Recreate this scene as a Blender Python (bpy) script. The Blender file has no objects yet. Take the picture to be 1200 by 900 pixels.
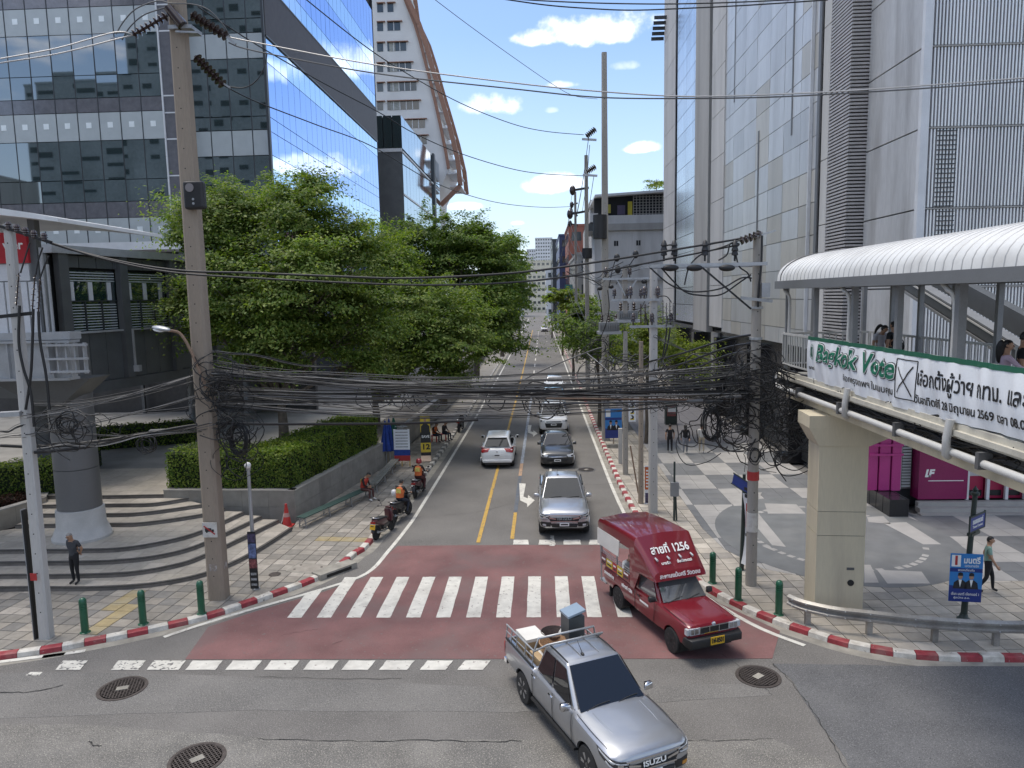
import bpy,bmesh,math,random
import numpy as np
from mathutils import Vector,Matrix
random.seed(7)
RNG=np.random.default_rng(11)
S=bpy.context.scene
COL=S.collection
PI=math.pi
rad=math.radians
# camera
CAM_H=9.2
FPX=850.0
ROLL=0.02
def _cam_basis():
 vx,vy=633-600,450-347
 c,s=math.cos(ROLL),math.sin(ROLL)
 ux,uy=vx*c+vy*s,-vx*s+vy*c
 pitch=math.atan2(uy,FPX)
 yaw=math.atan2(ux/FPX*math.cos(pitch),1.0)
 r=Vector((math.cos(yaw),math.sin(yaw),0))
 fh=Vector((-math.sin(yaw),math.cos(yaw),0))
 F=fh*math.cos(pitch)-Vector((0,0,1))*math.sin(pitch)
 U=fh*math.sin(pitch)+Vector((0,0,1))*math.cos(pitch)
 R2=r*c-U*s
 U2=r*s+U*c
 return R2,U2,F
CR,CU,CF=_cam_basis()
CPOS=Vector((0,0,CAM_H))
cam=bpy.data.cameras.new('camera')
cam.lens=FPX/1200*36
cam.sensor_width=36
cam.clip_start=0.1
cam.clip_end=5000
camo=bpy.data.objects.new('camera',cam)
COL.objects.link(camo)
camo.matrix_world=Matrix(((CR.x,CU.x,-CF.x,CPOS.x),(CR.y,CU.y,-CF.y,CPOS.y),(CR.z,CU.z,-CF.z,CPOS.z),(0,0,0,1)))
S.camera=camo
def ray(px,py):
 return CR*((px-600)/FPX)+CU*((450-py)/FPX)+CF
def P(px,py,z=None,X=None,Y=None):
 """the world point seen at a pixel of the photograph, on the plane z, X or Y"""
 d=ray(px,py)
 if z is not None:t=(z-CPOS.z)/d.z
 elif X is not None:t=(X-CPOS.x)/d.x
 else:t=(Y-CPOS.y)/d.y
 return CPOS+d*t
def proj(p):
 v=Vector(p)-CPOS
 w=v.dot(CF)
 return 600+FPX*v.dot(CR)/w,450-FPX*v.dot(CU)/w
def pxm(p):
 """pixels per metre at a point"""
 return FPX/max(0.5,(Vector(p)-CPOS).dot(CF))
 # sky and sun
S.view_settings.view_transform='Standard'
S.view_settings.look='None'
S.view_settings.gamma=1.0
S.view_settings.exposure=0.80
S.view_settings.use_curve_mapping=False
SUN_EL,SUN_AZ=rad(73),rad(-66)
sun_vec=Vector((math.sin(SUN_AZ)*math.cos(SUN_EL),math.cos(SUN_AZ)*math.cos(SUN_EL),math.sin(SUN_EL)))
sl=bpy.data.lights.new('sun','SUN')
sl.energy=1.5
sl.angle=rad(24)
sl.color=(1.0,0.93,0.83)
so=bpy.data.objects.new('sun',sl)
COL.objects.link(so)
so.rotation_euler=sun_vec.to_track_quat('Z','Y').to_euler()
so.location=(0,0,60)
W=bpy.data.worlds.new('World')
S.world=W
W.use_nodes=True
def build_world():
 nt=W.node_tree
 nt.nodes.clear()
 N=lambda t:nt.nodes.new(t)
 L=nt.links.new
 sky=N('ShaderNodeTexSky')
 sky.sky_type='NISHITA'
 sky.sun_disc=False
 sky.sun_elevation=SUN_EL
 sky.sun_rotation=SUN_AZ
 sky.air_density=1.0
 sky.dust_density=1.2
 sky.ozone_density=4.0
 tc=N('ShaderNodeTexCoord')
 def M(op,a,b=None,c=None):
  n=N('ShaderNodeMath');n.operation=op
  for k,v in enumerate((a,b,c)):
   if v is None:continue
   if isinstance(v,(int,float)):n.inputs[k].default_value=v
   else:L(v,n.inputs[k])
  return n.outputs[0]
 sep=N('ShaderNodeSeparateXYZ');L(tc.outputs['Generated'],sep.inputs[0])
 dx,dy,dz=sep.outputs
 dzc=M('ADD',M('MAXIMUM',dz,0.0),0.10)
 cx,cy=M('DIVIDE',dx,dzc),M('DIVIDE',dy,dzc)
 comb=N('ShaderNodeCombineXYZ');L(cx,comb.inputs[0]);L(cy,comb.inputs[1]);comb.inputs[2].default_value=2.6
 def noise(scale,detail,src,w=0.0):
  n=N('ShaderNodeTexNoise');n.inputs['Scale'].default_value=scale
  n.inputs['Detail'].default_value=detail;n.inputs['Roughness'].default_value=0.55
  L(src,n.inputs['Vector']);return n.outputs['Fac']
 n1=noise(1.35,7,comb.outputs[0])
 az=M('ARCTAN2',dx,dy)
 el=M('ARCSINE',dz)
 nA=noise(26,6,tc.outputs['Generated'])
 nB=noise(9,3,tc.outputs['Generated'])
 rag=M('ADD',M('MULTIPLY',M('SUBTRACT',nA,0.5),3.4),M('MULTIPLY',M('SUBTRACT',nB,0.5),1.6))
 tot=None
 for px,py,wx,wy,k in CLOUDS:
  d=ray(px,py).normalized()
  a0,e0=math.atan2(d.x,d.y),math.asin(d.z)
  u=M('DIVIDE',M('SUBTRACT',az,a0),wx/FPX)
  v0=M('SUBTRACT',el,e0)
  v=M('DIVIDE',v0,wy/FPX)
  vv=M('MULTIPLY',v,M('ADD',1.0,M('MULTIPLY',M('LESS_THAN',v,0.0),0.7)))
  q=M('SUBTRACT',1.0,M('ADD',M('MULTIPLY',u,u),M('MULTIPLY',vv,vv)))
  q=M('ADD',q,rag)
  mr=N('ShaderNodeMapRange');mr.clamp=True
  mr.interpolation_type='SMOOTHSTEP'
  L(q,mr.inputs['Value']);mr.inputs['From Min'].default_value=0.0;mr.inputs['From Max'].default_value=1.15
  mr.inputs['To Max'].default_value=k
  tot=mr.outputs[0] if tot is None else M('MAXIMUM',tot,mr.outputs[0])
 mr=N('ShaderNodeMapRange');mr.clamp=True;mr.interpolation_type='SMOOTHSTEP'
 L(n1,mr.inputs['Value']);mr.inputs['From Min'].default_value=0.49;mr.inputs['From Max'].default_value=0.63
 gen=M('MULTIPLY',mr.outputs[0],0.92)
 d=ray(640,120).normalized()
 a0=math.atan2(d.x,d.y);e0=math.asin(d.z)
 ga=M('DIVIDE',M('SUBTRACT',az,a0),0.42)
 ge=M('DIVIDE',M('SUBTRACT',el,e0),0.42)
 g=M('ADD',M('MULTIPLY',ga,ga),M('MULTIPLY',ge,ge))
 mg=N('ShaderNodeMapRange');mg.clamp=True;L(g,mg.inputs['Value']);mg.inputs['From Min'].default_value=0.5;mg.inputs['From Max'].default_value=1.3
 gen=M('MULTIPLY',gen,mg.outputs[0])
 tot=M('MAXIMUM',tot,gen)
 hz=N('ShaderNodeMapRange');hz.clamp=True;L(el,hz.inputs['Value'])
 hz.inputs['From Min'].default_value=0.0;hz.inputs['From Max'].default_value=0.33
 hz.inputs['To Min'].default_value=0.55;hz.inputs['To Max'].default_value=0.0
 mix0=N('ShaderNodeMix');mix0.data_type='RGBA'
 L(hz.outputs[0],mix0.inputs[0]);L(sky.outputs[0],mix0.inputs['A']);mix0.inputs['B'].default_value=(4.2,4.9,5.7,1)
 cc=N('ShaderNodeMix');cc.data_type='RGBA'
 L(nB,cc.inputs[0]);cc.inputs['A'].default_value=(6.1,6.3,6.7,1);cc.inputs['B'].default_value=(9.0,8.9,8.7,1)
 mix=N('ShaderNodeMix');mix.data_type='RGBA'
 L(tot,mix.inputs[0]);L(mix0.outputs['Result'],mix.inputs['A']);L(cc.outputs['Result'],mix.inputs['B'])
 bg=N('ShaderNodeBackground');bg.inputs['Strength'].default_value=0.13
 L(mix.outputs['Result'],bg.inputs['Color'])
 out=N('ShaderNodeOutputWorld');L(bg.outputs[0],out.inputs['Surface'])
CLOUDS=[(700,38,88,20,1.0),(640,45,40,13,.95),(580,126,46,17,1.0),(757,174,24,8,.9),(655,218,40,15,1.0),(655,100,24,5,.5),(905,182,85,17,1.0),(850,62,70,24,.9),(980,60,60,20,.9),(330,120,80,30,.9),(735,78,18,7,.35),(545,243,24,6,.8),(606,262,9,4,.6),(645,130,10,5,.3)]  # mixes visible clouds with unseen ones added for the blue glass to reflect
build_world()
# object helpers
ROOTM={}
def thing(name,label,cat,loc=(0,0,0),rotz=0.0,group=None,scale=1.0):
 o=bpy.data.objects.new(name,None)
 COL.objects.link(o)
 o.empty_display_size=0.3
 o.location=loc;o.rotation_euler=(0,0,rotz);o.scale=(scale,)*3
 o['label']=label;o['category']=cat
 if group:o['group']=group
 ROOTM[o.name]=Matrix.Translation(Vector(loc))@Matrix.Rotation(rotz,4,'Z')@Matrix.Scale(scale,4)
 return o
def tag(o,label,cat,group=None):
 o['label']=label;o['category']=cat
 if group:o['group']=group
 return o
def struct(o,kind='structure'):
 o['kind']=kind
 return o
def copy_tree(o,parent=None):
 c=o.copy();COL.objects.link(c)
 if parent is not None:c.parent=parent
 for ch in o.children:
  copy_tree(ch,c)
 return c
def place(o,loc,rotz=0.0,label=None,scale=None):
 o.location=loc;o.rotation_euler=(0,0,rotz)
 if scale:o.scale=(scale,)*3
 if label:o['label']=label
 return o
class MB:
 """collects shapes, builds ONE mesh object"""
 def __init__(s):
  s.v=[];s.f=[];s.m=[];s.cur=0;s.sm=[]
  s.smooth=False;s.T=None;s.turned=False
 def mat(s,i):s.cur=i;return s
 def add(s,vs,fs,smooth=None):
  b=len(s.v)
  if s.T is not None:vs=[s.T@Vector(v) for v in vs]
  s.v.extend(tuple(v) for v in vs)
  for f in fs:
   s.f.append(tuple(b+i for i in f));s.m.append(s.cur)
   s.sm.append(s.smooth if smooth is None else smooth)
  return s
 def box(s,c,d,rz=0.0,M=None,taper=None):
  x,y,z=(k/2 for k in d)
  tx,ty=taper if taper else (1,1)
  vs=[Vector((sx*x*(tx if sz>0 else 1),sy*y*(ty if sz>0 else 1),sz*z)) for sz in (-1,1) for sx,sy in ((-1,-1),(1,-1),(1,1),(-1,1))]
  if M is None:M=Matrix.Rotation(rz,3,'Z')
  c=Vector(c)
  return s.add([M@v+c for v in vs],[(3,2,1,0),(4,5,6,7),(0,1,5,4),(1,2,6,5),(2,3,7,6),(3,0,4,7)],False)
 def bb(s,x0,x1,y0,y1,z0,z1):
  return s.box(((x0+x1)/2,(y0+y1)/2,(z0+z1)/2),(x1-x0,y1-y0,z1-z0))
 def bar(s,a,b,w,h=None):
  """rectangular bar from a to b"""
  a,b=Vector(a),Vector(b);d=b-a;L=d.length
  if L<1e-6:return s
  h=h or w
  q=d.to_track_quat('Y','Z').to_matrix()
  return s.box((a+b)/2,(w,L,h),M=q)
 def cyl(s,a,b,r0,r1=None,n=12,caps=True):
  a,b=Vector(a),Vector(b);r1=r0 if r1 is None else r1
  d=b-a
  if d.length<1e-7:return s
  q=d.to_track_quat('Z','Y').to_matrix()
  vs=[]
  for p,r in ((a,r0),(b,r1)):
   for i in range(n):
    t=2*PI*i/n
    vs.append(p+q@Vector((r*math.cos(t),r*math.sin(t),0)))
  s.add(vs,[(i,(i+1)%n,n+(i+1)%n,n+i) for i in range(n)],True)
  if caps:s.add(vs,[tuple(range(n-1,-1,-1)),tuple(range(n,2*n))],False)
  return s
 def tube(s,pts,r,n=6,caps=True):
  pts=[Vector(p) for p in pts]
  m=len(pts);vs=[]
  up=Vector((0,0,1));prev=None
  for i,p in enumerate(pts):
   d=(pts[min(i+1,m-1)]-pts[max(i-1,0)])
   d=d.normalized() if d.length>1e-9 else Vector((0,0,1))
   if prev is None:
    a=d.cross(up)
    if a.length<1e-3:a=d.cross(Vector((1,0,0)))
   else:
    a=prev-d*prev.dot(d)
    if a.length<1e-6:a=d.cross(up)
   a.normalize();prev=a
   b=d.cross(a)
   rr=r[i] if isinstance(r,(list,tuple)) else r
   for k in range(n):
    t=2*PI*k/n
    vs.append(p+a*(rr*math.cos(t))+b*(rr*math.sin(t)))
  fs=[(i*n+k,i*n+(k+1)%n,(i+1)*n+(k+1)%n,(i+1)*n+k) for i in range(m-1) for k in range(n)]
  s.add(vs,fs,True)
  if caps:s.add(vs,[tuple(range(n-1,-1,-1)),tuple((m-1)*n+k for k in range(n))],False)
  return s
 def lathe(s,prof,c=(0,0,0),n=24,M=None,closed=False):
  c=Vector(c);vs=[];s.turned=True
  for r,z in prof:
   for k in range(n):
    t=2*PI*k/n
    v=Vector((r*math.cos(t),r*math.sin(t),z))
    vs.append((M@v if M is not None else v)+c)
  m=len(prof)
  fs=[(i*n+k,i*n+(k+1)%n,(i+1)*n+(k+1)%n,(i+1)*n+k) for i in range(m-1) for k in range(n)]
  s.add(vs,fs,True)
  if prof[0][0]>1e-4:s.add(vs,[tuple(range(n-1,-1,-1))],False)
  if prof[-1][0]>1e-4:s.add(vs,[tuple((m-1)*n+k for k in range(n))],False)
  return s
 def ball(s,c,r,n=12,m=8):
  rr=r if isinstance(r,(list,tuple)) else (r,r,r)
  c=Vector(c);vs=[c+Vector((0,0,-rr[2]))]
  for j in range(1,m):
   t=-PI/2+PI*j/m
   for k in range(n):
    a=2*PI*k/n
    vs.append(c+Vector((rr[0]*math.cos(t)*math.cos(a),rr[1]*math.cos(t)*math.sin(a),rr[2]*math.sin(t))))
  vs.append(c+Vector((0,0,rr[2])))
  fs=[(0,1+(k+1)%n,1+k) for k in range(n)]
  for j in range(m-2):
   b=1+j*n
   fs+=[(b+k,b+(k+1)%n,b+n+(k+1)%n,b+n+k) for k in range(n)]
  b=1+(m-2)*n;e=len(vs)-1
  fs+=[(b+k,b+(k+1)%n,e) for k in range(n)]
  return s.add(vs,fs,True)
 def prism(s,poly,z0,z1):
  """vertical prism over a ground polygon (x,y)"""
  if area2(poly)<0:poly=poly[::-1]
  n=len(poly)
  vs=[(p[0],p[1],z0) for p in poly]+[(p[0],p[1],z1) for p in poly]
  fs=[tuple(range(n-1,-1,-1)),tuple(range(n,2*n))]+[(i,(i+1)%n,n+(i+1)%n,n+i) for i in range(n)]
  return s.add(vs,fs,False)
 def slab(s,pts,nrm,th):
  """a plate: polygon pts (3-D, planar) thickened by th along nrm"""
  nrm=Vector(nrm).normalized()*th
  pts=[Vector(p) for p in pts];n=len(pts)
  vs=pts+[p+nrm for p in pts]
  fs=[tuple(range(n-1,-1,-1)),tuple(range(n,2*n))]+[(i,(i+1)%n,n+(i+1)%n,n+i) for i in range(n)]
  c=(pts[1]-pts[0]).cross(pts[2]-pts[1])
  if c.dot(nrm)<0:fs=[f[::-1] for f in fs]
  return s.add(vs,fs,False)
 def build(s,name,mats,parent=None,world=False,sharp=None):
  if not isinstance(mats,(list,tuple)):mats=[mats]
  me=bpy.data.meshes.new(name)
  vs=s.v
  if world and parent is not None:
   q=parent;ch=[]
   inv=ROOTM[top_of(parent).name].inverted()
   vs=[tuple(inv@Vector(v)) for v in vs]
  me.from_pydata(vs,[],s.f)
  for m in mats:me.materials.append(m)
  me.polygons.foreach_set('material_index',[min(i,len(mats)-1) for i in s.m])
  me.polygons.foreach_set('use_smooth',s.sm)
  if sharp or s.turned:me.set_sharp_from_angle(angle=rad(sharp or 44))
  me.update()
  o=bpy.data.objects.new(name,me)
  COL.objects.link(o)
  if parent is not None:o.parent=parent
  return o
def top_of(o):
 while o.parent is not None:o=o.parent
 return o
def area2(poly):
 return sum(poly[i][0]*poly[(i+1)%len(poly)][1]-poly[(i+1)%len(poly)][0]*poly[i][1] for i in range(len(poly)))
def inst(name,me,parent=None,loc=(0,0,0),rot=(0,0,0),scale=(1,1,1)):
 o=bpy.data.objects.new(name,me)
 COL.objects.link(o)
 if parent is not None:o.parent=parent
 o.location=loc;o.rotation_euler=rot;o.scale=scale
 return o
def unit_box_mesh(name,m,d=(1,1,1)):
 b=MB();b.box((0,0,0),d)
 o=b.build(name,m)
 me=o.data
 bpy.data.objects.remove(o)
 return me
def quads_mesh(name,V,m,parent=None,smooth=False):
 """V: (n,4,3) array of quads -> one mesh object, fast"""
 n=len(V)
 me=bpy.data.meshes.new(name)
 me.vertices.add(4*n);me.loops.add(4*n);me.polygons.add(n)
 me.vertices.foreach_set('co',V.reshape(-1).astype(np.float32))
 me.loops.foreach_set('vertex_index',np.arange(4*n,dtype=np.int32))
 me.polygons.foreach_set('loop_start',np.arange(0,4*n,4,dtype=np.int32))
 me.update(calc_edges=True)
 for k in (m if isinstance(m,list) else [m]):me.materials.append(k)
 o=bpy.data.objects.new(name,me)
 COL.objects.link(o)
 if parent is not None:o.parent=parent
 return o
def smooth_path(pts,sub=6):
 """Catmull-Rom through 3-D points"""
 pts=[Vector(p) for p in pts]
 if len(pts)<3:return pts
 out=[]
 for i in range(len(pts)-1):
  p0=pts[max(i-1,0)];p1=pts[i];p2=pts[i+1];p3=pts[min(i+2,len(pts)-1)]
  for k in range(sub):
   t=k/sub
   out.append(0.5*((2*p1)+(p2-p0)*t+(2*p0-5*p1+4*p2-p3)*t*t+(3*p1-p0-3*p2+p3)*t**3))
 out.append(pts[-1])
 return out
def clip_poly(poly,rect):
 """polygon clipped by a convex polygon rect (both lists of (x,y), rect counter-clockwise)"""
 out=list(poly)
 n=len(rect)
 for i in range(n):
  a,b=rect[i],rect[(i+1)%n]
  ex,ey=b[0]-a[0],b[1]-a[1]
  inp,out=out,[]
  if not inp:return []
  for j in range(len(inp)):
   p,q=inp[j],inp[(j+1)%len(inp)]
   dp=ex*(p[1]-a[1])-ey*(p[0]-a[0])
   dq=ex*(q[1]-a[1])-ey*(q[0]-a[0])
   if dp>=0:out.append(p)
   if (dp>=0)!=(dq>=0):
    t=dp/(dp-dq)
    out.append((p[0]+(q[0]-p[0])*t,p[1]+(q[1]-p[1])*t))
 res=[]
 for p in out:
  if not res or (abs(p[0]-res[-1][0])+abs(p[1]-res[-1][1]))>1e-4:res.append(p)
 if len(res)>1 and (abs(res[0][0]-res[-1][0])+abs(res[0][1]-res[-1][1]))<1e-4:res.pop()
 return res if len(res)>=3 and abs(area2(res))>2e-3 else []
 # materials
def mat(name,c,rough=0.7,metal=0.0,var=0.12,scale=2.0,fine=40.0,bump=0.0,coat=0.0,spec=0.5,rnd=0.0,dirt=None,dirt_amt=0.0,dirt_scale=0.7,ior=None,trans=0.0,streak=False,wear=None,wear_at=0.6,speck=None):
 """procedural surface: base colour with two sizes of unevenness, dirt in a second colour, per-object tint, fine relief"""
 m=bpy.data.materials.new(name)
 m.use_nodes=True
 nt=m.node_tree;N=nt.nodes.new;L=nt.links.new
 b=nt.nodes['Principled BSDF']
 b.inputs['Roughness'].default_value=rough
 b.inputs['Metallic'].default_value=metal
 b.inputs['Specular IOR Level'].default_value=spec
 if ior:b.inputs['IOR'].default_value=ior
 if coat:
  b.inputs['Coat Weight'].default_value=coat;b.inputs['Coat Roughness'].default_value=0.04
 tc=N('ShaderNodeTexCoord');geo=N('ShaderNodeNewGeometry')
 mp=N('ShaderNodeMapping');L(geo.outputs['Position'],mp.inputs['Vector'])
 if streak:mp.inputs['Scale'].default_value=(1,1,0.12)
 def noise(sc,det=4.0,src=None):
  n=N('ShaderNodeTexNoise');n.inputs['Scale'].default_value=sc;n.inputs['Detail'].default_value=det
  L(src or mp.outputs[0],n.inputs['Vector']);return n.outputs['Fac']
 def mrange(v,a,b_,lo=0.0,hi=1.0):
  n=N('ShaderNodeMapRange');n.clamp=True;L(v,n.inputs['Value'])
  n.inputs['From Min'].default_value=a;n.inputs['From Max'].default_value=b_
  n.inputs['To Min'].default_value=lo;n.inputs['To Max'].default_value=hi
  return n.outputs[0]
 def scalec(col,fac):
  n=N('ShaderNodeMix');n.data_type='RGBA';n.blend_type='MULTIPLY';n.inputs[0].default_value=1.0
  L(col,n.inputs['A']) if not isinstance(col,tuple) else setattr(n.inputs['A'],'default_value',col)
  cc=N('ShaderNodeCombineColor');L(fac,cc.inputs[0]);L(fac,cc.inputs[1]);L(fac,cc.inputs[2])
  L(cc.outputs[0],n.inputs['B']);return n.outputs['Result']
 col=(*c,1.0)
 if var or fine or rnd or dirt or wear:
  if var:
   col=scalec(col,mrange(noise(scale),0.3,0.7,1-var,1+var))
   if fine:col=scalec(col,mrange(noise(fine,2.0),0.3,0.7,1-var*0.6,1+var*0.6))
  if rnd:
   oi=N('ShaderNodeObjectInfo')
   col=scalec(col,mrange(oi.outputs['Random'],0,1,1-rnd,1+rnd))
  if dirt:
   n=N('ShaderNodeMix');n.data_type='RGBA'
   f=mrange(noise(dirt_scale,6.0),0.48,0.72,0.0,dirt_amt)
   L(f,n.inputs[0])
   L(col,n.inputs['A']) if not isinstance(col,tuple) else setattr(n.inputs['A'],'default_value',col)
   n.inputs['B'].default_value=(*dirt,1);col=n.outputs['Result']
  if speck:
   for sc_,lo_,tint in ((34.0,.60,speck),(60.0,.62,speck),(42.0,.62,(.035,.034,.032))):
    n=N('ShaderNodeMix');n.data_type='RGBA'
    L(mrange(noise(sc_,1.0,geo.outputs['Position']),lo_,lo_+.06,0,.75),n.inputs[0])
    L(col,n.inputs['A']) if not isinstance(col,tuple) else setattr(n.inputs['A'],'default_value',col)
    n.inputs['B'].default_value=(*tint,1);col=n.outputs['Result']
  if wear:
   n=N('ShaderNodeMix');n.data_type='RGBA'
   f=mrange(noise(9.0,8.0,geo.outputs['Position']),wear_at,wear_at+0.06)
   L(f,n.inputs[0])
   L(col,n.inputs['A']) if not isinstance(col,tuple) else setattr(n.inputs['A'],'default_value',col)
   n.inputs['B'].default_value=(*wear,1);col=n.outputs['Result']
 if isinstance(col,tuple):b.inputs['Base Color'].default_value=col
 else:L(col,b.inputs['Base Color'])
 if bump:
  bp=N('ShaderNodeBump');bp.inputs['Strength'].default_value=min(1.0,bump);bp.inputs['Distance'].default_value=0.01
  L(noise(fine or 40.0,4.0,geo.outputs['Position']),bp.inputs['Height']);L(bp.outputs[0],b.inputs['Normal'])
 return m
def leaf_mat(name,c1,c2,c3):
 m=bpy.data.materials.new(name);m.use_nodes=True
 nt=m.node_tree;N=nt.nodes.new;L=nt.links.new
 nt.nodes.remove(nt.nodes['Principled BSDF'])
 out=nt.nodes['Material Output']
 geo=N('ShaderNodeNewGeometry')
 r=N('ShaderNodeValToRGB');L(geo.outputs['Random Per Island'],r.inputs[0])
 e=r.color_ramp.elements
 e[0].color=(*c1,1);e[0].position=0.0
 e[1].color=(*c3,1);e[1].position=1.0
 k=e.new(0.5);k.color=(*c2,1)
 no=N('ShaderNodeTexNoise');no.inputs['Scale'].default_value=0.55;no.inputs['Detail'].default_value=3
 L(geo.outputs['Position'],no.inputs['Vector'])
 mr=N('ShaderNodeMapRange');L(no.outputs['Fac'],mr.inputs['Value'])
 mr.inputs['From Min'].default_value=.3;mr.inputs['From Max'].default_value=.7
 mr.inputs['To Min'].default_value=.72;mr.inputs['To Max'].default_value=1.3
 mx=N('ShaderNodeVectorMath');mx.operation='SCALE';L(r.outputs[0],mx.inputs[0]);L(mr.outputs[0],mx.inputs['Scale'])
 d=N('ShaderNodeBsdfPrincipled');L(mx.outputs[0],d.inputs['Base Color']);d.inputs['Roughness'].default_value=0.55;d.inputs['Specular IOR Level'].default_value=0.3
 t=N('ShaderNodeBsdfTranslucent');
 ml=N('ShaderNodeVectorMath');ml.operation='MULTIPLY';L(mx.outputs[0],ml.inputs[0]);ml.inputs[1].default_value=(1.5,1.7,.5)
 L(ml.outputs[0],t.inputs['Color'])
 ms=N('ShaderNodeMixShader');ms.inputs[0].default_value=0.38
 L(d.outputs[0],ms.inputs[1]);L(t.outputs[0],ms.inputs[2]);L(ms.outputs[0],out.inputs['Surface'])
 return m
 # materials of the setting
M={}
M['asphalt']=mat('asphalt',(.14,.132,.122),.88,var=.16,scale=.55,fine=55,bump=.5,speck=(.27,.255,.235),dirt=(.19,.18,.165),dirt_amt=.55,dirt_scale=.35)
M['asphalt_coarse']=mat('asphalt_coarse',(.165,.157,.143),.9,var=.22,scale=1.2,fine=38,bump=.8,speck=(.36,.335,.29),dirt=(.09,.088,.085),dirt_amt=.6,dirt_scale=.5)
M['asphalt_dark']=mat('asphalt_dark',(.105,.105,.108),.85,var=.14,scale=.9,fine=60,bump=.4,speck=(.20,.198,.195),dirt=(.15,.148,.145),dirt_amt=.6,dirt_scale=.4)
M['red_paint']=mat('red_road_paint',(.185,.092,.088),.85,var=.2,scale=.8,fine=50,bump=.4,dirt=(.155,.115,.11),dirt_amt=.75,dirt_scale=.55,wear=(.16,.13,.12),wear_at=.63)
M['white_paint']=mat('white_road_paint',(.62,.60,.54),.8,var=.10,scale=4,fine=70,bump=.3,dirt=(.42,.40,.36),dirt_amt=.8,dirt_scale=1.7,wear=(.27,.23,.21),wear_at=.62)
M['white_worn']=mat('white_worn_paint',(.58,.56,.50),.8,var=.10,scale=4,fine=70,bump=.3,wear=(.15,.145,.14),wear_at=.55)
M['yellow_paint']=mat('yellow_road_paint',(.50,.31,.07),.8,var=.12,scale=4,fine=70,bump=.3,wear=(.17,.15,.11),wear_at=.57)
M['blue_paint']=mat('grey_blue_road_paint',(.34,.38,.44),.8,var=.15,scale=3,fine=70,wear=(.13,.13,.14),wear_at=.52)
M['slate_paint']=mat('slate_road_paint',(.10,.115,.14),.8,var=.2,scale=3,fine=70,wear=(.14,.13,.12),wear_at=.55)
M['kerb_red']=mat('kerb_red',(.30,.035,.045),.6,var=.2,scale=6,fine=60,bump=.3,dirt=(.22,.15,.13),dirt_amt=.55,dirt_scale=3,wear=(.33,.30,.27),wear_at=.66)
M['kerb_white']=mat('kerb_white',(.60,.57,.51),.7,var=.15,scale=6,fine=60,bump=.3,dirt=(.30,.26,.21),dirt_amt=.8,dirt_scale=2.6,wear=(.25,.23,.2),wear_at=.64)
M['kerb_grey']=mat('kerb_grey',(.17,.16,.15),.8,var=.2,scale=6,fine=60,bump=.3)
M['gutter']=mat('gutter_concrete',(.30,.28,.24),.9,var=.2,scale=3,fine=60,bump=.5,dirt=(.16,.15,.13),dirt_amt=.8,dirt_scale=1.2)
M['bed']=mat('mortar_bed',(.13,.12,.105),.95,var=.2,scale=6,fine=70)
PAVE=[mat('paver_%d'%i,c,.82,var=.14,scale=5,fine=60,bump=.35,rnd=.10,dirt=(.20,.18,.15),dirt_amt=.6,dirt_scale=1.1) for i,c in enumerate([(.305,.275,.235),(.25,.23,.20),(.36,.325,.28),(.19,.18,.165)])]
PAVE_Y=mat('paver_tactile_yellow',(.34,.27,.145),.8,var=.15,scale=5,fine=60,bump=.4,dirt=(.35,.31,.22),dirt_amt=.8,dirt_scale=2)
PAVE_L=[mat('pale_paver_%d'%i,c,.8,var=.12,scale=4,fine=60,bump=.3,rnd=.09,dirt=(.27,.245,.20),dirt_amt=.75,dirt_scale=.9) for i,c in enumerate([(.42,.375,.315),(.365,.33,.28),(.47,.425,.36),(.30,.275,.24)])]
M['tile_white']=mat('plaza_white_tile',(.35,.335,.315),.6,var=.08,scale=2,fine=50,bump=.15,rnd=.06,dirt=(.45,.43,.4),dirt_amt=.5,dirt_scale=.8)
M['tile_grey']=mat('plaza_grey_tile',(.155,.158,.16),.6,var=.1,scale=2,fine=50,bump=.15,rnd=.07,dirt=(.21,.21,.21),dirt_amt=.5,dirt_scale=.8)
M['tile_dark']=mat('plaza_dark_tile',(.13,.125,.13),.55,var=.12,scale=2,fine=50,rnd=.12)
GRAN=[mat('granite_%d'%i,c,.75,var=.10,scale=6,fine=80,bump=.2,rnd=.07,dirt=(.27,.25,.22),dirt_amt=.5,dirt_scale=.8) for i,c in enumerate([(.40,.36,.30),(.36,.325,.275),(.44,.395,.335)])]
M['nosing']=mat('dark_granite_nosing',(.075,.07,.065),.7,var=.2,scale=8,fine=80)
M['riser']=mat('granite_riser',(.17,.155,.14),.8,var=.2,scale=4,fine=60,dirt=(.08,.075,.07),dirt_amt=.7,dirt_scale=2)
M['wall_granite']=mat('wall_granite',(.27,.255,.225),.75,var=.12,scale=3,fine=60,bump=.2,rnd=.06,dirt=(.17,.16,.145),dirt_amt=.6,dirt_scale=1.0)
M['wall_cap']=mat('wall_cap_stone',(.36,.34,.31),.7,var=.12,scale=3,fine=60,dirt=(.2,.19,.17),dirt_amt=.6)
M['soil']=mat('soil',(.05,.036,.025),.95,var=.3,scale=6,fine=60)
M['iron']=mat('cast_iron',(.075,.062,.056),.6,metal=.3,var=.25,scale=9,fine=70,bump=.4)
M['earth']=mat('city_ground',(.20,.19,.18),.9,var=.15,scale=.2,fine=3)
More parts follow.
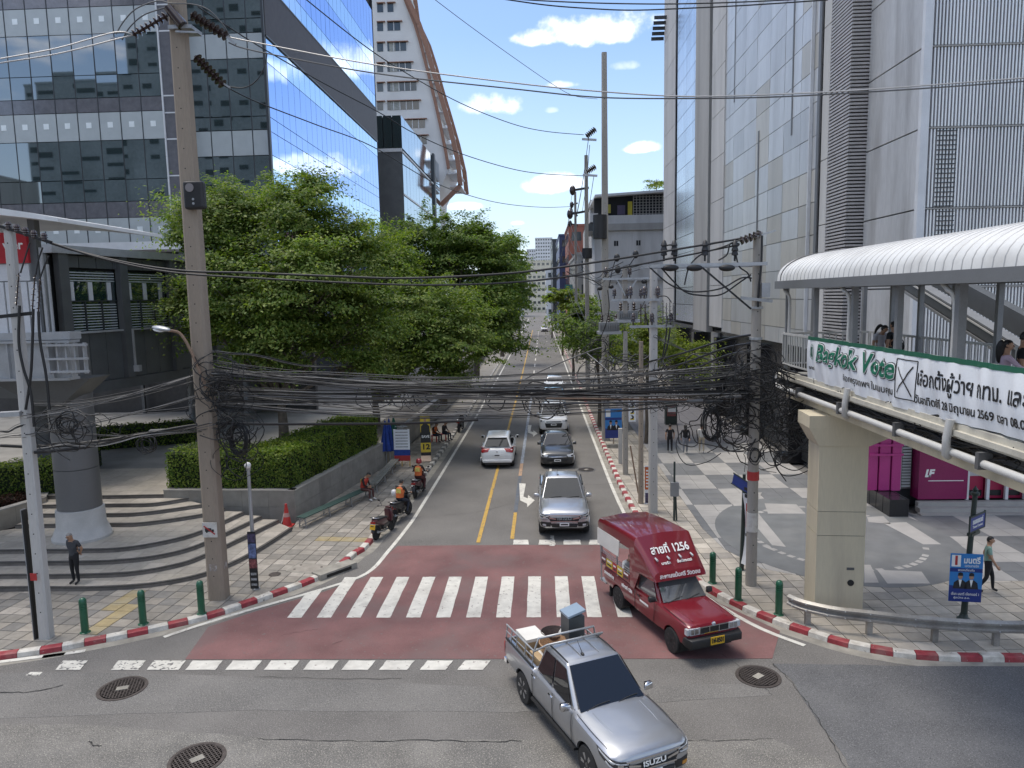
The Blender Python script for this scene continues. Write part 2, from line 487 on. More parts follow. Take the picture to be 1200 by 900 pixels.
# ground, road, markings
ground=struct(MB().bb(-1500,1500,-600,3000,-.4,-.05).build('ground',M['earth']))
b=MB();b.bb(-120,120,-12,700,-.3,0.0)
road=struct(b.build('road',M['asphalt']))
def sheet(name,pts,m,z,kind='structure'):
 """a thin painted or laid sheet on the ground; pts are (x,y)"""
 if area2(pts)<0:pts=pts[::-1]
 b=MB();n=len(pts)
 vs=[(p[0],p[1],z) for p in pts]+[(p[0],p[1],z-.0035) for p in pts]
 b.add(vs,[tuple(range(n))]+[(i,n+i,n+(i+1)%n,(i+1)%n) for i in range(n)],False)
 o=b.build(name,m)
 return struct(o,kind)
def g(px,py,z=0.0):
 p=P(px,py,z=z);return (p.x,p.y)
def GP(pts,z=0.0):return [g(*p,z=z) for p in pts]
def ragged(pts,amp,n=10):
 out=[]
 for i in range(len(pts)):
  a,c=Vector(pts[i]),Vector(pts[(i+1)%len(pts)])
  for k in range(n):
   t=k/n;p=a.lerp(c,t)
   if k:p=p+Vector((random.uniform(-amp,amp),random.uniform(-amp,amp)))
   out.append((p.x,p.y))
 return out
c1=GP([(-200,905),(0,848),(120,850),(330,866),(480,868),(600,866),(760,868),(905,866),(1000,905)])
sheet('asphalt_patch',ragged(c1+[(12,8),(-20,8)],.03,6),M['asphalt_coarse'],.004)
c2=GP([(905,778),(930,800),(955,840),(985,880),(1000,905)])
sheet('asphalt_patch',ragged(c2+[(9,9),(60,9),(60,17.2),(9.7,17.2)],.025,6),M['asphalt_dark'],.008)
c3=GP([(-200,790),(60,788),(200,790),(420,800),(600,806),(750,805),(900,800),(905,815),(600,835),(300,832),(0,842),(-200,860)])
sheet('asphalt_patch',ragged(c3,.03,4),mat('asphalt_tracked',(.155,.148,.138),.85,var=.18,scale=.5,fine=50,bump=.4,speck=(.29,.275,.25),dirt=(.12,.117,.112),dirt_amt=.6,dirt_scale=.4),.0045)
red_pts=GP([(217,773),(244,735),(300,716.5),(380,693.5),(428,676.5),(452,652),(466,640),(560,639),(700,639),(745,645)])+[(5.2,20.9),(6.4,19.1)]+GP([(905,772)])
sheet('crossing_surface',red_pts,M['red_paint'],.009)
yb,yt=P(480,724,z=0).y,P(480,676.5,z=0).y
x0=P(345,724,z=0).x;stp=P(345+34.6,724,z=0).x-x0
for i in range(12):
 cx=x0+i*stp;hw=.21
 top=yt if i else yt-.9
 sheet('crosswalk_stripe',ragged([(cx-hw,yb),(cx+hw,yb),(cx+hw,top),(cx-hw,top-(0 if i else .35))],.012,5),M['white_paint'],.0135)
for i,(a,c) in enumerate([(65,97),(130,165),(172,212),(217,255),(264,301),(309,345),(355,391),(400,434),(444,480),(492,525),(536,569)]):
 q=GP([(a,785.5),(c-3,785.5),(c+6,774.5),(a+9,774.5)])
 sheet('stop_dash',ragged(q,.012,4),M['white_paint' if i>2 else 'white_worn'],.0136)
sheet('stop_dash',GP([(30,792),(46,792),(50,788),(36,788)]),M['white_worn'],.0136)
for a,c in ((601,620),(631,651),(660,681),(690,706)):
 sheet('stop_dash',ragged(GP([(a,638.5),(c,638.5),(c-1,633),(a+1,633)]),.012,4),M['white_paint'],.014)
def ribbon(name,path,w,m,z):
 path=smooth_path([(x,y,0) for x,y in path],5)
 L,R=[],[]
 for i,p in enumerate(path):
  d=(path[min(i+1,len(path)-1)]-path[max(0,i-1)]).normalized()
  n=Vector((-d.y,d.x,0))*w/2
  L.append((p.x+n.x,p.y+n.y));R.append((p.x-n.x,p.y-n.y))
 b=MB();n=len(L)
 vs=[(*p,z) for p in L]+[(*p,z) for p in R]
 b.add(vs,[(n+i,n+i+1,i+1,i) for i in range(n-1)],False)
 return struct(b.build(name,m))
ribbon('edge_line',GP([(192,747),(240,731),(300,713),(380,690),(430,672),(456,645),(480,615),(495,592),(530,535),(560,485)])+[(-5.05,75),(-4.9,110),(-4.8,300)],.15,M['white_paint'],.0142)
ribbon('edge_line',[(-30,12.6)]+GP([(0,776),(50,770),(100,763)]),.16,M['white_paint'],.0143)
ribbon('edge_line',[(3.2,300),(3.2,110),(3.22,63),(3.27,45),(3.36,31.5),(3.75,26),(4.5,22.5),(5.7,19.6),(6.76,18.25)],.15,M['white_paint'],.0144)
ribbon('centre_line',[(-2.48,26.4),(-2.43,37.3),(-2.33,60),(-2.28,78),(-2.2,200)],.15,M['yellow_paint'],.0141)
def strip(name,x0,x1,y0,y1,w,m,z=.0145):
 return sheet(name,ragged([(x0-w/2,y0),(x0+w/2,y0),(x1+w/2,y1),(x1-w/2,y1)],.008,6),m,z)
strip('lane_line',-1.21,-1.2,26.8,30.2,.15,M['yellow_paint'])
strip('lane_line',-1.2,-1.17,30.2,36.6,.17,M['slate_paint'])
strip('lane_line',-1.17,-1.16,36.6,39.4,.17,mat('orange_worn',(.42,.27,.17),.8,wear=(.15,.14,.13),wear_at=.56))
strip('lane_line',-1.16,-.95,39.4,66,.17,M['blue_paint'])
for k in range(14):
 y=68+k*9
 strip('lane_line',-.95+k*.03,-.94+k*.03,y,y+4,.15,M['white_paint'])
 if k%2==0:strip('lane_line',1.2,1.2,y+6,y+8,.14,M['white_paint'])
sheet('lane_line',GP([(643.5,555),(646.7,555),(646.5,549),(644,549)]),M['white_paint'],.0145)
sheet('lane_line',GP([(644,640),(650,640),(649,628),(645,628)]),M['white_worn'],.0146)
def arrow(pts,name='turn_arrow'):
 return sheet(name,GP([(590+x/4.5,440+y/4.5) for x,y in pts]),M['white_paint'],.0147)
arrow([(83,570),(118,572),(105,640),(128,650),(130,632),(165,660),(125,697),(125,678),(88,660)])
arrow([(128,262),(148,263),(142,295),(158,300),(158,290),(180,307),(156,323),(157,313),(130,302)])
M['crack']=mat('asphalt_crack',(.03,.029,.028),.95,var=.2)
def crack(pts,w=.02,z=.0155):
 p_=smooth_path([(*g(x,y),0) for x,y in pts],7);L_,R_=[],[]
 for i,p in enumerate(p_):
  d=(p_[min(i+1,len(p_)-1)]-p_[max(0,i-1)]).normalized();n=Vector((-d.y,d.x,0));j=Vector((random.uniform(-.03,.03),random.uniform(-.03,.03),0))
  ww=w*random.uniform(.3,1.2);L_.append(p+j+n*ww/2);R_.append(p+j-n*ww/2)
 b=MB();n=len(L_)
 b.add([(v.x,v.y,z) for v in L_+R_],[(n+i,n+i+1,i+1,i) for i in range(n-1)]);return struct(b.build('asphalt_crack',M['crack']))
crack([(300,866),(360,868),(430,869),(500,868),(560,870),(610,868)],.022);crack([(0,590+222),(40,811),(75,803)],.03)
crack([(905,866),(860,868),(800,868),(760,869)],.018);crack([(905,778),(925,797),(945,822)],.018);crack([(945,822),(958,842),(975,870),(990,900)],.02)
crack([(300,793),(360,795),(470,796)],.014);crack([(845,766),(880,792),(905,815)],.012)
crack([(330,745),(352,741),(372,738)],.012);crack([(388,756),(402,751)],.012);crack([(105,869),(108,873),(119,875)],.035)
crack([(640,560),(690,568),(722,566)],.02);crack([(600,590),(560,600),(520,604)],.015)
def manhole(px,py,r,label,rim):
 c=P(px,py,z=0)
 t=thing('manhole_cover',label,'manhole cover',(c.x,c.y,.004),random.uniform(0,1),'manhole covers in the road')
 bb=MB();bb.lathe([(r,0),(r,.014),(r-.07,.016),(r-.075,.006)],n=40);bb.build('rim',rim,t)
 d=MB();d.lathe([(0.001,.006),(r-.085,.006)][::-1],n=40)
 d.build('lid',M['iron'],t)
 w=MB()
 for i in range(-7,8):
  o=i*r/8;h=math.sqrt(max(0,(r-.1)**2-o*o))
  w.box((o,0,.010),(.022,2*h,.010));w.box((0,o,.0105),(2*h,.022,.010))
 k=w.build('ribs',M['iron'],t);k['kind']='stuff'
 MB().box((0,0,.014),(.26,.17,.012)).build('badge',M['gutter'],t)
 return t
manhole(143.5,807,.56,'round gridded manhole cover below the worn white dashes',M['iron'])
manhole(231,890,.56,'round manhole cover at the bottom edge of the road',M['iron'])
manhole(888.5,793,.53,'round iron manhole cover beside the dark resurfaced asphalt',M['iron'])
manhole(687,550.5,.50,'round manhole cover in the lane beside the dark sedan',M['asphalt_dark'])
# kerbs
KL=[(-40,10.5),(-22,15.0),(-14.07,17.55),(-12.66,18.15),(-11.69,18.65),(-10.71,19.25),(-9.74,19.95),(-9.03,20.75),(-8.32,21.6),(-7.63,22.5),(-7.05,23.7),(-6.74,25.2),(-6.5,26.6),(-6.1,36.4),(-5.84,51),(-5.75,90),(-5.7,200)]
KR=[(3.85,200),(3.8,90),(3.62,58),(3.60,42),(3.68,31.5),(4.05,25.5),(4.75,22.4),(5.7,20.45),(6.45,19.4),(7.04,18.8),(7.77,18.15),(8.73,17.68),(9.77,17.45),(11.8,17.38),(16,17.36),(40,17.3)]
def resample(path,step):
 pts=smooth_path([(x,y,0) for x,y in path],12)
 out=[pts[0]];acc=0.0
 for a,c in zip(pts,pts[1:]):
  d=(c-a).length
  while acc+d>=step:
   t=(step-acc)/d
   a=a.lerp(c,t);d=(c-a).length;acc=0.0
   out.append(a.copy())
  acc+=d
 return out
def offset(path,d):
 out=[]
 for i,p in enumerate(path):
  t=(path[min(i+1,len(path)-1)]-path[max(0,i-1)]).normalized()
  out.append(Vector((p.x-t.y*d,p.y+t.x*d,0)))
 return out
KH=.14
def kerb(path,inward,nm_far):
 pts=resample(path,.52)
 k=struct(bpy.data.objects.new('kerb',None));COL.objects.link(k)
 ROOTM[k.name]=Matrix.Identity(4)
 ins=offset(pts,inward*.24);ins0=offset(pts,inward*.03);mid=offset(pts,-inward*.33)
 red=True;n=0
 gut=MB()
 for i in range(len(pts)-1):
  red=not red
  y=(pts[i].y+pts[i+1].y)/2
  x=(pts[i].x+pts[i+1].x)/2
  if y>125 or abs(x)>24:continue
  b=MB()
  j=[random.uniform(-.007,.007) for _ in range(4)]
  e=.012
  def lp(arr,t):return arr[i].lerp(arr[i+1],t)
  t0,t1=e,1-e
  A=[lp(pts,t0),lp(pts,t1),lp(ins0,t1),lp(ins0,t0),lp(ins,t1),lp(ins,t0)]
  h=KH+j[0]
  vs=[(A[0].x,A[0].y,-.05),(A[1].x,A[1].y,-.05),(A[2].x,A[2].y,h-.02),(A[3].x,A[3].y,h-.02),(A[2].x*.8+A[4].x*.2,A[2].y*.8+A[4].y*.2,h+j[1]),(A[3].x*.8+A[5].x*.2,A[3].y*.8+A[5].y*.2,h+j[2]),(A[4].x,A[4].y,h+j[1]),(A[5].x,A[5].y,h+j[2]),(A[4].x,A[4].y,-.05),(A[5].x,A[5].y,-.05)]
  fs=[(0,1,2,3),(3,2,4,5),(5,4,6,7),(7,6,8,9),(0,3,5,7,9),(1,8,6,4,2)]
  if inward<0:fs=[f[::-1] for f in fs]
  b.add(vs,fs)
  far=nm_far and y>31
  m=M['kerb_white'] if not red else (M['kerb_grey'] if far else M['kerb_red'])
  b.build('kerb_stone',m,k)
  q=[mid[i],mid[i+1],pts[i+1],pts[i]]
  qs=[(p.x,p.y,.0025+.0) for p in q]
  gut.add(qs,[(0,1,2,3) if inward>0 else (3,2,1,0)])
  n+=1
 o=gut.build('gutter',M['gutter']);struct(o)
 return pts,ins
kl_pts,kl_in=kerb(KL,1,True)
kr_pts,kr_in=kerb(KR,1,False)
# paving
def tile_field(parent,region,ang,size,gap,z,th,mats,pick,name='paving_slab',nmax=300,origin=(0,0),ymax=60,tilt=.004,minpx=6):
 w,h=size
 ca,sa=math.cos(ang),math.sin(ang)
 def to(u,v):return (origin[0]+u*ca-v*sa,origin[1]+u*sa+v*ca)
 us=[(p[0]-origin[0])*ca+(p[1]-origin[1])*sa for p in region]
 vs_=[-(p[0]-origin[0])*sa+(p[1]-origin[1])*ca for p in region]
 items=[]
 for iu in range(math.floor(min(us)/w),math.ceil(max(us)/w)):
  for iv in range(math.floor(min(vs_)/h),math.ceil(max(vs_)/h)):
   rect=[to(iu*w+gap,iv*h+gap),to((iu+1)*w-gap,iv*h+gap),to((iu+1)*w-gap,(iv+1)*h-gap),to(iu*w+gap,(iv+1)*h-gap)]
   c=to((iu+.5)*w,(iv+.5)*h)
   if c[1]>ymax:continue
   pl=clip_poly(region,rect)
   if not pl:continue
   x,y=proj((c[0],c[1],z))
   vis=-40<x<1240 and -40<y<940
   items.append(((pxm((c[0],c[1],z)) if vis else -1),c,pl,iu,iv))
 items.sort(key=lambda t:-t[0])
 rest=MB();nr=0;lib={}
 for k,(px,c,pl,iu,iv) in enumerate(items):
  mi=pick(c[0],c[1],iu,iv)
  dz=random.uniform(-tilt,tilt)*.6
  if k<nmax and px>0 and px*max(w,h)>minpx:
   full=len(pl)==4 and abs(abs(area2(pl))/2-(w-2*gap)*(h-2*gap))<1e-4
   if full:
    if mi not in lib:
     b=MB();b.box((0,0,-th/2),(w-2*gap,h-2*gap,th));o=b.build(name,mats[mi]);lib[mi]=o.data;bpy.data.objects.remove(o)
    o=inst(name,lib[mi],parent,(c[0],c[1],z+dz),(random.uniform(-tilt,tilt),random.uniform(-tilt,tilt),ang))
   else:
    b=MB();b.prism(pl,z-th,z+dz);b.build(name,mats[mi],parent)
  else:
   rest.cur=mi;rest.prism(pl,z-th,z+dz);nr+=1
 if nr:
  o=rest.build(name+'_far',mats,parent);o['kind']='stuff'
 return len(items)
def sroot(name):
 k=struct(bpy.data.objects.new(name,None));COL.objects.link(k);ROOTM[k.name]=Matrix.Identity(4);return k
def trim(path,y1,xmin=-26,xmax=26):
 return [(p.x,p.y) for p in path if p.y<y1 and xmin<p.x<xmax]
RIS=[([(0,693),(100,693),(160,690),(200,685),(240,676),(280,660),(315,640),(342,622)],0.13),([(0,678.5),(60,678.5),(150,675.5),(210,665),(240,654.5),(270,641),(327,613)],.27),([(0,663.5),(90,662.6),(144,660.5),(195,653.6),(240,640),(307,608.6)],.41),([(0,649.4),(90,648.5),(144,646.4),(195,638),(237,626),(286.5,603.5)],.55),([(18,619.4),(120,617.6),(168,616.4),(237,606.5),(264,599)],.69),([(40,606.5),(120,606),(168,604.4),(237,595)],.83),([(46,596),(135,594.5),(180,593.6),(223,587)],.97),([(52,585),(105,585),(192,583.4)],1.11)]
TOP=1.25
RW=[]
for pts,z in RIS:
 w=[(P(x,y,z=z).x,P(x,y,z=z).y) for x,y in pts]
 if pts[0][0]==0:w=[(w[0][0]-6,w[0][1]-.3)]+w
 RW.append([(p.x,p.y) for p in smooth_path([(*q,0) for q in w],4)])
WALL_C=g(347,611,.13)
WALL_B=g(452,546,.13)
WALL_A=(RW[7][-1][0],RW[7][-1][1])
WALL_END=(-7.6,66.0)
left_pave=sroot('pavement')
pl_poly=trim(kl_in,62,-20)
pl_poly=pl_poly+[(WALL_END[0]+.3,62),(WALL_B[0]+.02,WALL_B[1]),(WALL_C[0]+.02,WALL_C[1]),(RW[0][-1][0],RW[0][-1][1])]+RW[0][::-1][1:-6]+[(-21,21.5)]
MB().prism(pl_poly,-.1,.112).build('bed',M['bed'],left_pave)
def yel(x,y):
 a=Vector(g(108,738,.13));c=Vector(g(165,694,.13));p=Vector((x,y))
 t=(p-a).dot((c-a).normalized());d=abs((p-a).cross((c-a).normalized()) if False else (p.x-a.x)*(c-a).normalized().y-(p.y-a.y)*(c-a).normalized().x)
 if -.2<t<(c-a).length+.2 and d<.26:return True
 a=Vector(g(335,632,.13));c=Vector(g(425,634,.13));d2=(c-a).normalized()
 t=(p-a).dot(d2);d=abs((p.x-a.x)*d2.y-(p.y-a.y)*d2.x)
 return 0<t<(c-a).length and d<.3 and random.random()<.55
def pickL(x,y,iu,iv):
 if yel(x,y):return 4
 r=random.random()
 if y<22.5:return 3 if r<.34 else 1 if r<.7 else 0 if r<.93 else 2
 return 0 if r<.4 else 1 if r<.75 else 2
tile_field(left_pave,pl_poly,rad(-5),(.5,.5),.012,.135,.03,PAVE+[PAVE_Y],pickL,ymax=46)
far_l=[(-5.7,46),(-5.5,200),(-30,200),(-30,66),(-7.6,66),(-8.2,46)]
struct(MB().prism([(-6.05,46.0),(-5.6,200),(-30,200),(-30,66),(-7.6,66),(-8.05,46)],-.1,.118).build('pavement',PAVE[1]))
stairs=thing('stone_stairs','wide curved granite steps with dark edges climbing to the terrace','stairs')
for k in range(8):
 z0=RIS[k][1];z1=RIS[k+1][1] if k<7 else TOP
 a=RW[k]
 nxt=RW[k+1] if k<7 else [(-60,33.5),(WALL_A[0]-.02,36)]
 poly=a+nxt[::-1]
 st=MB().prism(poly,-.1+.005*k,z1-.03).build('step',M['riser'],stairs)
 ins_=[(p.x,p.y) for p in offset([Vector((*q,0)) for q in a],.09)]
 out_=[(p.x,p.y) for p in offset([Vector((*q,0)) for q in a],-.015)]
 nb=MB()
 for i in range(len(a)-1):
  nb.prism([out_[i],out_[i+1],ins_[i+1],ins_[i]],z1-.035,z1+.002)
 nb.build('nosing',M['nosing'],st)
 if k<7:
  tp=ins_+nxt[::-1]
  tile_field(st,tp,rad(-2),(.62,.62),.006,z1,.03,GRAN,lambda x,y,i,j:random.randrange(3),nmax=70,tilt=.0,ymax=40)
terrace=sroot('terrace')
ter_poly=[(p[0],p[1]+.1) for p in RW[7]]+[(WALL_C[0]-.35,WALL_C[1]+.35),(WALL_B[0]-.3,WALL_B[1]),(WALL_END[0]-.3,66),(-9,150),(-90,150),(-90,24.6),(-24,24.6),(RW[7][0][0]-1.0,RW[7][0][1])]
MB().prism(ter_poly,-.1,TOP-.035).build('slab',M['bed'],terrace)
tp=RW[7]+[(WALL_A[0]-.02,33.9),(-34,33.9),(-34,RW[7][0][1])]
tile_field(terrace,tp,0,(.9,.9),.006,TOP,.03,GRAN,lambda x,y,i,j:random.randrange(3),nmax=260,tilt=0,ymax=40,minpx=5)
M['driveway']=mat('driveway_concrete',(.27,.26,.24),.85,var=.14,scale=.8,fine=40,bump=.2,dirt=(.19,.185,.17),dirt_amt=.7,dirt_scale=.5)
struct(MB().prism([(-34,33.95),(-10.6,33.95),(-10.4,60),(-60,60),(-60,34)],TOP-.04,TOP-.004).build('driveway',M['driveway']))
# right pavement and plaza
right_pave=sroot('pavement')
PLX=6.15
pr_poly=trim(kr_in,70,-26,24)
pr_poly=pr_poly+[(24,22.2),(9.0,22.2),(7.2,23.3),(6.4,25.2),(PLX,27.5),(PLX,70)]
MB().prism(pr_poly,-.1,.112).build('bed',M['bed'],right_pave)
tile_field(right_pave,pr_poly,rad(3),(.52,.52),.012,.135,.03,PAVE_L,lambda x,y,i,j:random.choice((0,0,1,1,2,3)),ymax=48)
struct(MB().prism([(3.86,70),(4.06,200),(13,200),(13,70)],-.1,.118).build('pavement',PAVE[1]))
plaza=sroot('plaza')
pz=[(PLX+.01,70),(PLX+.01,27.5),(6.41,25.2),(7.21,23.3),(9.0,22.21),(24,22.21),(24,29.2),(15.0,29.2),(13.05,34.8),(13.02,70)]
MB().prism(pz,-.1,.112).build('bed',M['bed'],plaza)
rows=[21.0,23.6,26.2]+[P(800,y,z=.13).y for y in (591.7,573,557,542.5,530,518.7)]
ck0=P(798.75,573,z=.13).x;cw=P(841,573,z=.13).x-ck0
def chk(x,y):
 i=math.floor((x-ck0)/cw)
 j=sum(1 for r in rows if y>r)
 if y>rows[-1]:return 2
 return 1 if (i+j+CHK)%2==0 else 0
CHK=0
th_=(rows[4]-rows[3])/3
tile_field(plaza,pz,0,(cw/2,th_),.006,.135,.03,[M['tile_white'],M['tile_grey'],M['tile_dark']],lambda x,y,i,j:chk(x,y),origin=(ck0,rows[3]),ymax=69,tilt=.0015)
def ell(cx,cy,rx,ry,n=64,a0=0,a1=2*PI):
 return [(cx+rx*math.cos(a0+(a1-a0)*i/n),cy+ry*math.sin(a0+(a1-a0)*i/n)) for i in range(n if a1-a0>6.2 else n+1)]
MC=(10.75,26.7)
M['motif_dark']=mat('motif_dark_stone',(.155,.16,.16),.6,var=.12,scale=1.5,fine=50,dirt=(.21,.21,.2),dirt_amt=.6,dirt_scale=.7)
sheet('plaza_motif',[p for p in ell(MC[0],MC[1],4.15,5.0)],M['motif_dark'],.1405)
for i in range(54):
 a=2*PI*i/54
 if random.random()<.12:continue
 c=Vector((MC[0]+2.95*math.cos(a),MC[1]+3.55*math.sin(a)))
 t=Vector((-2.95*math.sin(a),3.55*math.cos(a))).normalized();n=Vector((t.y,-t.x))
 q=[c+t*.12+n*.10,c+t*.12-n*.10,c-t*.12-n*.10,c-t*.12+n*.10]
 sheet('plaza_motif',[(p.x,p.y) for p in q],M['tile_white'],.145)
for pts in ([(855,585),(868,578),(893,577),(884,592),(860,593)],[(868,596),(884,596),(921,641),(905,639)],[(893,640),(903,641),(908,646)],[(896,590),(933,591),(944,602),(900,602)],[(1016,606),(1035,605),(1044,614),(1018,612)],[(1035,613),(1062,612),(1103,638),(1082,638)]):
 sheet('plaza_motif',GP(pts,.14),M['tile_white'],.1452)
for pts in ([(1013,662),(1020,662),(1030,683),(1013,683)],[(1028,668),(1080,670),(1090,684),(1040,684)]):
 sheet('plaza_motif',GP(pts,.14),M['tile_white'],.1453)
 # planter walls
def panel_wall(name,label,path,z0,z1,th,m,pw=1.15,ph=.6,cap=True):
 t=thing(name,label,'wall')
 n_=0
 for a,c in zip(path,path[1:]):
  a,c=Vector((*a,0)),Vector((*c,0));d=c-a;L=d.length;d.normalize();nrm=Vector((-d.y,d.x,0))
  core=MB();core.slab([a+nrm*.025+Vector((0,0,z0)),c+nrm*.025+Vector((0,0,z0)),c+nrm*.025+Vector((0,0,z1)),a+nrm*.025+Vector((0,0,z1))],nrm,th-.05)
  core.build('core',M['bed'],t)
  k=max(1,round(L/pw));r=max(1,round((z1-z0)/ph))
  for i in range(k):
   for j in range(r):
    e=.005
    q=[a+d*(L*i/k+e)+Vector((0,0,z0+(z1-z0)*j/r+e)),a+d*(L*(i+1)/k-e)+Vector((0,0,z0+(z1-z0)*j/r+e)),a+d*(L*(i+1)/k-e)+Vector((0,0,z0+(z1-z0)*(j+1)/r-e)),a+d*(L*i/k+e)+Vector((0,0,z0+(z1-z0)*(j+1)/r-e))]
    bb=MB();bb.slab(q,nrm,.026+random.uniform(-.002,.002));bb.build('wall_panel',m,t);n_+=1
  if cap:
   bb=MB();bb.slab([a-nrm*.02+Vector((0,0,z1)),c-nrm*.02+Vector((0,0,z1)),c+nrm*(th+.02)+Vector((0,0,z1)),a+nrm*(th+.02)+Vector((0,0,z1))],(0,0,1),.04)
   bb.build('coping',M['wall_cap'],t)
 return t
panel_wall('planter_wall','grey granite planter wall under the trimmed hedge, behind the bench',[WALL_A,WALL_C,WALL_B,WALL_END],.05,1.42,.3,M['wall_granite'])
SW=[g(-60,640,.55),g(55,600,.69),(g(55,600,.69)[0]-1.6,31.5)]
panel_wall('planter_wall','low beige planter wall beside the round column and shrubs',[SW[0],SW[1],SW[2]],.5,1.3,.3,mat('wall_beige',(.40,.35,.28),.75,var=.12,scale=3,fine=60,rnd=.05,dirt=(.24,.2,.16),dirt_amt=.5))
# left side: office tower, grey link building, walkway, far towers
M['glass_dark']=mat('office_glass',(.012,.030,.032),.02,metal=.0,var=0,fine=0,spec=.9,ior=2.3)
M['glass_blue']=mat('blue_mirror_glass',(.40,.56,.95),.015,metal=1.0,var=0,fine=0)
M['glass_light']=mat('pale_mirror_glass',(.60,.78,.98),.05,metal=1.0,var=0,fine=0)
M['spandrel']=mat('fritted_spandrel',(.42,.455,.46),.3,metal=.1,var=.05,scale=1.5,fine=30,spec=.8)
M['spandrel_dot']=mat('spandrel_bright_square',(.80,.84,.84),.3,metal=.2,var=.05)
M['frit']=mat('fritted_purple_glass',(.17,.165,.18),.12,metal=.3,var=.15,scale=2,fine=25,spec=.9)
M['mullion']=mat('mullion',(.06,.065,.07),.4,metal=.5,var=.05)
M['louvre']=mat('bronze_louvre',(.10,.085,.085),.5,metal=.4,var=.1)
M['core']=mat('building_core',(.02,.022,.025),.8,var=0,fine=0)
M['white_trim']=mat('white_metal_trim',(.62,.63,.64),.45,metal=.1,var=.06,scale=2)
M['grey_clad']=mat('grey_cladding',(.125,.132,.136),.45,metal=.35,var=.1,scale=1.2,fine=20,rnd=.06)
M['grey_frame']=mat('grey_frame',(.12,.126,.13),.45,metal=.3,var=.08)
M['blind']=mat('white_slat',(.42,.45,.45),.5,var=.08)
M['white_clad']=mat('white_cladding',(.60,.61,.63),.5,var=.06,scale=1,fine=20,dirt=(.42,.41,.4),dirt_amt=.3)
M['plaster']=mat('white_plaster',(.66,.66,.65),.8,var=.05,scale=.3,fine=8,dirt=(.5,.49,.47),dirt_amt=.3,dirt_scale=.2)
M['brown_rib']=mat('brown_metal_rib',(.27,.14,.09),.5,var=.1)
M['steel_pale']=mat('pale_grey_steel',(.40,.41,.42),.5,metal=.2,var=.1,scale=2,fine=30,dirt=(.25,.24,.22),dirt_amt=.4)
M['win_room']=mat('window_glass',(.05,.06,.065),.06,var=.3,scale=.6,fine=0,spec=.9)
M['curtain']=mat('curtain',(.30,.31,.29),.8,var=.25,scale=3)
def pane(parent,name,m,c,w,h,axis,th=.05,tilt=.0035):
 """one pane centred at c; axis 'x': faces -Y (spans X); axis 'y': faces +X (spans Y)"""
 d=(w,th,h) if axis=='x' else (th,w,h)
 key=(name,m.name,round(w,3),round(h,3),axis)
 if key not in PANELIB:PANELIB[key]=unit_box_mesh(name,m,d)
 q=ROOTM[top_of(parent).name].inverted()@Vector(c)
 r=(random.uniform(-tilt,tilt),0,random.uniform(-tilt,tilt)) if axis=='x' else (0,random.uniform(-tilt,tilt),random.uniform(-tilt,tilt))
 return inst(name,PANELIB[key],parent,q,r)
PANELIB={}
# glass office tower
FY=57.0
zf=lambda py,px=110:P(px,py,Y=FY).z
office=thing('office_tower','glass office tower with pale spandrel bands and blue mirrored street side','office building')
xr=P(194,165,Y=FY).x;xs=P(213,165,Y=FY).x;stepx=1.70
x2a=P(232,165,Y=FY+1.2).x;xc=P(316,165,Y=FY).x
YB=P(443,200,X=xc).y
MB().bb(-75,xr-.1,FY+.2,FY+30,14,48).build('core',M['core'],office)
MB().bb(xs-1.5,xc-.25,FY+1.6,YB,1,48).build('core',M['core'],office)
MB().bb(-75,xs-2.0,FY+3,FY+30,1,13.2).build('podium',mat('podium_wall',(.10,.105,.11),.5,var=.1),office)
MB().bb(-75,xs,FY+.3,FY+3.2,zf(289),zf(287)).build('soffit',M['mullion'],office)
rows1=[(287,256,'S'),(256,237,'F'),(237,165,'G'),(165,132,'S'),(132,115,'F'),(115,40,'G'),(40,8,'S'),(8,-9,'F'),(-9,-80,'G')]
for y0,y1,k in rows1:
 z0,z1=zf(y0),zf(y1)
 m,nm={'S':(M['spandrel'],'spandrel_panel'),'F':(M['frit'],'fritted_panel'),'G':(M['glass_dark'],'glass_pane')}[k]
 if k=='G':
  zm=z0+(z1-z0)*.36
  segs=[(z0,zm),(zm,z1)]
 else:segs=[(z0,z1)]
 for i in range(11):
  x1=xr-i*stepx;x0_=x1-stepx
  for a,c in segs:
   o=pane(office,nm,m,((x0_+x1)/2,FY,(a+c)/2),stepx-.07,c-a-.05,'x',tilt=.006 if k=='G' else .002)
   if k=='S':
    o2=inst('bright_square',unit_box_mesh('bright_square',M['spandrel_dot'],(.42,.02,.42)) if 'dot' not in PANELIB else PANELIB['dot'],o,(.0,-.035,.1))
    PANELIB['dot']=o2.data
for i in range(12):
 MB().bb(xr-i*stepx-.03,xr-i*stepx+.03,FY-.05,FY+.1,zf(287),47).build('mullion',M['mullion'],office)
zs=[zf(262),zf(237),zf(206,200),zf(163,200),zf(132,200),zf(112,200),zf(36,200),zf(5,200),40,47]
for a,c in zip(zs,zs[1:]):
 pane(office,'fritted_panel',M['frit'],((xr+xs)/2,FY+.02,(a+c)/2),xs-xr-.1,c-a-.06,'x')
 MB().bb(xr,xs+.03,FY-.03,FY+.02,c-.05,c+.05).build('trim',M['white_trim'],office)
MB().bb(xr-.02,xr+.1,FY-.08,FY+.05,zs[0],47).build('trim',M['white_trim'],office)
F2=FY+1.2
z2=lambda py:P(275,py,Y=F2).z
rows2=[(300,226,'G'),(226,183,'G'),(183,153,'S'),(153,137,'G'),(137,69,'G'),(69,39,'S'),(39,22,'G'),(22,-40,'G'),(-40,-75,'S')]
x2=x2a-2.2;st2=(xc-.1-x2)/5
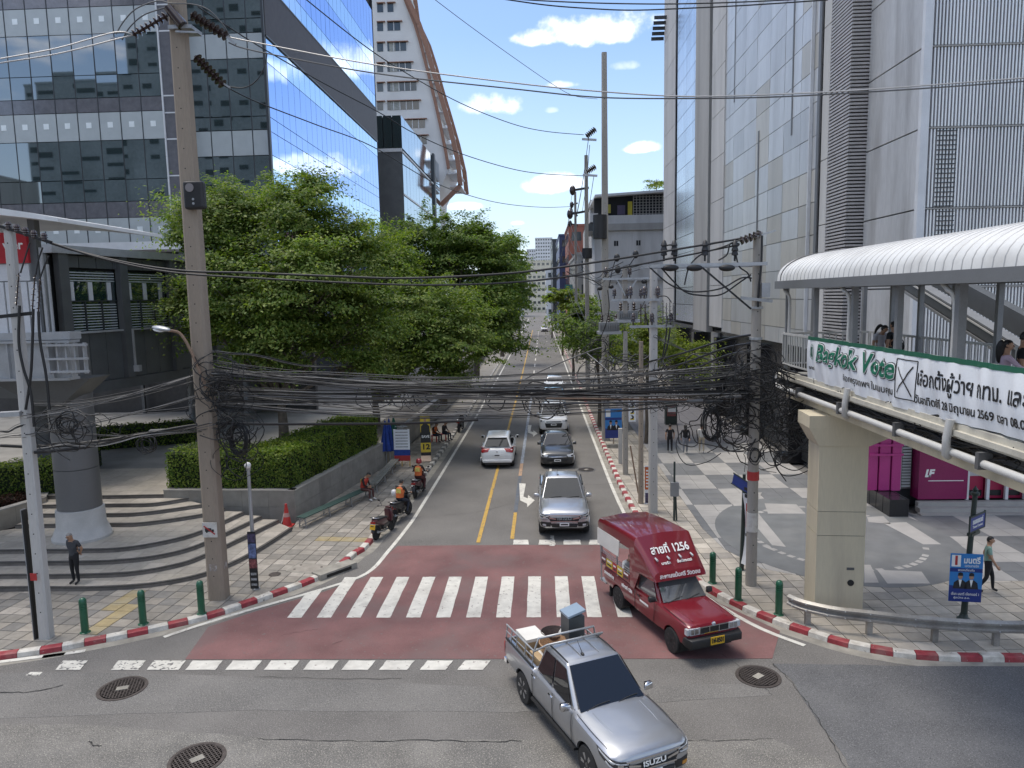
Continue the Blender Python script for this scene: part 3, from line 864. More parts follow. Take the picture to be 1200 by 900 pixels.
for y0,y1,k in rows2:
 z0,z1=z2(y0),z2(y1)
 m,nm={'S':(M['spandrel'],'spandrel_panel'),'G':(M['glass_dark'],'glass_pane')}[k]
 for i in range(5):
  pane(office,nm,m,(x2+st2*(i+.5),F2,(z0+z1)/2),st2-.07,z1-z0-.06,'x',tilt=.008 if k=='G' else .002)
for i in range(6):
 MB().bb(x2+st2*i-.035,x2+st2*i+.035,F2-.05,F2+.1,z2(300),46).build('mullion',M['mullion'],office)
MB().bb(xs-.05,xs+.05,FY,F2+.1,zs[0],47).build('trim',M['mullion'],office)
zc=lambda py:P(315,py,Y=FY).z
zrow=[6.0,10.0,14.2,zc(240),zc(210),zc(181),zc(153),zc(136),zc(71),zc(40)]
zt=[zc(-26),zc(-26)+1.6,zc(-26)+5.2,zc(-26)+7.4,zc(-26)+12]
ncol=25;sy=(YB-FY-.4)/ncol
def blue_rows(zl,light):
 for k,(a,c) in enumerate(zip(zl,zl[1:])):
  m=M['glass_light'] if k in light else M['glass_blue']
  for i in range(ncol):
   pane(office,'glass_pane',m,(xc,FY+.3+sy*(i+.5),(a+c)/2),sy-.05,c-a-.05,'y',tilt=.0045)
blue_rows(zrow,(4,8));blue_rows(zt,(0,2))
b=MB();za,zb_=zc(40)+.05,zc(-26)-.05
n=40
for i in range(n):
 z=za+(zb_-za)*(i+.5)/n
 b.bb(xc-.12,xc+.1,FY+.2,YB,z-.035,z+.035)
 b.bb(xc-2.2,xc+.1,FY+.12,FY+.2,z-.035,z+.035) if False else None
o=b.build('louvre_slats',M['louvre'],office);o['kind']='stuff'
for z in (za-.05,zb_+.05):
 MB().bb(xc-.15,xc+.14,FY+.2,YB+.02,z-.06,z+.06).build('trim',M['mullion'],office)
for i in range(0,26,5):MB().bb(xc-.2,xc-.05,FY+.25+sy*i,FY+.33+sy*i,za,zb_).build('mullion',M['mullion'],office)
MB().bb(xc-.12,xc+.06,FY-.06,FY+.28,4,47).build('corner_post',M['mullion'],office)
MB().bb(xc-3,xc+.05,YB,YB+.3,3,47).build('end_wall',M['core'],office)
# dark glass block beyond and the white curved tower
annex=thing('office_annex','dark glazed annex with grey end wall between the blue tower and white tower','building')
AY=108.0
xa0,xa1=P(440,200,Y=AY).x,P(472,200,Y=AY).x
zt_a=P(458,135,Y=AY).z;YE=P(515,220,X=xa1).y
MB().bb(xa0-3,xa1-.2,AY+.2,YE,1,zt_a-.2).build('core',M['core'],annex)
zz=[P(458,y,Y=AY).z for y in (270,232,178,174,135)]
for i in range(3):
 w=(xa1-xa0)/3
 pane(annex,'glass_pane',M['glass_dark'],(xa0+w*(i+.5),AY,(zz[3]+zz[4])/2),w-.12,zz[4]-zz[3]-.1,'x',tilt=.006)
MB().bb(xa0,xa1-.02,AY,AY+.15,1,zz[2]).build('end_wall',M['grey_clad'],annex)
MB().bb(xa0,xa1,AY-.1,AY+.1,zz[2],zz[3]).build('trim',M['white_trim'],annex)
ny=14;wy=(YE-AY)/ny
for a,c in ((3,zz[0]),(zz[0],P(472,228,Y=AY).z),(P(472,228,Y=AY).z,zz[2]),(zz[3],zz[4])):
 for i in range(ny):
  pane(annex,'glass_pane',M['glass_side'] if 'glass_side' in M else M.setdefault('glass_side',mat('grey_mirror_glass',(.36,.44,.52),.06,metal=1.0,var=0,fine=0)),(xa1,AY+wy*(i+.5),(a+c)/2),wy-.1,c-a-.08,'y',tilt=.004)
for z in (zz[2],P(472,228,Y=AY).z):MB().bb(xa1-.1,xa1+.15,AY,YE,z-.12,z+.12).build('trim',M['white_trim'],annex)
MB().bb(xa1-.05,xa1+.35,YE-9,YE-7.5,1,P(508,182,X=xa1).z).build('fin',M['mullion'],annex)
tower=thing('white_tower','tall white tower with strip windows and a curved brown edge','tower')
TY=150.0
def tz(x,y):q=P(x,y,Y=TY);return Vector((q.x,q.z))
inner=[(472,-30),(475,0),(487,30),(493,50),(502,85),(510,118),(517,150),(523,180),(526,198)]
outer=[(474,-30),(478,0),(492,30),(500,55),(510,90),(519,120),(529,155),(537,190),(540,218)]
pi=[tz(*p) for p in inner];po=[tz(*p) for p in outer]
xl=P(425,100,Y=TY).x
poly=[(xl,0),(tz(500,330).x,0),(tz(512,230).x,tz(512,230).y)]+[(p.x,p.y) for p in pi[::-1]]+[(xl,pi[0].y)]
b=MB();b.slab([(x,TY,z) for x,z in poly],(0,1,0),16);b.build('wall',M['plaster'],tower)
b=MB()
for i in range(len(po)-1):
 a,c=po[i],po[i+1]
 b.bar((a.x,TY-.6,a.y),(c.x,TY-.6,c.y),.9,.9)
a,c,e=tz(540,218),tz(517,241),tz(526,198)
b.bar((a.x,TY-.6,a.y),(c.x,TY-.6,c.y),.9,.8)
b.build('curved_edge',M['brown_rib'],tower)
for L_,dy,w_ in ((po,12,.9),(pi,-.3,.6)):
 b=MB()
 for a,c in zip(L_,L_[1:]):b.bar((a.x,TY+dy,a.y),(c.x,TY+dy,c.y),w_,w_)
 b.build('curved_edge',M['brown_rib'],tower)
for i in range(16):
 t=i/15*(len(po)-1);k=min(int(t),len(po)-2);f=t-k
 a=po[k].lerp(po[k+1],f);c=pi[k].lerp(pi[k+1],f)
 MB().bb(c.x,a.x,TY,TY+10,a.y-.15,a.y+.15).build('balcony_slab',M['plaster'],tower)
wy_=[(9,442,461),(31,442,469),(55,442,476),(79,442,482),(102,442,488),(124,442,491),(146,470,498),(165,484,500),(-14,442,455)]
for y,x0_,x1 in wy_:
 z0,z1=P(460,y+5,Y=TY).z,P(460,y-5,Y=TY).z
 for a,c in ((x0_,449),(454,x1)):
  if c<=a:continue
  a=max(a,440)
  xa,xb=P(a,y,Y=TY).x,P(c,y,Y=TY).x
  f=MB().bb(xa,xb,TY-.05,TY+.1,z0,z1).build('window',M['win_room'],tower)
  MB().bb(xa,xb+.5,TY-.55,TY-.06,z1+.01,z1+.14).build('hood',M['brown_rib'],f)
  n=max(1,int((xb-xa)/1.1))
  for k in range(1,n):MB().bb(xa+(xb-xa)*k/n-.07,xa+(xb-xa)*k/n+.07,TY-.1,TY-.055,z0,z1).build('mullion',M['white_trim'],f)
  if n>2:MB().bb(xa+(xb-xa)*.1,xa+(xb-xa)*.42,TY-.09,TY-.052,z0,z1).build('curtain',M['curtain'],f)
  # grey link building on stilts
gx=lambda t:(GB[0]+t*.182,GB[1]+t*.983)
GB=(P(75,350,Y=31).x,31.0)
link=thing('link_building','dark grey raised building with slatted windows behind the concrete pole','building',(GB[0],GB[1],0),0)
gd=Vector((.182,.983,0)).normalized();gn=Vector((gd.y,-gd.x,0))
def gp_(t,z,o=0.0):return Vector((GB[0],GB[1],z))+gd*t+gn*o
def gpanel(name,m,t0,t1,z0,z1,o0,th,parent=None):
 b=MB();b.slab([gp_(t0,z0,o0),gp_(t1,z0,o0),gp_(t1,z1,o0),gp_(t0,z1,o0)],gn,th)
 return b.build(name,m,parent or link,world=True)
zg=lambda py,t=0:P(75+18*t,py,Y=31+t).z
ztop,zlin,zsil,zbot=zg(297),zg(316),zg(390),zg(452)
LEN=22.0
b=MB();b.slab([gp_(-.5,zbot,-8),gp_(LEN,zbot,-8),gp_(LEN,zbot,-.3),gp_(-.5,zbot,-.3)],(0,0,1),ztop-zbot-.05);b.build('core',M['core'],link,world=True)
b=MB();b.slab([gp_(-.7,zbot-.5,-8.3),gp_(LEN,zbot-.5,-8.3),gp_(LEN,zbot-.5,.05),gp_(-.7,zbot-.5,.05)],(0,0,1),.48);b.build('floor_slab',M['grey_frame'],link,world=True)
b=MB();b.slab([gp_(-.7,ztop,-8.3),gp_(LEN,ztop,-8.3),gp_(LEN,ztop,.3),gp_(-.7,ztop,.3)],(0,0,1),.35);b.build('roof',M['steel_pale'],link,world=True)
bays=[(.25,3.2),(3.75,6.7),(7.25,10.2),(10.75,13.7),(14.25,17.2)]
for k in range(6):gpanel('pilaster',M['grey_frame'],-.3+3.5*k,.2+3.5*k,zbot,ztop,-.1,.3)
for k in range(18):
 gpanel('cladding_panel',M['grey_clad'],.02+k*1.0,.98+k*1.0,zlin+.12,ztop-.05,-.12,.10)
for t0,t1 in bays:
 for k in range(3):
  w=(t1-t0)/3
  gpanel('cladding_panel',M['grey_clad'],t0+w*k+.015,t0+w*(k+1)-.015,zbot,zsil-.1,-.15,.12)
 f=gpanel('window',M['glass_dark'],t0,t1,zsil,zlin,-.22,.06)
 gpanel('sill',M['steel_pale'],t0-.05,t1+.05,zsil-.08,zsil,-.16,.28,f)
 for k in range(10):
  z=zsil+.05+k*.125
  gpanel('slat',M['blind'],t0+.05,t1-.05,z,z+.045,-.155,.03,f)
 for k in range(4):
  z=zlin-.06-k*.12
  gpanel('slat',M['blind'],t0+.05,t1-.05,z-.05,z,-.155,.03,f)
 zm=zsil+(zlin-zsil)*.50
 gpanel('rail',M['mullion'],t0,t1,zm-.03,zm+.03,-.12,.06,f)
 for k in range(1,3):gpanel('mullion',M['mullion'],t0+(t1-t0)*k/3-.03,t0+(t1-t0)*k/3+.03,zsil,zm,-.12,.06,f)
 for k in (.12,.48,.86):gpanel('curtain',M['white_clad'],t0+(t1-t0)*k-.12,t0+(t1-t0)*k+.12,zm,zlin-.5,-.155,.03,f)
gpanel('drain_pipe',M['steel_pale'],3.62,3.70,zbot+.3,zsil,.2,.08)
MB().bb(-.15,.15,-.12,.12,0,.3).build('junction_box',M['steel_pale'],link).location=gp_(3.7,zbot+.25,.3)-Vector((GB[0],GB[1],0))
e0=gp_(-.5,0,0)
b=MB();b.slab([gp_(-.55,zbot,-8),gp_(-.55,zbot,-.1),gp_(-.55,ztop,-.1),gp_(-.55,ztop,-8)],-gd,.1);b.build('end_wall',M['grey_clad'],link,world=True)
for t,o in ((2,-4),(11,-1.8),(20,-4)):
 q=gp_(t,0,o)
 c=thing('concrete_column',['grey round column in the shade under the raised building','grey round column behind the concrete pole and hedge','far round column in the shade below the raised building'][int(t/9)],'column',(q.x,q.y,TOP),0,'columns under the raised building')
 b=MB();b.lathe([(.62,-.04),(.62,.9),(.58,.95),(.58,zbot-.52-TOP)],n=24);b.build('shaft',M['grey_col'] if 'grey_col' in M else M.setdefault('grey_col',mat('grey_column_paint',(.13,.135,.14),.5,var=.12,scale=1,fine=20,dirt=(.08,.08,.08),dirt_amt=.4)),c)
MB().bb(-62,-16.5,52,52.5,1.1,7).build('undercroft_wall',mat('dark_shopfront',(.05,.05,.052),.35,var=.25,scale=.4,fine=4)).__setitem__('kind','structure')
# round column with flared base
c0=P(86,634,z=.7)
rc=thing('round_column','grey clad round column with pale flared base on the steps','column',(c0.x,c0.y+.55,.68))
zc_=P(85,500,Y=c0.y+.5).z
MB().lathe([(1.0,0),(1.0,.10),(.97,.12),(.86,.42),(.82,.48),(.80,1.12),(.75,1.14)],n=36).build('base',M['col_base'] if 'col_base' in M else M.setdefault('col_base',mat('pale_concrete',(.46,.45,.43),.7,var=.1,scale=1.5,fine=40,dirt=(.3,.29,.27),dirt_amt=.5)),rc)
for k in range(4):
 a=1.14+k*1.5
 MB().lathe([(.70,a+.006),(.735,a+.012),(.735,a+1.488),(.70,a+1.494)],n=36).build('cladding_ring',M['col_clad'] if 'col_clad' in M else M.setdefault('col_clad',mat('column_cladding',(.15,.15,.15),.5,metal=.2,var=.05,scale=.8,fine=20)),rc)
 # elevated walkway on top of that column
WY=c0.y+.6
wk=thing('elevated_walkway','pale grey elevated walkway with white canopy and red sign over the column','walkway')
wx=lambda px,py=420:P(px,py,Y=WY-2.0).x
wz=lambda py,px=40:P(px,py,Y=WY-2.0).z
xe=wx(83)
gz0,gz1=wz(443),wz(402)
def wbox(name,m,x0,x1,y0,y1,z0,z1):return MB().bb(x0,x1,y0,y1,z0,z1).build(name,m,wk)
wbox('girder',M['steel_pale'],-42,xe,WY-2.0,WY-1.7,gz0,gz1)
wbox('girder',M['steel_pale'],-42,xe-4.2,WY+1.7,WY+2.0,gz0,gz1)
wbox('girder_flange',M['steel_pale'],-42,xe+.1,WY-2.18,WY-1.6,gz1,gz1+.08)
wbox('girder_flange',M['steel_pale'],-42,xe,WY-2.18,WY-1.6,gz0-.08,gz0)
wbox('deck',M['steel_pale'],-42,xe+.1,WY-2.1,WY-1.5,gz1+.10,gz1+.35)
wbox('deck',M['steel_pale'],-42,xe-4.1,WY-1.49,WY+2.1,gz1+.10,gz1+.35)
for k in range(8):wbox('stiffener',M['steel_pale'],xe-.6-k*1.5,xe-.55-k*1.5,WY-2.12,WY-2.001,gz0,gz1)
for k in range(5):wbox('bracket',M['steel_pale'],xe-.55+k*.3,xe-.50+k*.3,WY-2.35,WY-2.19,gz0+.15,gz1+.0)
for z in (gz0+.2,gz0+.62,gz1-.1):wbox('bracket_rail',M['steel_pale'],xe-.7,xe+.85,WY-2.45,WY-2.36,z,z+.07)
MB().slab([(xe-3.4,WY-1.4,gz0-.1),(xe+.2,WY-1.4,gz0-.1),(xe-1.2,WY-1.0,gz0-1.1),(xe-2.0,WY-1.0,gz0-1.1)],(0,1,0),1.2).build('cap_head',M['grey_clad'],wk)
zp0,zp1=wz(392),wz(330)
px_edges=[-60,-30,0,13,40,52]
for a,c in zip(px_edges,px_edges[1:]):
 wbox('side_panel',M['white_clad'],wx(a)+.03,wx(c)-.03,WY-1.98,WY-1.92,zp0,zp1)
wbox('side_panel_top',M['white_clad'],wx(-60),wx(44)-.02,WY-1.97,WY-1.92,zp1+.04,wz(309))
M['sign_red']=mat('red_sign',(.42,.02,.03),.4,var=.05)
sg=wbox('sign_board',M['sign_red'],wx(-60),wx(46),WY-2.06,WY-1.93,wz(308),wz(272))
wbox('post',M['grey_frame'],wx(46),wx(54),WY-1.95,WY-1.7,gz1+.35,wz(250))
wbox('post',M['steel_pale'],wx(56),wx(59),WY-1.95,WY-1.88,gz1+.35,wz(290))
wbox('post',M['steel_pale'],wx(63),wx(65),WY-1.95,WY-1.88,gz1+.35,wz(310))
wbox('post',M['grey_frame'],wx(-40),wx(-30),WY-1.95,WY-1.7,gz1+.35,wz(250))
b=MB()
cx1=wx(96,255);zr=wz(262)
prof=[(cx1,zr+.02),(cx1-1.0,zr+.22),(cx1-2.2,zr+.42),(cx1-3.6,zr+.55),(cx1-6,zr+.55),(cx1-14,zr+.3)]
n=len(prof)
vs=[(x,WY-3.2,z) for x,z in prof]+[(x,WY+3,z) for x,z in prof]+[(x,WY-3.2,z-.12-.05*i) for i,(x,z) in enumerate(prof)]+[(x,WY+3,z-.12-.05*i) for i,(x,z) in enumerate(prof)]
fs=[]
for i in range(n-1):
 fs+=[(i,n+i,n+i+1,i+1),(2*n+i,2*n+i+1,3*n+i+1,3*n+i),(i,i+1,2*n+i+1,2*n+i),(n+i,3*n+i,3*n+i+1,n+i+1)]
fs+=[(0,2*n,3*n,n),(n-1,2*n-1,4*n-1,3*n-1)]
b.add(vs,fs);b.build('canopy',mat('white_canopy',(.72,.73,.73),.4,var=.05,dirt=(.5,.5,.5),dirt_amt=.3),wk)
rs=thing('canopy_roof','thin white walkway roof in front of the office tower podium','roof')
za_=P(150,293,Y=50).z
b=MB();b.bb(P(60,290,Y=50).x,P(208,290,Y=50).x,50,53,za_,za_+.55);b.build('roof',M['white_trim'],rs)
for x in (65,140,200):MB().bb(P(x,290,Y=50).x-.1,P(x,290,Y=50).x+.1,51.4,51.6,TOP-.05,za_).build('post',M['grey_frame'],rs)
# lettering
def text_mesh(body,size=1.0,bold=0.0,shear=0.0,ext=0.004,align='CENTER',spacing=1.0):
 c=bpy.data.curves.new('lettering','FONT')
 c.body=body;c.size=size;c.align_x=align;c.align_y='CENTER'
 c.extrude=ext;c.offset=bold;c.shear=shear;c.space_character=spacing;c.resolution_u=3
 o=bpy.data.objects.new('lettering',c);COL.objects.link(o)
 dg=bpy.context.evaluated_depsgraph_get();dg.update()
 me=bpy.data.meshes.new_from_object(o.evaluated_get(dg))
 bpy.data.objects.remove(o)
 return me
def lettering(body,m,parent,origin,xdir,ydir,size,width=None,name='lettering',world=True,bold=0.0,shear=0.0,ext=.004,align='CENTER',lift=.006,warp=None):
 """text laid with its middle at origin; xdir runs along the line, ydir up"""
 me=text_mesh(body,size,bold,shear,ext,align)
 n=len(me.vertices)
 co=np.empty(n*3,np.float32);me.vertices.foreach_get('co',co);co=co.reshape(-1,3)
 if width and n:
  w=co[:,0].max()-co[:,0].min()
  if w>1e-6:co[:,0]*=width/w
 x=Vector(xdir).normalized();y=Vector(ydir);y=(y-x*y.dot(x)).normalized();z=x.cross(y)
 o0=Vector(origin)+z*lift
 R=np.array([x,y,z],np.float32)
 out=co@R+np.array(o0,np.float32)
 if warp is not None:out=warp(co,out)
 if world and parent is not None:
  inv=np.array(ROOTM[top_of(parent).name].inverted())
  out=out@inv[:3,:3].T+inv[:3,3]
 me.vertices.foreach_set('co',out.astype(np.float32).reshape(-1))
 me.materials.clear();me.materials.append(m)
 me.update()
 return inst(name,me,parent)
M['ink_white']=mat('white_lettering',(.80,.80,.78),.5,var=0,fine=0)
M['ink_black']=mat('black_lettering',(.02,.02,.022),.5,var=0,fine=0)
lettering('wer',M['ink_white'],wk,(wx(17,292),WY-2.06,wz(287)),(1,0,0),(0,0,1),.42,bold=.008)
lettering('NAVANA',M['ink_white'],wk,(wx(17,300),WY-2.06,wz(296)),(1,0,0),(0,0,1),.13) if False else None
# right side: metal clad mall, shops, far blocks
def metal(name,c,r,met=.75,rnd=.10):return mat(name,c,r,metal=met,var=.08,scale=.6,fine=12,rnd=rnd,streak=True,dirt=(.36,.35,.33),dirt_amt=.4,dirt_scale=.9)
PANM=[metal('aluminium_panel',(.60,.60,.59),.36,.4),metal('tan_aluminium_panel',(.52,.495,.44),.42,.3),metal('bright_aluminium_panel',(.60,.64,.70),.22,.8)]
M['ribbed']=mat('ribbed_aluminium',(.60,.60,.595),.5,metal=.25,var=.12,scale=.5,fine=20,dirt=(.33,.32,.31),dirt_amt=.65,dirt_scale=1.3,streak=True)
M['fin']=mat('pale_fin',(.74,.74,.735),.4,metal=.35,var=.06,scale=.5,fine=14,dirt=(.38,.38,.38),dirt_amt=.3,streak=True)
M['fin_back']=mat('fin_backing',(.56,.57,.58),.5,metal=.3,var=.1)
M['grey_concrete']=mat('board_concrete',(.36,.35,.33),.8,var=.1,scale=.8,fine=20,bump=.2,dirt=(.2,.195,.185),dirt_amt=.5,dirt_scale=.7,streak=True)
M['pale_concrete_panel']=mat('concrete_panel',(.50,.49,.47),.75,var=.08,scale=.8,fine=20,rnd=.05,dirt=(.3,.29,.28),dirt_amt=.45,streak=True)
M['louvre_pale']=mat('louvre_slat',(.44,.42,.41),.5,metal=.2,var=.1)
M['black_gloss']=mat('black_stone',(.018,.018,.02),.2,var=.1)
M['groove']=mat('dark_groove',(.17,.172,.175),.5,metal=.3,var=.05)
MX=13.4
mall=thing('mall_building','metal panelled mall with brown louvres and pale vertical fins by the plaza','building')
yat=lambda px,X=MX:P(px,250,X=X).y
ZB=6.3;ZT=48.0
def my(name,m,px0,px1,z0,z1,x0=MX,th=.3,X=MX):
 y0,y1=sorted((yat(px0,X),yat(px1,X)))
 return MB().bb(x0,x0+th,y0,y1,z0,z1).build(name,m,mall)
Y0,Y1=yat(958),yat(779)
MB().bb(MX+.35,40,yat(958)+.1,Y1,ZB+.1,ZT).build('core',M['core'],mall)
MB().bb(MX+.4,40,Y0+2,Y1,.1,ZB).build('ground_floor',M['black_gloss'],mall)
colpx=[(848,868),(868,888),(888,906),(906,925),(925,941),(941,957)]
ys=[yat(848)]
edges=[yat(958)+(yat(848)-yat(958))*k/7 for k in range(8)]
rh=1.57
rows_=[ZB+.02]+[ZB+.9+rh*k for k in range(0,22)]
cand=[]
for i in range(7):
 for j in range(len(rows_)-1):
  y0,y1=edges[i],edges[i+1];z0,z1=rows_[j],rows_[j+1]
  c=(MX,(y0+y1)/2,(z0+z1)/2)
  x,y=proj(c)
  cand.append((y>-40,y0,y1,z0,z1))
PL={}
def mpanel(y0,y1,z0,z1,m,x=MX):
 key=(round(y1-y0,2),round(z1-z0,2),m.name)
 if key not in PL:PL[key]=unit_box_mesh('metal_panel',m,(.06,y1-y0-.035,z1-z0-.035))
 return inst('metal_panel',PL[key],mall,(x,(y0+y1)/2,(z0+z1)/2),(0,random.uniform(-.006,.006),random.uniform(-.006,.006)))
top_rest=MB()
for vis,y0,y1,z0,z1 in cand:
 r=random.random()
 near=(y0-edges[0])/(edges[-1]-edges[0])
 m=PANM[1] if r<(.45 if z0<13 else .28)*(1-near*.6) else PANM[0]
 if vis:mpanel(y0,y1,z0,z1,m)
 else:top_rest.bb(MX-.03,MX+.03,y0+.02,y1-.02,z0+.02,z1-.02)
if top_rest.v:o=top_rest.build('metal_panels',PANM[0],mall);o['kind']='stuff'
MB().bb(MX+.04,MX+.3,edges[0],edges[-1],ZB,ZT).build('backing',M['groove'],mall)
def fin(px,z0,z1,w=.14,out=.05):
 y=yat(px);return MB().bb(MX-out-.031,MX-.031,y-w/2,y+w/2,z0,z1).build('groove',M['groove'],mall)
fin(859,22,ZT,.2,.02);fin(888,P(888,290,X=MX).z-4,P(888,155,X=MX).z,.22,.03);fin(926,P(926,160,X=MX).z,ZT,.16,.03)
fin(957.5,ZB,ZT,.3,.06)
MB().bb(MX-.2,MX-.04,yat(950)-.05,yat(950)+.05,ZB,ZT).build('trim',M['white_trim'],mall)
def bay(px0,px1,m,rows,x,name,ncol=1):
 y0,y1=sorted((yat(px0),yat(px1)))
 z=ZB+.3
 while z<ZT:
  for c in range(ncol):
   a=y0+(y1-y0)*c/ncol;e=y0+(y1-y0)*(c+1)/ncol
   b=MB();b.bb(x,x+.08,a+.03,e-.03,z+.02,min(z+rows,ZT)-.02);o=b.build(name,m,mall)
  z+=rows
my('pier',M['grey_concrete'],816,832,ZB-.2,ZT,MX-.18,.5)
bay(834,849,M['pale_concrete_panel'],3.14,MX-.10,'concrete_panel')
bay(793,815,PANM[2],1.57,MX-.02,'metal_panel',2)
bay(779,792,M['pale_concrete_panel'],3.14,MX-.14,'concrete_panel')
MB().bb(MX-.1,MX+.3,yat(784),yat(780),34,ZT).build('pier',M['grey_concrete'],mall)
b=MB();
for k in range(5):b.bb(MX-1.4,MX-.1,yat(781)-.4+k*.5,yat(781)-.3+k*.5,P(783,22,X=MX).z-k*.35,P(783,18,X=MX).z-k*.35)
b.build('floodlight_bracket',M['mullion'],mall)
for px in (832,870,915):my('ground_pier',M['grey_concrete'] if px==832 else M['black_gloss'],px,px+8,.1,ZB-.21,MX+.2,.18)
for k in range(5):
 y0=33+k*8
 sh=MB();
 for j in range(24):sh.bb(MX-.06+.35,MX+.39,y0,y0+5.2,.35+j*.16,.35+j*.16+.13)
 o=sh.build('roller_shutter',M['mullion'],mall);o['kind']='stuff'
 MB().bb(MX-.38,MX+.398,y0+5.35,y0+6.3,.12,ZB-.4).build('shop_pier',M['black_gloss'],mall)
 MB().bb(MX-.75,MX-.381,y0+5.2,y0+6.45,.12,.55).build('plinth',M['black_gloss'],mall)
LX=MX-.0
yl0,yl1=yat(990),yat(968)
lw=P(1012,200,Y=yl0).x-P(990,200,Y=yl0).x
zl=[4.8+.15*k for k in range(int((ZT-4.8)/.15))]
b=MB()
for z in zl:
 b.bb(LX,LX+.12,yl0+.02,yl1,z,z+.085)
 b.bb(LX,LX+lw+.4,yl0-.10,yl0+.015,z,z+.085)
o=b.build('louvre_slats',M['louvre_pale'],mall);o['kind']='stuff'
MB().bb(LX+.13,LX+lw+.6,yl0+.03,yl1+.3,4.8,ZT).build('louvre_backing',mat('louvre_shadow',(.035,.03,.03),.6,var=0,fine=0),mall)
for k in range(14):MB().bb(LX-.005,LX+.3,yl1+.02,yat(960),ZB+k*3.0,ZB+k*3.0+2.96).build('concrete_panel',M['pale_concrete_panel'],mall)
RX=LX+lw
yr1=yl0-.1
yr0=P(1068,338,X=RX).y
zst=[3.0,P(1070,338,Y=yr0).z,P(1072,246,Y=yr0).z,P(1077,152,Y=yr0).z,P(1080,57,Y=yr0).z]
dz=zst[4]-zst[3]
zst+=[zst[4]+dz*k for k in range(1,9)]
zst=[4.6]+zst[1:]
for a,c in zip(zst,zst[1:]):
 nb=5
 for k in range(nb):
  y0=yr0+(yr1-yr0)*k/nb;y1=yr0+(yr1-yr0)*(k+1)/nb
  b=MB();b.bb(RX,RX+.1,y0+.004,y1-.004,a+.03,c-.03)
  q=16
  for t in range(q):
   yy=y0+(y1-y0)*(t+.5)/q
   b.bb(RX-.02,RX-.001,yy-.02,yy+.02,a+.03,c-.03)
  o=b.build('ribbed_panel',M['ribbed'],mall)
MB().bb(RX+.12,RX+.3,yr0+.1,yr1,4.6,ZT).build('backing',M['groove'],mall)
MB().bb(RX-.03,RX+.26,yr0-.22,yr0-.003,4.6,ZT).build('corner_post',M['white_trim'],mall)
XE=36.0
MB().bb(RX+.27,XE,yr0+.05,yr0+12,4.6,ZT).build('fin_backing',M['fin_back'],mall)
for a,c in zip(zst,zst[1:]):
 b=MB();x=RX+.36
 while x<20.8:
  b.bb(x,x+.058,yr0-.17,yr0+.04,a+.07,c-.02);x+=.122
 o=b.build('fins',M['fin'],mall);o['kind']='stuff'
 MB().bb(RX+.27,XE,yr0-.20,yr0+.045,c-.005,c+.04).build('storey_joint',M['grey_concrete'],mall)
 MB().bb(RX+.27,XE,yr0-.05,yr0+.048,(a+c)/2-.03,(a+c)/2+.03).build('transom',M['fin_back'],mall)
for (a,c) in ((zst[1],zst[2]),(zst[2],zst[3])):
 xg0,xg1=(P(1093,200,Y=yr0).x,P(1116,200,Y=yr0).x)
 if a==zst[1]:xg0,xg1=P(1088,380,Y=yr0).x,P(1108,380,Y=yr0).x
 gq=MB()
 for k in range(17):gq.bb(xg0,xg1,yr0-.225,yr0-.201,a+.1+(c-a-.2)*k/16-.018,a+.1+(c-a-.2)*k/16+.018)
 f=MB().bb(xg0,xg1,yr0-.06,yr0-.051,a+.1,c-.05).build('window',M['core'],mall)
 gq.build('grating',M['mullion'],f)['kind']='stuff'
MB().bb(LX,XE,yr0-.1,Y0+4,4.3,4.59).build('soffit',M['mullion'],mall)
# pink shop under the mall
M['pink']=mat('pink_panel',(.42,.035,.20),.35,var=.1,scale=.6,fine=20)
M['magenta']=mat('magenta_panel',(.22,.012,.085),.25,var=.12,scale=.5,fine=20)
M['machine_red']=mat('machine_red',(.33,.012,.06),.35,var=.06)
M['shop_glass']=mat('shop_glass',(.10,.095,.10),.06,var=.3,scale=.8,fine=0,spec=.9)
SYp=P(1067,606,z=.13).y
shop=thing('pink_shop','pink shopfront with black plinth under the mall and footbridge','shop',(P(1067,606,z=.13).x,SYp,.13))
sx=lambda px,Y:P(px,560,Y=Y).x
SF=SYp+1.3
MB().bb(MX+.9,30,SF+.4,SF+8,.13,4.3).build('core',M['core'],shop,world=True)
MB().bb(sx(1020,SF+2),sx(1067,SYp),SYp+.02,SF+5,.13,.85).build('plinth',M['black_gloss'],shop,world=True)
for k in range(4):MB().bb(sx(1067,SYp)-.75+.0,sx(1067,SYp)+.004,SYp+.0+k*.6+.03,SYp+k*.6+.59,.14,.84).build('plinth_tile',M['black_gloss'],shop,world=True)
for k,(a,c) in enumerate(((1018,1030),(1031,1044),(1045,1056))):
 MB().bb(sx(a,SF),sx(c,SF)-.02,SF+.1-k*.05,SF+.5,.86,4.2).build('pink_panel',M['pink'],shop,world=True)
for z in (2.35,2.75):MB().bb(sx(1018,SF),sx(1057,SF),SF-.06,SF-.01,z,z+.09).build('moulding',M['pink'],shop,world=True)
MB().bb(sx(1057,SF),sx(1072,SF),SF+.3,SF+.36,.86,4.2).build('window',M['shop_glass'],shop,world=True)
MB().bb(sx(1056,SF),sx(1059,SF),SF+.2,SF+.3,.86,4.2).build('post',M['steel_pale'],shop,world=True)
bl=MB()
for k in range(26):bl.bb(sx(1060,SF),sx(1070,SF),SF+.22,SF+.25,.95+k*.125,1.03+k*.125)
bl.build('blind',M['blind'],shop,world=True)['kind']='stuff'
sgn=MB().bb(sx(1073,SF),sx(1130,SF),SF-.25,SF+.4,.55,4.2).build('sign_wall',M['magenta'],shop,world=True)
zsg=P(1090,555,Y=SF-.25).z
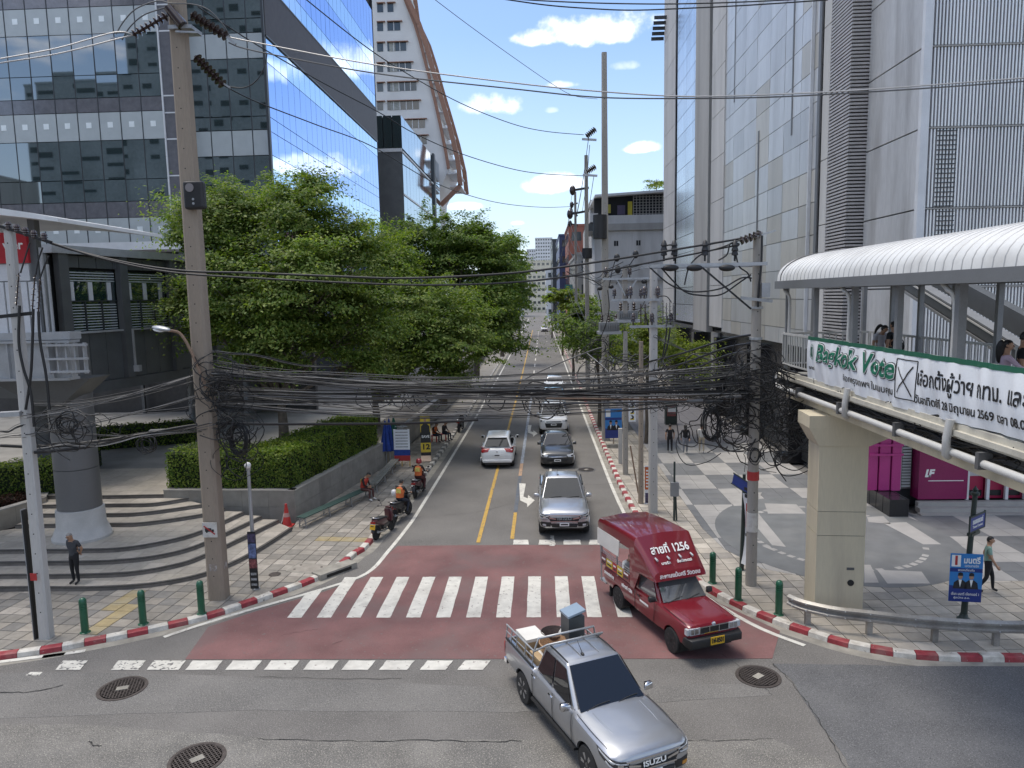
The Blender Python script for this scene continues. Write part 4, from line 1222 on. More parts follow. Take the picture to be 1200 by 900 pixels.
lettering('L',M['ink_white'],shop,(sx(1086.5,SF-.25),SF-.25,zsg),(1,0,.0),(.2,0,1),.42,bold=.02,shear=.2)
lettering('F',M['ink_white'],shop,(sx(1090.5,SF-.25),SF-.25,zsg),(1,0,.0),(.2,0,1),.42,bold=.02,shear=.2)
M['ink_dim']=mat('dim_lettering',(.35,.10,.20),.5,var=0,fine=0)
lettering('LINE FEST',M['ink_dim'],shop,(sx(1110,SF-.25),SF-.25,zsg),(1,0,0),(0,0,1),.30,width=sx(1124,SF)-sx(1095,SF)) if False else None
MB().bb(sx(1084,SF),sx(1125,SF),SF-.262,SF-.251,zsg-.32,zsg-.29).build('sign_line',M['ink_white'],shop,world=True)
for k in range(3):MB().bb(sx(1070,SF)-.1*k,30,SF-.5-k*.35,SF-.26+.0-k*0 if k==0 else SF-.15-k*.35,.14,.50-k*.16).build('step',M['tile_white'],shop,world=True)
for px in (1131,1155,1177,1199):MB().bb(sx(px,SF)-.06,sx(px,SF)+.06,SF-.22,SF-.1,.5,4.2).build('post',M['white_trim'],shop,world=True)
for k,px in enumerate((1143,1166,1188,1210)):
 mt=thing('vending_machine',['red machine with a printed white notice on its door','red machine with a small white label beside the notice machine','red machine third along the shop step below the footbridge','red machine at the edge of the picture below the footbridge'][k],'machine',(sx(px,SF),SF+.05,.5),0,'red machines under the footbridge')
 MB().bb(-.36,.36,0,.7,0,2.0).build('cabinet',M['machine_red'],mt)
 MB().bb(-.27,.27,-.02,-.001,1.45,1.85).build('screen',M['shop_glass'],mt)
 if k==0:
  MB().bb(-.26,.26,-.02,-.001,.95,1.42).build('notice',mat('notice_card',(.5,.48,.48),.6,var=.05),mt)
  lettering('NOTICE',M['ink_black'],mt,Vector((sx(px,SF),SF+.03,.5+1.27)),(1,0,0),(0,0,1),.11) if False else None
 else:
  MB().bb(-.1,.14,-.02,-.001,.95,1.2).build('notice',M['ink_white'],mt)
  MB().bb(-.02,.06,-.03,-.021,1.0,1.15).build('mark',M['ink_black'],mt)
 MB().bb(-.3,.3,-.03,-.001,.12,.35).build('tray',M['black_gloss'],mt)
MB().bb(MX+.41,30,SF+.5,Y0+4,.1,.14).build('shop_floor',M['tile_dark'],shop,world=True)
# white stained block further along
M['stained']=mat('stained_plaster',(.60,.59,.57),.85,var=.07,scale=.4,fine=10,dirt=(.30,.29,.27),dirt_amt=.7,dirt_scale=.35,streak=True)
M['rust']=mat('rusty_sheet',(.20,.09,.06),.7,var=.2,scale=1)
blk=thing('plaster_block','stained white plaster block with rooftop shed beyond the mall','building')
BY=98.0
bx=lambda px,Y=BY:P(px,300,Y=Y).x
bz=lambda py,Y=BY:P(735,py,Y=Y).z
MB().bb(bx(697),26,BY,BY+26,0,bz(252)).build('wall',M['stained'],blk)
for i in range(2):
 MB().bb(bx(701+i*40),bx(740+i*40),BY-.06,BY-.01,bz(365),bz(271)).build('wall_panel',M['stained'],blk)
MB().bb(bx(697),26,BY-.35,BY+.3,bz(270),bz(262)).build('cornice',M['grey_concrete'],blk)
MB().bb(bx(697),26,BY-.3,BY-.11,bz(330),bz(327)).build('cornice',M['grey_concrete'],blk)
for px in (722,748):
 f=MB().bb(bx(px-2.5),bx(px+2.5),BY-.09,BY-.061,bz(288),bz(282)).build('window',M['core'],blk)
 MB().bb(bx(px-.2),bx(px+.2),BY-.12,BY-.091,bz(288),bz(282)).build('bar',M['stained'],f)
MB().bb(bx(697),26,BY+.5,BY+1,bz(252),bz(228)).build('rooftop_wall',M['core'],blk)
g_=MB()
for k in range(13):g_.bb(bx(742)+k*.42,bx(742)+k*.42+.09,BY+.1,BY+.2,bz(252),bz(229))
for k in range(8):g_.bb(bx(742),bx(742)+5.4,BY+.05,BY+.1,bz(251)+k*.36,bz(251)+k*.36+.07)
g_.build('lattice',M['grey_concrete'],blk)['kind']='stuff'
MB().slab([(bx(697),BY-1,bz(231)),(26,BY-1,bz(223)),(26,BY+14,bz(223)),(bx(697),BY+14,bz(231))],(0,0,1),.3).build('shed_roof',M['white_trim'],blk)
MB().bb(bx(700),26,BY+12,BY+24,bz(252),bz(219)).build('upper_storey',M['stained'],blk)
for k in range(9):MB().bb(bx(706+5*k),bx(708.5+5*k),BY+11.9,BY+11.99,bz(224),bz(220.5)).build('window',M['core'],blk)
MB().bb(bx(724),bx(733),BY+.3,BY+.49,bz(251),bz(240)).build('laundry',mat('dark_laundry',(.12,.1,.16),.8),blk)
MB().bb(bx(736),bx(741),BY+.1,BY+.3,bz(253),bz(236)).build('laundry',mat('yellow_laundry',(.5,.42,.05),.8),blk)
MB().bb(bx(711),bx(716),BY+.1,BY+.3,bz(249),bz(239)).build('laundry',mat('yellow_laundry_b',(.45,.4,.08),.8),blk)
MB().bb(bx(690),bx(699),BY-3,BY+6,bz(262),bz(252)).build('balcony',M['stained'],blk)
MB().bb(bx(688),bx(699),BY-3.1,BY+6,bz(272),bz(264)).build('balcony',M['mullion'],blk)
M['navy']=mat('navy_hoarding',(.05,.07,.16),.5,var=.2,scale=.3)
M['brick_red']=mat('red_brick_wall',(.27,.10,.07),.8,var=.15,scale=.6)
M['cream_far']=mat('cream_plaster',(.58,.54,.43),.8,var=.08,scale=.3)
M['pale_far']=mat('pale_plaster',(.62,.63,.64),.8,var=.08,scale=.3)
def block(name,label,cat,x0,x1,y0,y1,h,m,rows_n,cols,wm=None,face='x',group=None,roof=True):
 t=thing(name,label,cat,((x0+x1)/2,y0,0),0,group)
 MB().bb(x0,x1,y0,y1,0,h).build('wall',m,t,world=True)
 for j in range(rows_n):
  for i in range(cols):
   w=(x1-x0)/cols;zc0=h*(j+.35)/rows_n;zc1=h*(j+.75)/rows_n
   MB().bb(x0+w*(i+.2),x0+w*(i+.8),y0-.05,y0-.005,zc0,zc1).build('window',wm or M['win_room'],t,world=True)
 if face=='xy':
  n=max(2,int((y1-y0)/4))
  for j in range(rows_n):
   for i in range(n):
    w=(y1-y0)/n
    MB().bb(x0-.05,x0-.005,y0+w*(i+.2),y0+w*(i+.8),h*(j+.35)/rows_n,h*(j+.75)/rows_n).build('window',wm or M['win_room'],t,world=True)
 if roof:MB().bb(x0-.15,x1+.15,y0-.15,y1+.1,h,h+.5).build('parapet',m,t,world=True)
 return t
def farx(px,Y):return P(px,340,Y=Y).x
def farz(py,Y,px=640):return P(px,py,Y=Y).z
block('shophouse','dark navy screened shophouse above the street trees','shophouse',farx(656,190),farx(668,190)+8,190,225,farz(277,190),M['navy'],6,3,face='xy')
block('shophouse','red brick shophouse next to the navy screened one','shophouse',farx(667,165),farx(680,165)+8,165,188,farz(266,165),M['brick_red'],5,3,face='xy')
block('shophouse','grey shophouse with balconies beside the white plaster block','shophouse',farx(677,128),farx(692,128)+8,128,163,farz(300,128),M['grey_concrete'],4,3,face='xy')
block('shophouse','open concrete frame building behind the navy shophouse','building',farx(648,240),farx(660,240)+12,240,280,farz(282,240),M['mullion'],6,3,face='xy')
block('apartment_block','cream apartment block closing the far end of the street','apartment building',farx(603,420),farx(650,420),420,450,farz(306,420),M['cream_far'],8,9)
block('apartment_tower','slim pale apartment tower above the far end of the street','tower',farx(628,650),farx(648,650),650,680,farz(279,650),M['pale_far'],20,7)
block('apartment_tower','shorter pale tower peeping over the trees at the street end','tower',farx(618,700),farx(629,700),700,720,farz(292,700),M['pale_far'],16,4)
block('shophouse','low white shophouse at the far bend of the street','shophouse',farx(640,300),farx(662,300)+14,300,330,farz(316,300),M['pale_far'],4,5,face='xy')
block('apartment_block','long pale block beyond the street trees on the office side','apartment building',-40,farx(612,330),330,350,farz(316,330),M['pale_far'],6,8)
b=thing('billboard','small green advertising board on a frame above the street trees','billboard',(farx(666,120),120,0))
MB().bb(farx(662,120),farx(671,120),119.8,120.0,farz(348,120),farz(334,120)).build('board',mat('teal_board',(.03,.17,.17),.5,var=.1),b,world=True)
MB().bb(farx(666,120)-.1,farx(666,120)+.1,120.01,120.2,.1,farz(336,120)).build('post',M['mullion'],b,world=True)
M['mirror_block']=mat('blue_grey_block',(.21,.25,.27),.5,var=.25,scale=.12,fine=1.5)
for i,(x,w,y,h,m) in enumerate([(-142,30,-48,40,M['stained']),(-76,34,-52,88,M['mirror_block']),(26,30,-46,22,M['stained']),(-108,24,-60,62,M['mirror_block']),(-42,22,-46,60,M['grey_clad'])]):  # unseen blocks, heights and tones shaped for the reflections in the office glass
 t=block('reflection_block',['white gridded block behind the viewer mirrored in the office glass','tall grey unseen block added behind the viewer to fill the glass reflections','low white unseen block added behind the viewer for reflections','blue grey unseen block added behind the viewer for the glass reflections','wide grey unseen block added behind the viewer for the glass reflections'][i],'building',x-w/2,x+w/2,y-20,y,h,m,0,0)
 r_=int(h/3.4)
 b=MB()
 sp_=(3,4.2,3,5.5,3.6)[i];ww_=(.6,.5,.55,.8,.72)[i]
 for j in range(r_):
  for k in range(int(w/sp_)):
   if random.random()<.22:continue
   e_=random.uniform(.6,1.5)
   b.bb(x-w/2+sp_*k+.4,x-w/2+sp_*k+.4+sp_*ww_,y+.005,y+.06,3.4*j+2.7-e_,3.4*j+2.7)
 b.build('windows',M['core'],t,world=True)['kind']='stuff'
 # trees, hedges, shrubs
LEAF=[leaf_mat('tree_leaf',(.072,.125,.025),(.13,.19,.042),(.245,.28,.075)),leaf_mat('tree_leaf_deep',(.052,.10,.020),(.092,.15,.030),(.18,.22,.05)),leaf_mat('tree_leaf_light',(.09,.14,.02),(.15,.20,.03),(.25,.27,.045))]
HEDGEL=leaf_mat('hedge_leaf',(.06,.11,.017),(.11,.17,.026),(.21,.245,.045))
REDL=leaf_mat('red_leaf',(.03,.012,.012),(.05,.02,.018),(.08,.035,.02))
M['bark']=mat('bark',(.13,.105,.08),.9,var=.25,scale=5,fine=40,bump=.6)
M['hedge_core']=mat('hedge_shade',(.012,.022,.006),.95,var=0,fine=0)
def leaf_quads(C,Nrm,size,jit=.5,aspect=.5,droop=.25):
 """rhombic leaves at points C with rough normals Nrm"""
 n=len(C)
 N_=Nrm+RNG.normal(0,jit,(n,3));N_/=np.linalg.norm(N_,axis=1,keepdims=True)+1e-9
 A=RNG.normal(0,1,(n,3));A[:,2]-=droop
 A-=N_*(A*N_).sum(1,keepdims=True);A/=np.linalg.norm(A,axis=1,keepdims=True)+1e-9
 B=np.cross(N_,A)
 s=(size*RNG.uniform(.6,1.25,n))[:,None]
 V=np.empty((n,4,3))
 V[:,0]=C-A*s*.5;V[:,1]=C+B*s*aspect*.5-A*s*.05+N_*s*.08
 V[:,2]=C+A*s*.5;V[:,3]=C-B*s*aspect*.5-A*s*.05+N_*s*.08
 return V
def tree(label,x,y,z0,h,lobes,nleaf,lm,size=.22,trunk_r=.2,group='street trees',name='street_tree',lean=(0,0),clump=1.0):
 """lobes: (dx,dy,z,rx,ry,rz) ellipsoids of the crown; leaves gather in sprays at twig ends near their surface"""
 t=thing(name,label,'tree',(x,y,z0),0,group)
 b=MB()
 zt=min(l[2]-l[5]*.3 for l in lobes)
 fork=Vector((lean[0]*.4,lean[1]*.4,zt*.62))
 b.tube(smooth_path([(0,0,-.1),(lean[0]*.15+.05,lean[1]*.15,zt*.3),fork],4),[trunk_r*(1.25-.5*i/8) for i in range(9)],9)
 Cs,Ns=[],[]
 tot=sum(l[3]*l[4]+l[4]*l[5]+l[3]*l[5] for l in lobes)
 for l in lobes:
  c=np.array(l[:3]);r=np.array(l[3:6])
  e=Vector(l[:3])
  mid=fork.lerp(e,.5)+Vector((random.uniform(-.4,.4),random.uniform(-.4,.4),.25))
  b.tube(smooth_path([fork,mid,e],4),[trunk_r*.55*(1-.8*i/8)+.012 for i in range(9)],6)
  for k in range(7):
   a=random.uniform(0,2*PI);u=random.uniform(-.5,.9)
   q=Vector((l[0]+l[3]*.85*math.cos(a)*math.sqrt(1-u*u),l[1]+l[4]*.85*math.sin(a)*math.sqrt(1-u*u),l[2]+l[5]*.85*u))
   m_=mid.lerp(q,.5)+Vector((0,0,.15))
   b.tube([mid.lerp(e,random.uniform(.2,1)),m_,q],[.05,.03,.012],5)
  share=(r[0]*r[1]+r[1]*r[2]+r[0]*r[2])/tot
  n=int(nleaf*share);per=150;nc=max(6,n//per)
  d=RNG.normal(0,1,(nc,3));d/=np.linalg.norm(d,axis=1,keepdims=True)
  d[:,2]=np.where(d[:,2]<-.55,-d[:,2],d[:,2])
  rr=RNG.uniform(.30,1.08,nc)**.6
  rr=np.where(RNG.uniform(0,1,nc)<.18,rr*RNG.uniform(1.08,1.30,nc),rr)
  cc=c+d*r*rr[:,None]
  csc=RNG.uniform(.45,1.25,nc)*clump
  for k in range(nc):
   out=d[k]*np.array([1,1,.35]);out/=np.linalg.norm(out)+1e-9
   side=np.cross(out,[0,0,1.0]);side/=np.linalg.norm(side)+1e-9
   k_=csc[k];u=RNG.normal(0,k_*.62,per);w=RNG.normal(0,k_*.5,per)
   hgt=RNG.normal(0,k_*.13,per)-.18*(u*u+w*w)/k_
   Cs.append(cc[k]+out*u[:,None]+side*w[:,None]+np.array([0,0,1.0])*hgt[:,None])
   nn=np.tile(np.array([0,0,.85])+d[k]*.75,(per,1));Ns.append(nn)
 b.build('trunk',M['bark'],t)
 V=leaf_quads(np.concatenate(Cs),np.concatenate(Ns),size,.55)
 quads_mesh('crown',V,lm,t)
 return t
def lob(*a):return a
def crown_px(boxes,Y,x,y,z0):
 """ellipsoids that fill boxes of the photograph (x0,y0,x1,y1,dY) at distance Y, relative to the trunk foot"""
 out=[]
 for x0,y0,x1,y1,dY in boxes:
  a=P(x0,(y0+y1)/2,Y=Y+dY);c=P(x1,(y0+y1)/2,Y=Y+dY)
  tp=P((x0+x1)/2,y0,Y=Y+dY);bt=P((x0+x1)/2,y1,Y=Y+dY)
  out.append(((a.x+c.x)/2-x,Y+dY-y,(tp.z+bt.z)/2-z0,(c.x-a.x)/2*1.0,(c.x-a.x)/2*.95,(tp.z-bt.z)/2*1.0))
 return out
def ptree(label,px,Y,z0,boxes,nleaf,lm,**kw):
 x=P(px,480,Y=Y).x
 return tree(label,x,Y,z0,0,crown_px(boxes,Y,x,Y,z0),nleaf,lm,**kw)
ptree('broad bright green street tree in front of the blue glass, beside the concrete pole',330,36,TOP,[(205,225,300,320,0),(232,212,330,310,1),(300,205,390,300,0),(225,290,330,390,-1.5),(300,280,420,390,-2),(360,250,455,340,1),(270,350,400,440,-1),(370,330,470,430,0),(225,350,300,420,1),(198,250,240,300,.5),(345,196,380,250,1),(300,400,350,452,-1),(400,400,450,455,0),(196,330,240,385,0)],125000,LEAF[0],size=.20,trunk_r=.26)
ptree('spreading street tree behind the bright one, above the hedge',440,45,TOP,[(400,270,500,370,0),(440,320,560,420,-2),(380,340,470,430,0),(480,350,580,450,-3),(420,390,520,455,-2),(500,420,560,468,-3),(440,430,480,470,-1)],64000,LEAF[0],size=.21,trunk_r=.24)
ptree('tall dark green street tree overhanging the road by the flags',520,54,TOP,[(450,250,540,340,0),(500,255,586,350,-1),(540,282,610,380,-2),(520,340,608,436,-4),(470,300,560,400,2),(556,352,612,438,-2)],80000,LEAF[1],size=.23,trunk_r=.26)
ptree('dark street tree further along, its crown ending at the road',560,74,TOP,[(520,262,590,330,0),(560,274,612,340,0),(576,310,615,390,0),(545,320,604,390,0)],32000,LEAF[1],size=.30,trunk_r=.25)
ptree('street tree halfway down the office side of the road',590,98,TOP,[(575,280,615,335,0),(585,320,618,375,0)],6000,LEAF[0],size=.45,trunk_r=.25)
ptree('street tree far down the office side of the road',600,130,.1,[(585,292,618,340,0),(594,325,621,365,0)],4200,LEAF[1],size=.55,trunk_r=.25)
ptree('furthest street tree of the office side, at the road bend',610,170,.1,[(600,308,624,350,0),(608,335,626,366,0)],3200,LEAF[1],size=.65,trunk_r=.25)
ptree('low street tree beside the tall pole, hanging over the kerb',702,50,.13,[(664,376,708,418,0),(694,370,735,412,1),(680,388,728,428,-1)],20000,LEAF[1],size=.20,trunk_r=.12)
ptree('yellow green street tree behind the twin poles',757,44,.13,[(738,380,790,420,0),(770,398,830,440,1),(725,395,775,440,0),(790,415,828,445,0),(745,365,775,395,0)],18000,LEAF[2],size=.17,trunk_r=.1)
ptree('street tree under the teal board on the mall side',672,78,.13,[(654,360,688,398,0),(670,350,706,392,0),(662,378,698,410,0)],9000,LEAF[0],size=.36,trunk_r=.15)
ptree('street tree far along the mall side of the road',660,112,.13,[(644,337,670,364,0),(656,337,686,372,0)],3600,LEAF[2],size=.45,trunk_r=.15)
ptree('furthest street tree on the mall side, meeting the opposite crowns',648,160,.13,[(636,340,664,364,0)],2200,LEAF[0],size=.6,trunk_r=.15)
ptree('small rooftop tree on the white plaster block',768,103,bz(219)+.0,[(762,208,776,222,0)],900,LEAF[2],size=.3,trunk_r=.06,name='rooftop_tree',group=None)
def hedge(name,label,path,w,z0,z1,n,lm=None,size=.11,cat='hedge'):
 """clipped hedge along a path (its front line); w goes to the inner side"""
 t=thing(name,label,cat,(*path[0],z0))
 core=MB();V=[]
 for a,c in zip(path,path[1:]):
  a,c=Vector((*a,0)),Vector((*c,0));d=(c-a);L=d.length;d.normalize();nr=Vector((-d.y,d.x,0))
  q=[a+nr*.08,c+nr*.08,c+nr*(w-.08),a+nr*(w-.08)]
  core.slab([p+Vector((0,0,z0)) for p in q],(0,0,1),z1-z0-.08)
  m=int(n*L)
  for frac,kind in ((.42,'f'),(.40,'t'),(.08,'b'),(.10,'e')):
   k=int(m*frac)
   u=RNG.uniform(0,L,k);v=RNG.uniform(0,1,k);e=RNG.normal(0,.055,k)
   lump=.07*np.sin(u*2.3+v*5)+.05*np.sin(u*5.1+2*v)
   A=np.array(a);D=np.array(d);Nn=np.array(nr);Z=np.array([0,0,1.0])
   if kind=='f':p=A+D*u[:,None]-Nn*(e+lump*.7)[:,None]+Z*(z0+v*(z1-z0))[:,None];nn=np.tile(-Nn+Z*.5,(k,1))
   elif kind=='t':p=A+D*u[:,None]+Nn*(v*w)[:,None]+Z*(z1+e+lump*.6)[:,None];nn=np.tile(Z,(k,1))
   elif kind=='b':p=A+D*u[:,None]+Nn*(w+e)[:,None]+Z*(z0+v*(z1-z0))[:,None];nn=np.tile(Nn+Z*.5,(k,1))
   else:
    s_=RNG.integers(0,2,k);u2=np.where(s_==0,0,L)+e
    p=A+D*u2[:,None]+Nn*(RNG.uniform(0,1,k)*w)[:,None]+Z*(z0+v*(z1-z0))[:,None];nn=np.where(s_[:,None]==0,-D,D)+Z*.5
   V.append(leaf_quads(p,nn,size,.5,.6))
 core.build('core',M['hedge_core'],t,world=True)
 V=np.concatenate(V);off=np.array([path[0][0],path[0][1],z0])
 quads_mesh('foliage',V-off,lm or HEDGEL,t)
 return t
Hn=lambda p,q,d:None
wc=Vector((*WALL_C,0));wb=Vector((*WALL_B,0));wa=Vector((*WALL_A,0));we=Vector((*WALL_END,0))
d1=(wc-wa).normalized();n1=Vector((-d1.y,d1.x,0));d2=(wb-wc).normalized();n2=Vector((-d2.y,d2.x,0))
ha=wa+d1*.05+n1*.32;hc=wc+n1*.3-d1*.3;hb=wb+n2*.3-d2*.2
hedge('clipped_hedge','clipped green hedge on the granite planter wall behind the bench',[(ha.x,ha.y),(hc.x,hc.y),(hb.x,hb.y)],2.3,1.44,2.95,1500)
p0,p1=g(98,528,1.3),g(228,518,1.3)
hedge('clipped_hedge','low clipped hedge across the back of the terrace driveway',[p0,p1],2.0,TOP,2.35,420,size=.14)
q0,q1=g(-30,590,1.3),g(68,580,1.3)
hedge('clipped_hedge','hedge behind the low beige planter wall by the round column',[(q0[0],q0[1]+.6),(q1[0],q1[1]+.6)],1.4,1.2,2.6,900)
q0,q1=g(96,552,1.25),g(111,551,1.25)
hedge('clipped_hedge','short hedge end peeping out behind the round column',[q0,q1],1.2,TOP,2.1,700)
q0,q1=g(-30,606,.95),g(36,592,.95)
hedge('bedding_plants','low dark reddish bedding plants in front of the hedge',[q0,q1],.9,1.0,1.42,800,lm=REDL,size=.1,cat='plants')
# poles, insulators, wires
M['pole']=mat('concrete_pole',(.34,.315,.28),.85,var=.10,scale=1.2,fine=45,bump=.35,dirt=(.22,.19,.16),dirt_amt=.55,dirt_scale=1.1,streak=True)
M['pole_brown']=mat('brown_concrete_pole',(.30,.245,.19),.85,var=.12,scale=1.1,fine=45,bump=.35,dirt=(.20,.165,.13),dirt_amt=.5,dirt_scale=.9,streak=True)
M['pole_pale']=mat('pale_concrete_pole',(.47,.455,.43),.85,var=.10,scale=1.2,fine=45,bump=.3,dirt=(.3,.28,.25),dirt_amt=.5,dirt_scale=1,streak=True)
M['hole']=mat('bolt_hole',(.02,.018,.016),.9,var=0,fine=0)
M['cable']=mat('black_cable',(.016,.016,.017),.5,var=.2,scale=1)
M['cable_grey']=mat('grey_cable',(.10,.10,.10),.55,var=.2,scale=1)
M['wire_pale']=mat('bare_wire',(.42,.41,.40),.4,metal=.5,var=.1)
M['insul_dark']=mat('brown_insulator',(.035,.02,.017),.2,var=.1,coat=.5)
M['insul_grey']=mat('grey_insulator',(.16,.155,.15),.25,var=.1,coat=.4)
M['galv']=mat('galvanised_steel',(.40,.41,.42),.45,metal=.6,var=.12,scale=3)
M['trafo']=mat('transformer_paint',(.22,.225,.225),.5,var=.1)
def pole(label,x,y,z0,z1,w0,w1,m,holes=True,shape='sq',collar=False,group=None,rz=0.0,lean=(0,0)):
 t=thing('utility_pole',label,'utility pole',(x,y,z0),rz,group)
 h=z1-z0
 b=MB()
 if shape=='sq':
  k=.16
  ring=lambda w:[(-w/2+w*k,-w/2),(w/2-w*k,-w/2),(w/2,-w/2+w*k),(w/2,w/2-w*k),(w/2-w*k,w/2),(-w/2+w*k,w/2),(-w/2,w/2-w*k),(-w/2,-w/2+w*k)]
  r0,r1=ring(w0),ring(w1)
  vs=[(a,c,-.2) for a,c in r0]+[(a+lean[0],c+lean[1],h) for a,c in r1]
  b.add(vs,[(i,(i+1)%8,8+(i+1)%8,8+i) for i in range(8)]+[tuple(range(8,16))])
 else:
  b.cyl((0,0,-.2),(lean[0],lean[1],h),w0/2,w1/2,16)
 b.build('shaft',m,t)
 if holes:
  hb=MB()
  n=int(h/.55)
  for i in range(n):
   z=.8+i*.55;w=w0+(w1-w0)*z/h
   if z>h-.1:break
   ox,oy=lean[0]*z/h,lean[1]*z/h
   hb.cyl((ox,oy-w/2+.01,z),(ox,oy-w/2-.003,z),.018,.018,8)
  hb.build('bolt_holes',M['hole'],t)['kind']='stuff'
 return t
pole_main_xy=g(252,705,.13)
PM=pole('big brown concrete pole on the pavement corner beside the stairs',pole_main_xy[0],pole_main_xy[1]+.3,.12,23.5,.53,.37,M['pole_brown'],lean=(0.0,0))
PMX,PMY=pole_main_xy[0],pole_main_xy[1]+.3
plw=g(52,749,.13)
PWp=pole('pale square concrete pole leaning by the kerb with a crossarm of fuses',plw[0],plw[1]+.1,.12,P(8,262,Y=plw[1]).z,.31,.21,M['pole_pale'],lean=(P(7,262,Y=plw[1]).x-plw[0],0))
prr=g(881,687,.13)
PR=pole('grey round pole wrapped in cable tangle on the plaza edge',prr[0],prr[1]+.1,.12,P(888,272,Y=prr[1]).z,.34,.27,M['pole'],shape='r')
pw2=g(765,600,.13)
P765=pole('pale square pole beside the red songthaew, standing above the twin trees',pw2[0],pw2[1],.12,P(763,315,Y=pw2[1]).z,.36,.28,M['pole_pale'])
ptl=g(710,516,.13)
PT=pole('very tall grey concrete pole rising above the street trees',ptl[0],ptl[1],.12,P(701,62,Y=ptl[1]).z,.48,.30,M['pole'])
pa=g(733,556,.13)
P733=pole('slim dark pole behind the blue poster on the mall side',pa[0],pa[1],.12,P(735,388,Y=pa[1]).z,.26,.2,M['pole'])
pb=g(751,590,.13)
P751=pole('slim wooden coloured pole next to the pale square pole',pb[0],pb[1],.12,P(752,400,Y=pb[1]).z,.24,.18,M['pole_brown'],shape='r')
pc=(P(689,480,Y=66).x,66)
PF=pole('second tall pole further down the street with long crossarms',pc[0],pc[1],.12,P(688,182,Y=66).z,.42,.3,M['pole'])
pd=(P(676,440,Y=100).x,100)
PF2=pole('far tall pole with crossarms beyond the brick shophouse',pd[0],pd[1],.12,P(676,225,Y=100).z,.4,.3,M['pole'])
def disc_string(parent,a,c,n,r,m,name='insulator'):
 b=MB();a,c=Vector(a),Vector(c);d=(c-a).normalized();L=(c-a).length
 b.cyl(a,c,r*.3,r*.3,8)
 for i in range(n):
  p=a+d*L*(i+.5)/n
  b.cyl(p-d*r*.22,p+d*r*.10,r*.55,r,12);b.cyl(p+d*r*.10,p+d*r*.16,r,r*.6,12)
 return b.build(name,m,parent,world=True)
def at(px,py,Y):return P(px,py,Y=Y)
Ym=PMY-.35
disc_string(PM,at(196,18,Ym),at(156,41,Ym),8,.135,M['insul_dark'])
disc_string(PM,at(224,17,Ym),at(266,43,Ym),8,.15,M['insul_dark'])
disc_string(PM,at(229,66,Ym),at(262,100,Ym),8,.15,M['insul_dark'])
b=MB();b.cyl(at(197,9,Ym),at(214,30,Ym),.13,.15,12);b.build('post_insulator',M['insul_dark'],PM,world=True)
b=MB();b.box(at(217,36,PMY),(.66,.66,.10));b.build('band',M['galv'],PM,world=True)
b=MB();b.bar(at(206,37,Ym),at(232,38,Ym),.05);b.build('clamp',M['galv'],PM,world=True)
mb_c=at(228.5,229,Ym)
b=MB();b.box(mb_c,(.58,.26,.78));bx_=b.build('junction_box',M['cable'],PM,world=True)
q=bx_.data
bm=bmesh.new();bm.from_mesh(q);bmesh.ops.bevel(bm,geom=bm.edges[:],offset=.07,segments=3,affect='EDGES',profile=.5);bm.to_mesh(q);bm.free()
MB().add([],[])
b=MB();b.cyl(mb_c+Vector((-.08,-.125,.2)),mb_c+Vector((-.08,-.15,.2)),.12,.12,16);b.build('emblem',mat('box_emblem',(.22,.20,.20),.5,var=0),bx_,world=True)
for dz in (-.12,-.24):
 b=MB();b.cyl(mb_c+Vector((.0,-.125,dz)),mb_c+Vector((.0,-.14,dz)),.035,.035,10);b.build('bolt',M['galv'],bx_,world=True)
pp=at(246,621,PMY-.32)
M['plate_white']=mat('plate_white',(.58,.56,.52),.6,var=.08,scale=8,dirt=(.35,.3,.25),dirt_amt=.5,dirt_scale=6)
M['sign_red_paint']=mat('sign_red_paint',(.42,.035,.035),.5,var=.08)
t=thing('road_sign','square white no lorries sign on the brown concrete pole','sign',pp)
b=MB();b.box((0,0,0),(.44,.03,.46));b.build('plate',M['plate_white'],t)
b=MB();b.bb(-.14,.05,-.025,-.0155,-.05,.06);b.bb(.06,.13,-.025,-.0155,-.05,.02);b.build('lorry_mark',M['ink_black'],t)
b=MB()
for x in (-.09,.08):b.cyl((x,-.0155,-.06),(x,-.026,-.06),.028,.028,10)
b.build('lorry_wheel_marks',M['ink_black'],t)
b=MB();b.bar((-.17,-.03,.13),(.16,-.03,-.13),.006,.035);b.build('red_slash',M['sign_red_paint'],t)
pm2=at(249,640,PMY-.32)
b=MB();b.lathe([(.289,0),(.289,.22)],n=8,M=Matrix.Rotation(rad(22.5),3,'Z'));o=b.build('worn_poster',mat('peeled_poster',(.36,.33,.30),.8,var=.25,scale=7,wear=(.28,.23,.19),wear_at=.45),PM)
o.location=(0,0,P(250,664,Y=Ym).z-.3)
Yw=plw[1]
disc=[(10,268),(20,271),(30,274.5),(40,278),(52,281)]
arm=MB();arm.bar(at(-6,263,Yw),at(60,284,Yw),.09,.07);arm.build('crossarm',M['cable'],PWp,world=True)
for px,py in disc:
 b=MB();p=at(px,py,Yw);b.lathe([(.0,.18),(.05,.17),(.085,.11),(.06,.1),(.09,.05),(.06,.04),(.075,0),(.03,-.05),(.0,-.06)][::-1],p,10);b.build('pin_insulator',M['insul_dark'],PWp,world=True)
arm=MB();arm.bar(at(-8,372,Yw),at(38,367,Yw),.07,.09);arm.build('crossarm',M['cable'],PWp,world=True)
for (x0,x1,y0,y1) in ((22,19,320,358),(41,38,322,362),(47,45,325,365)):
 disc_string(PWp,at(x0,y0,Yw-.1),at(x1,y1,Yw-.1),6,.06,M['insul_dark'],'cable_termination')
b=MB();b.box(at(12,485,Yw-.15),(.5,.25,.12),rz=.3);b.build('bracket',M['galv'],PWp,world=True)
st=at(39,672,Yw-.16);
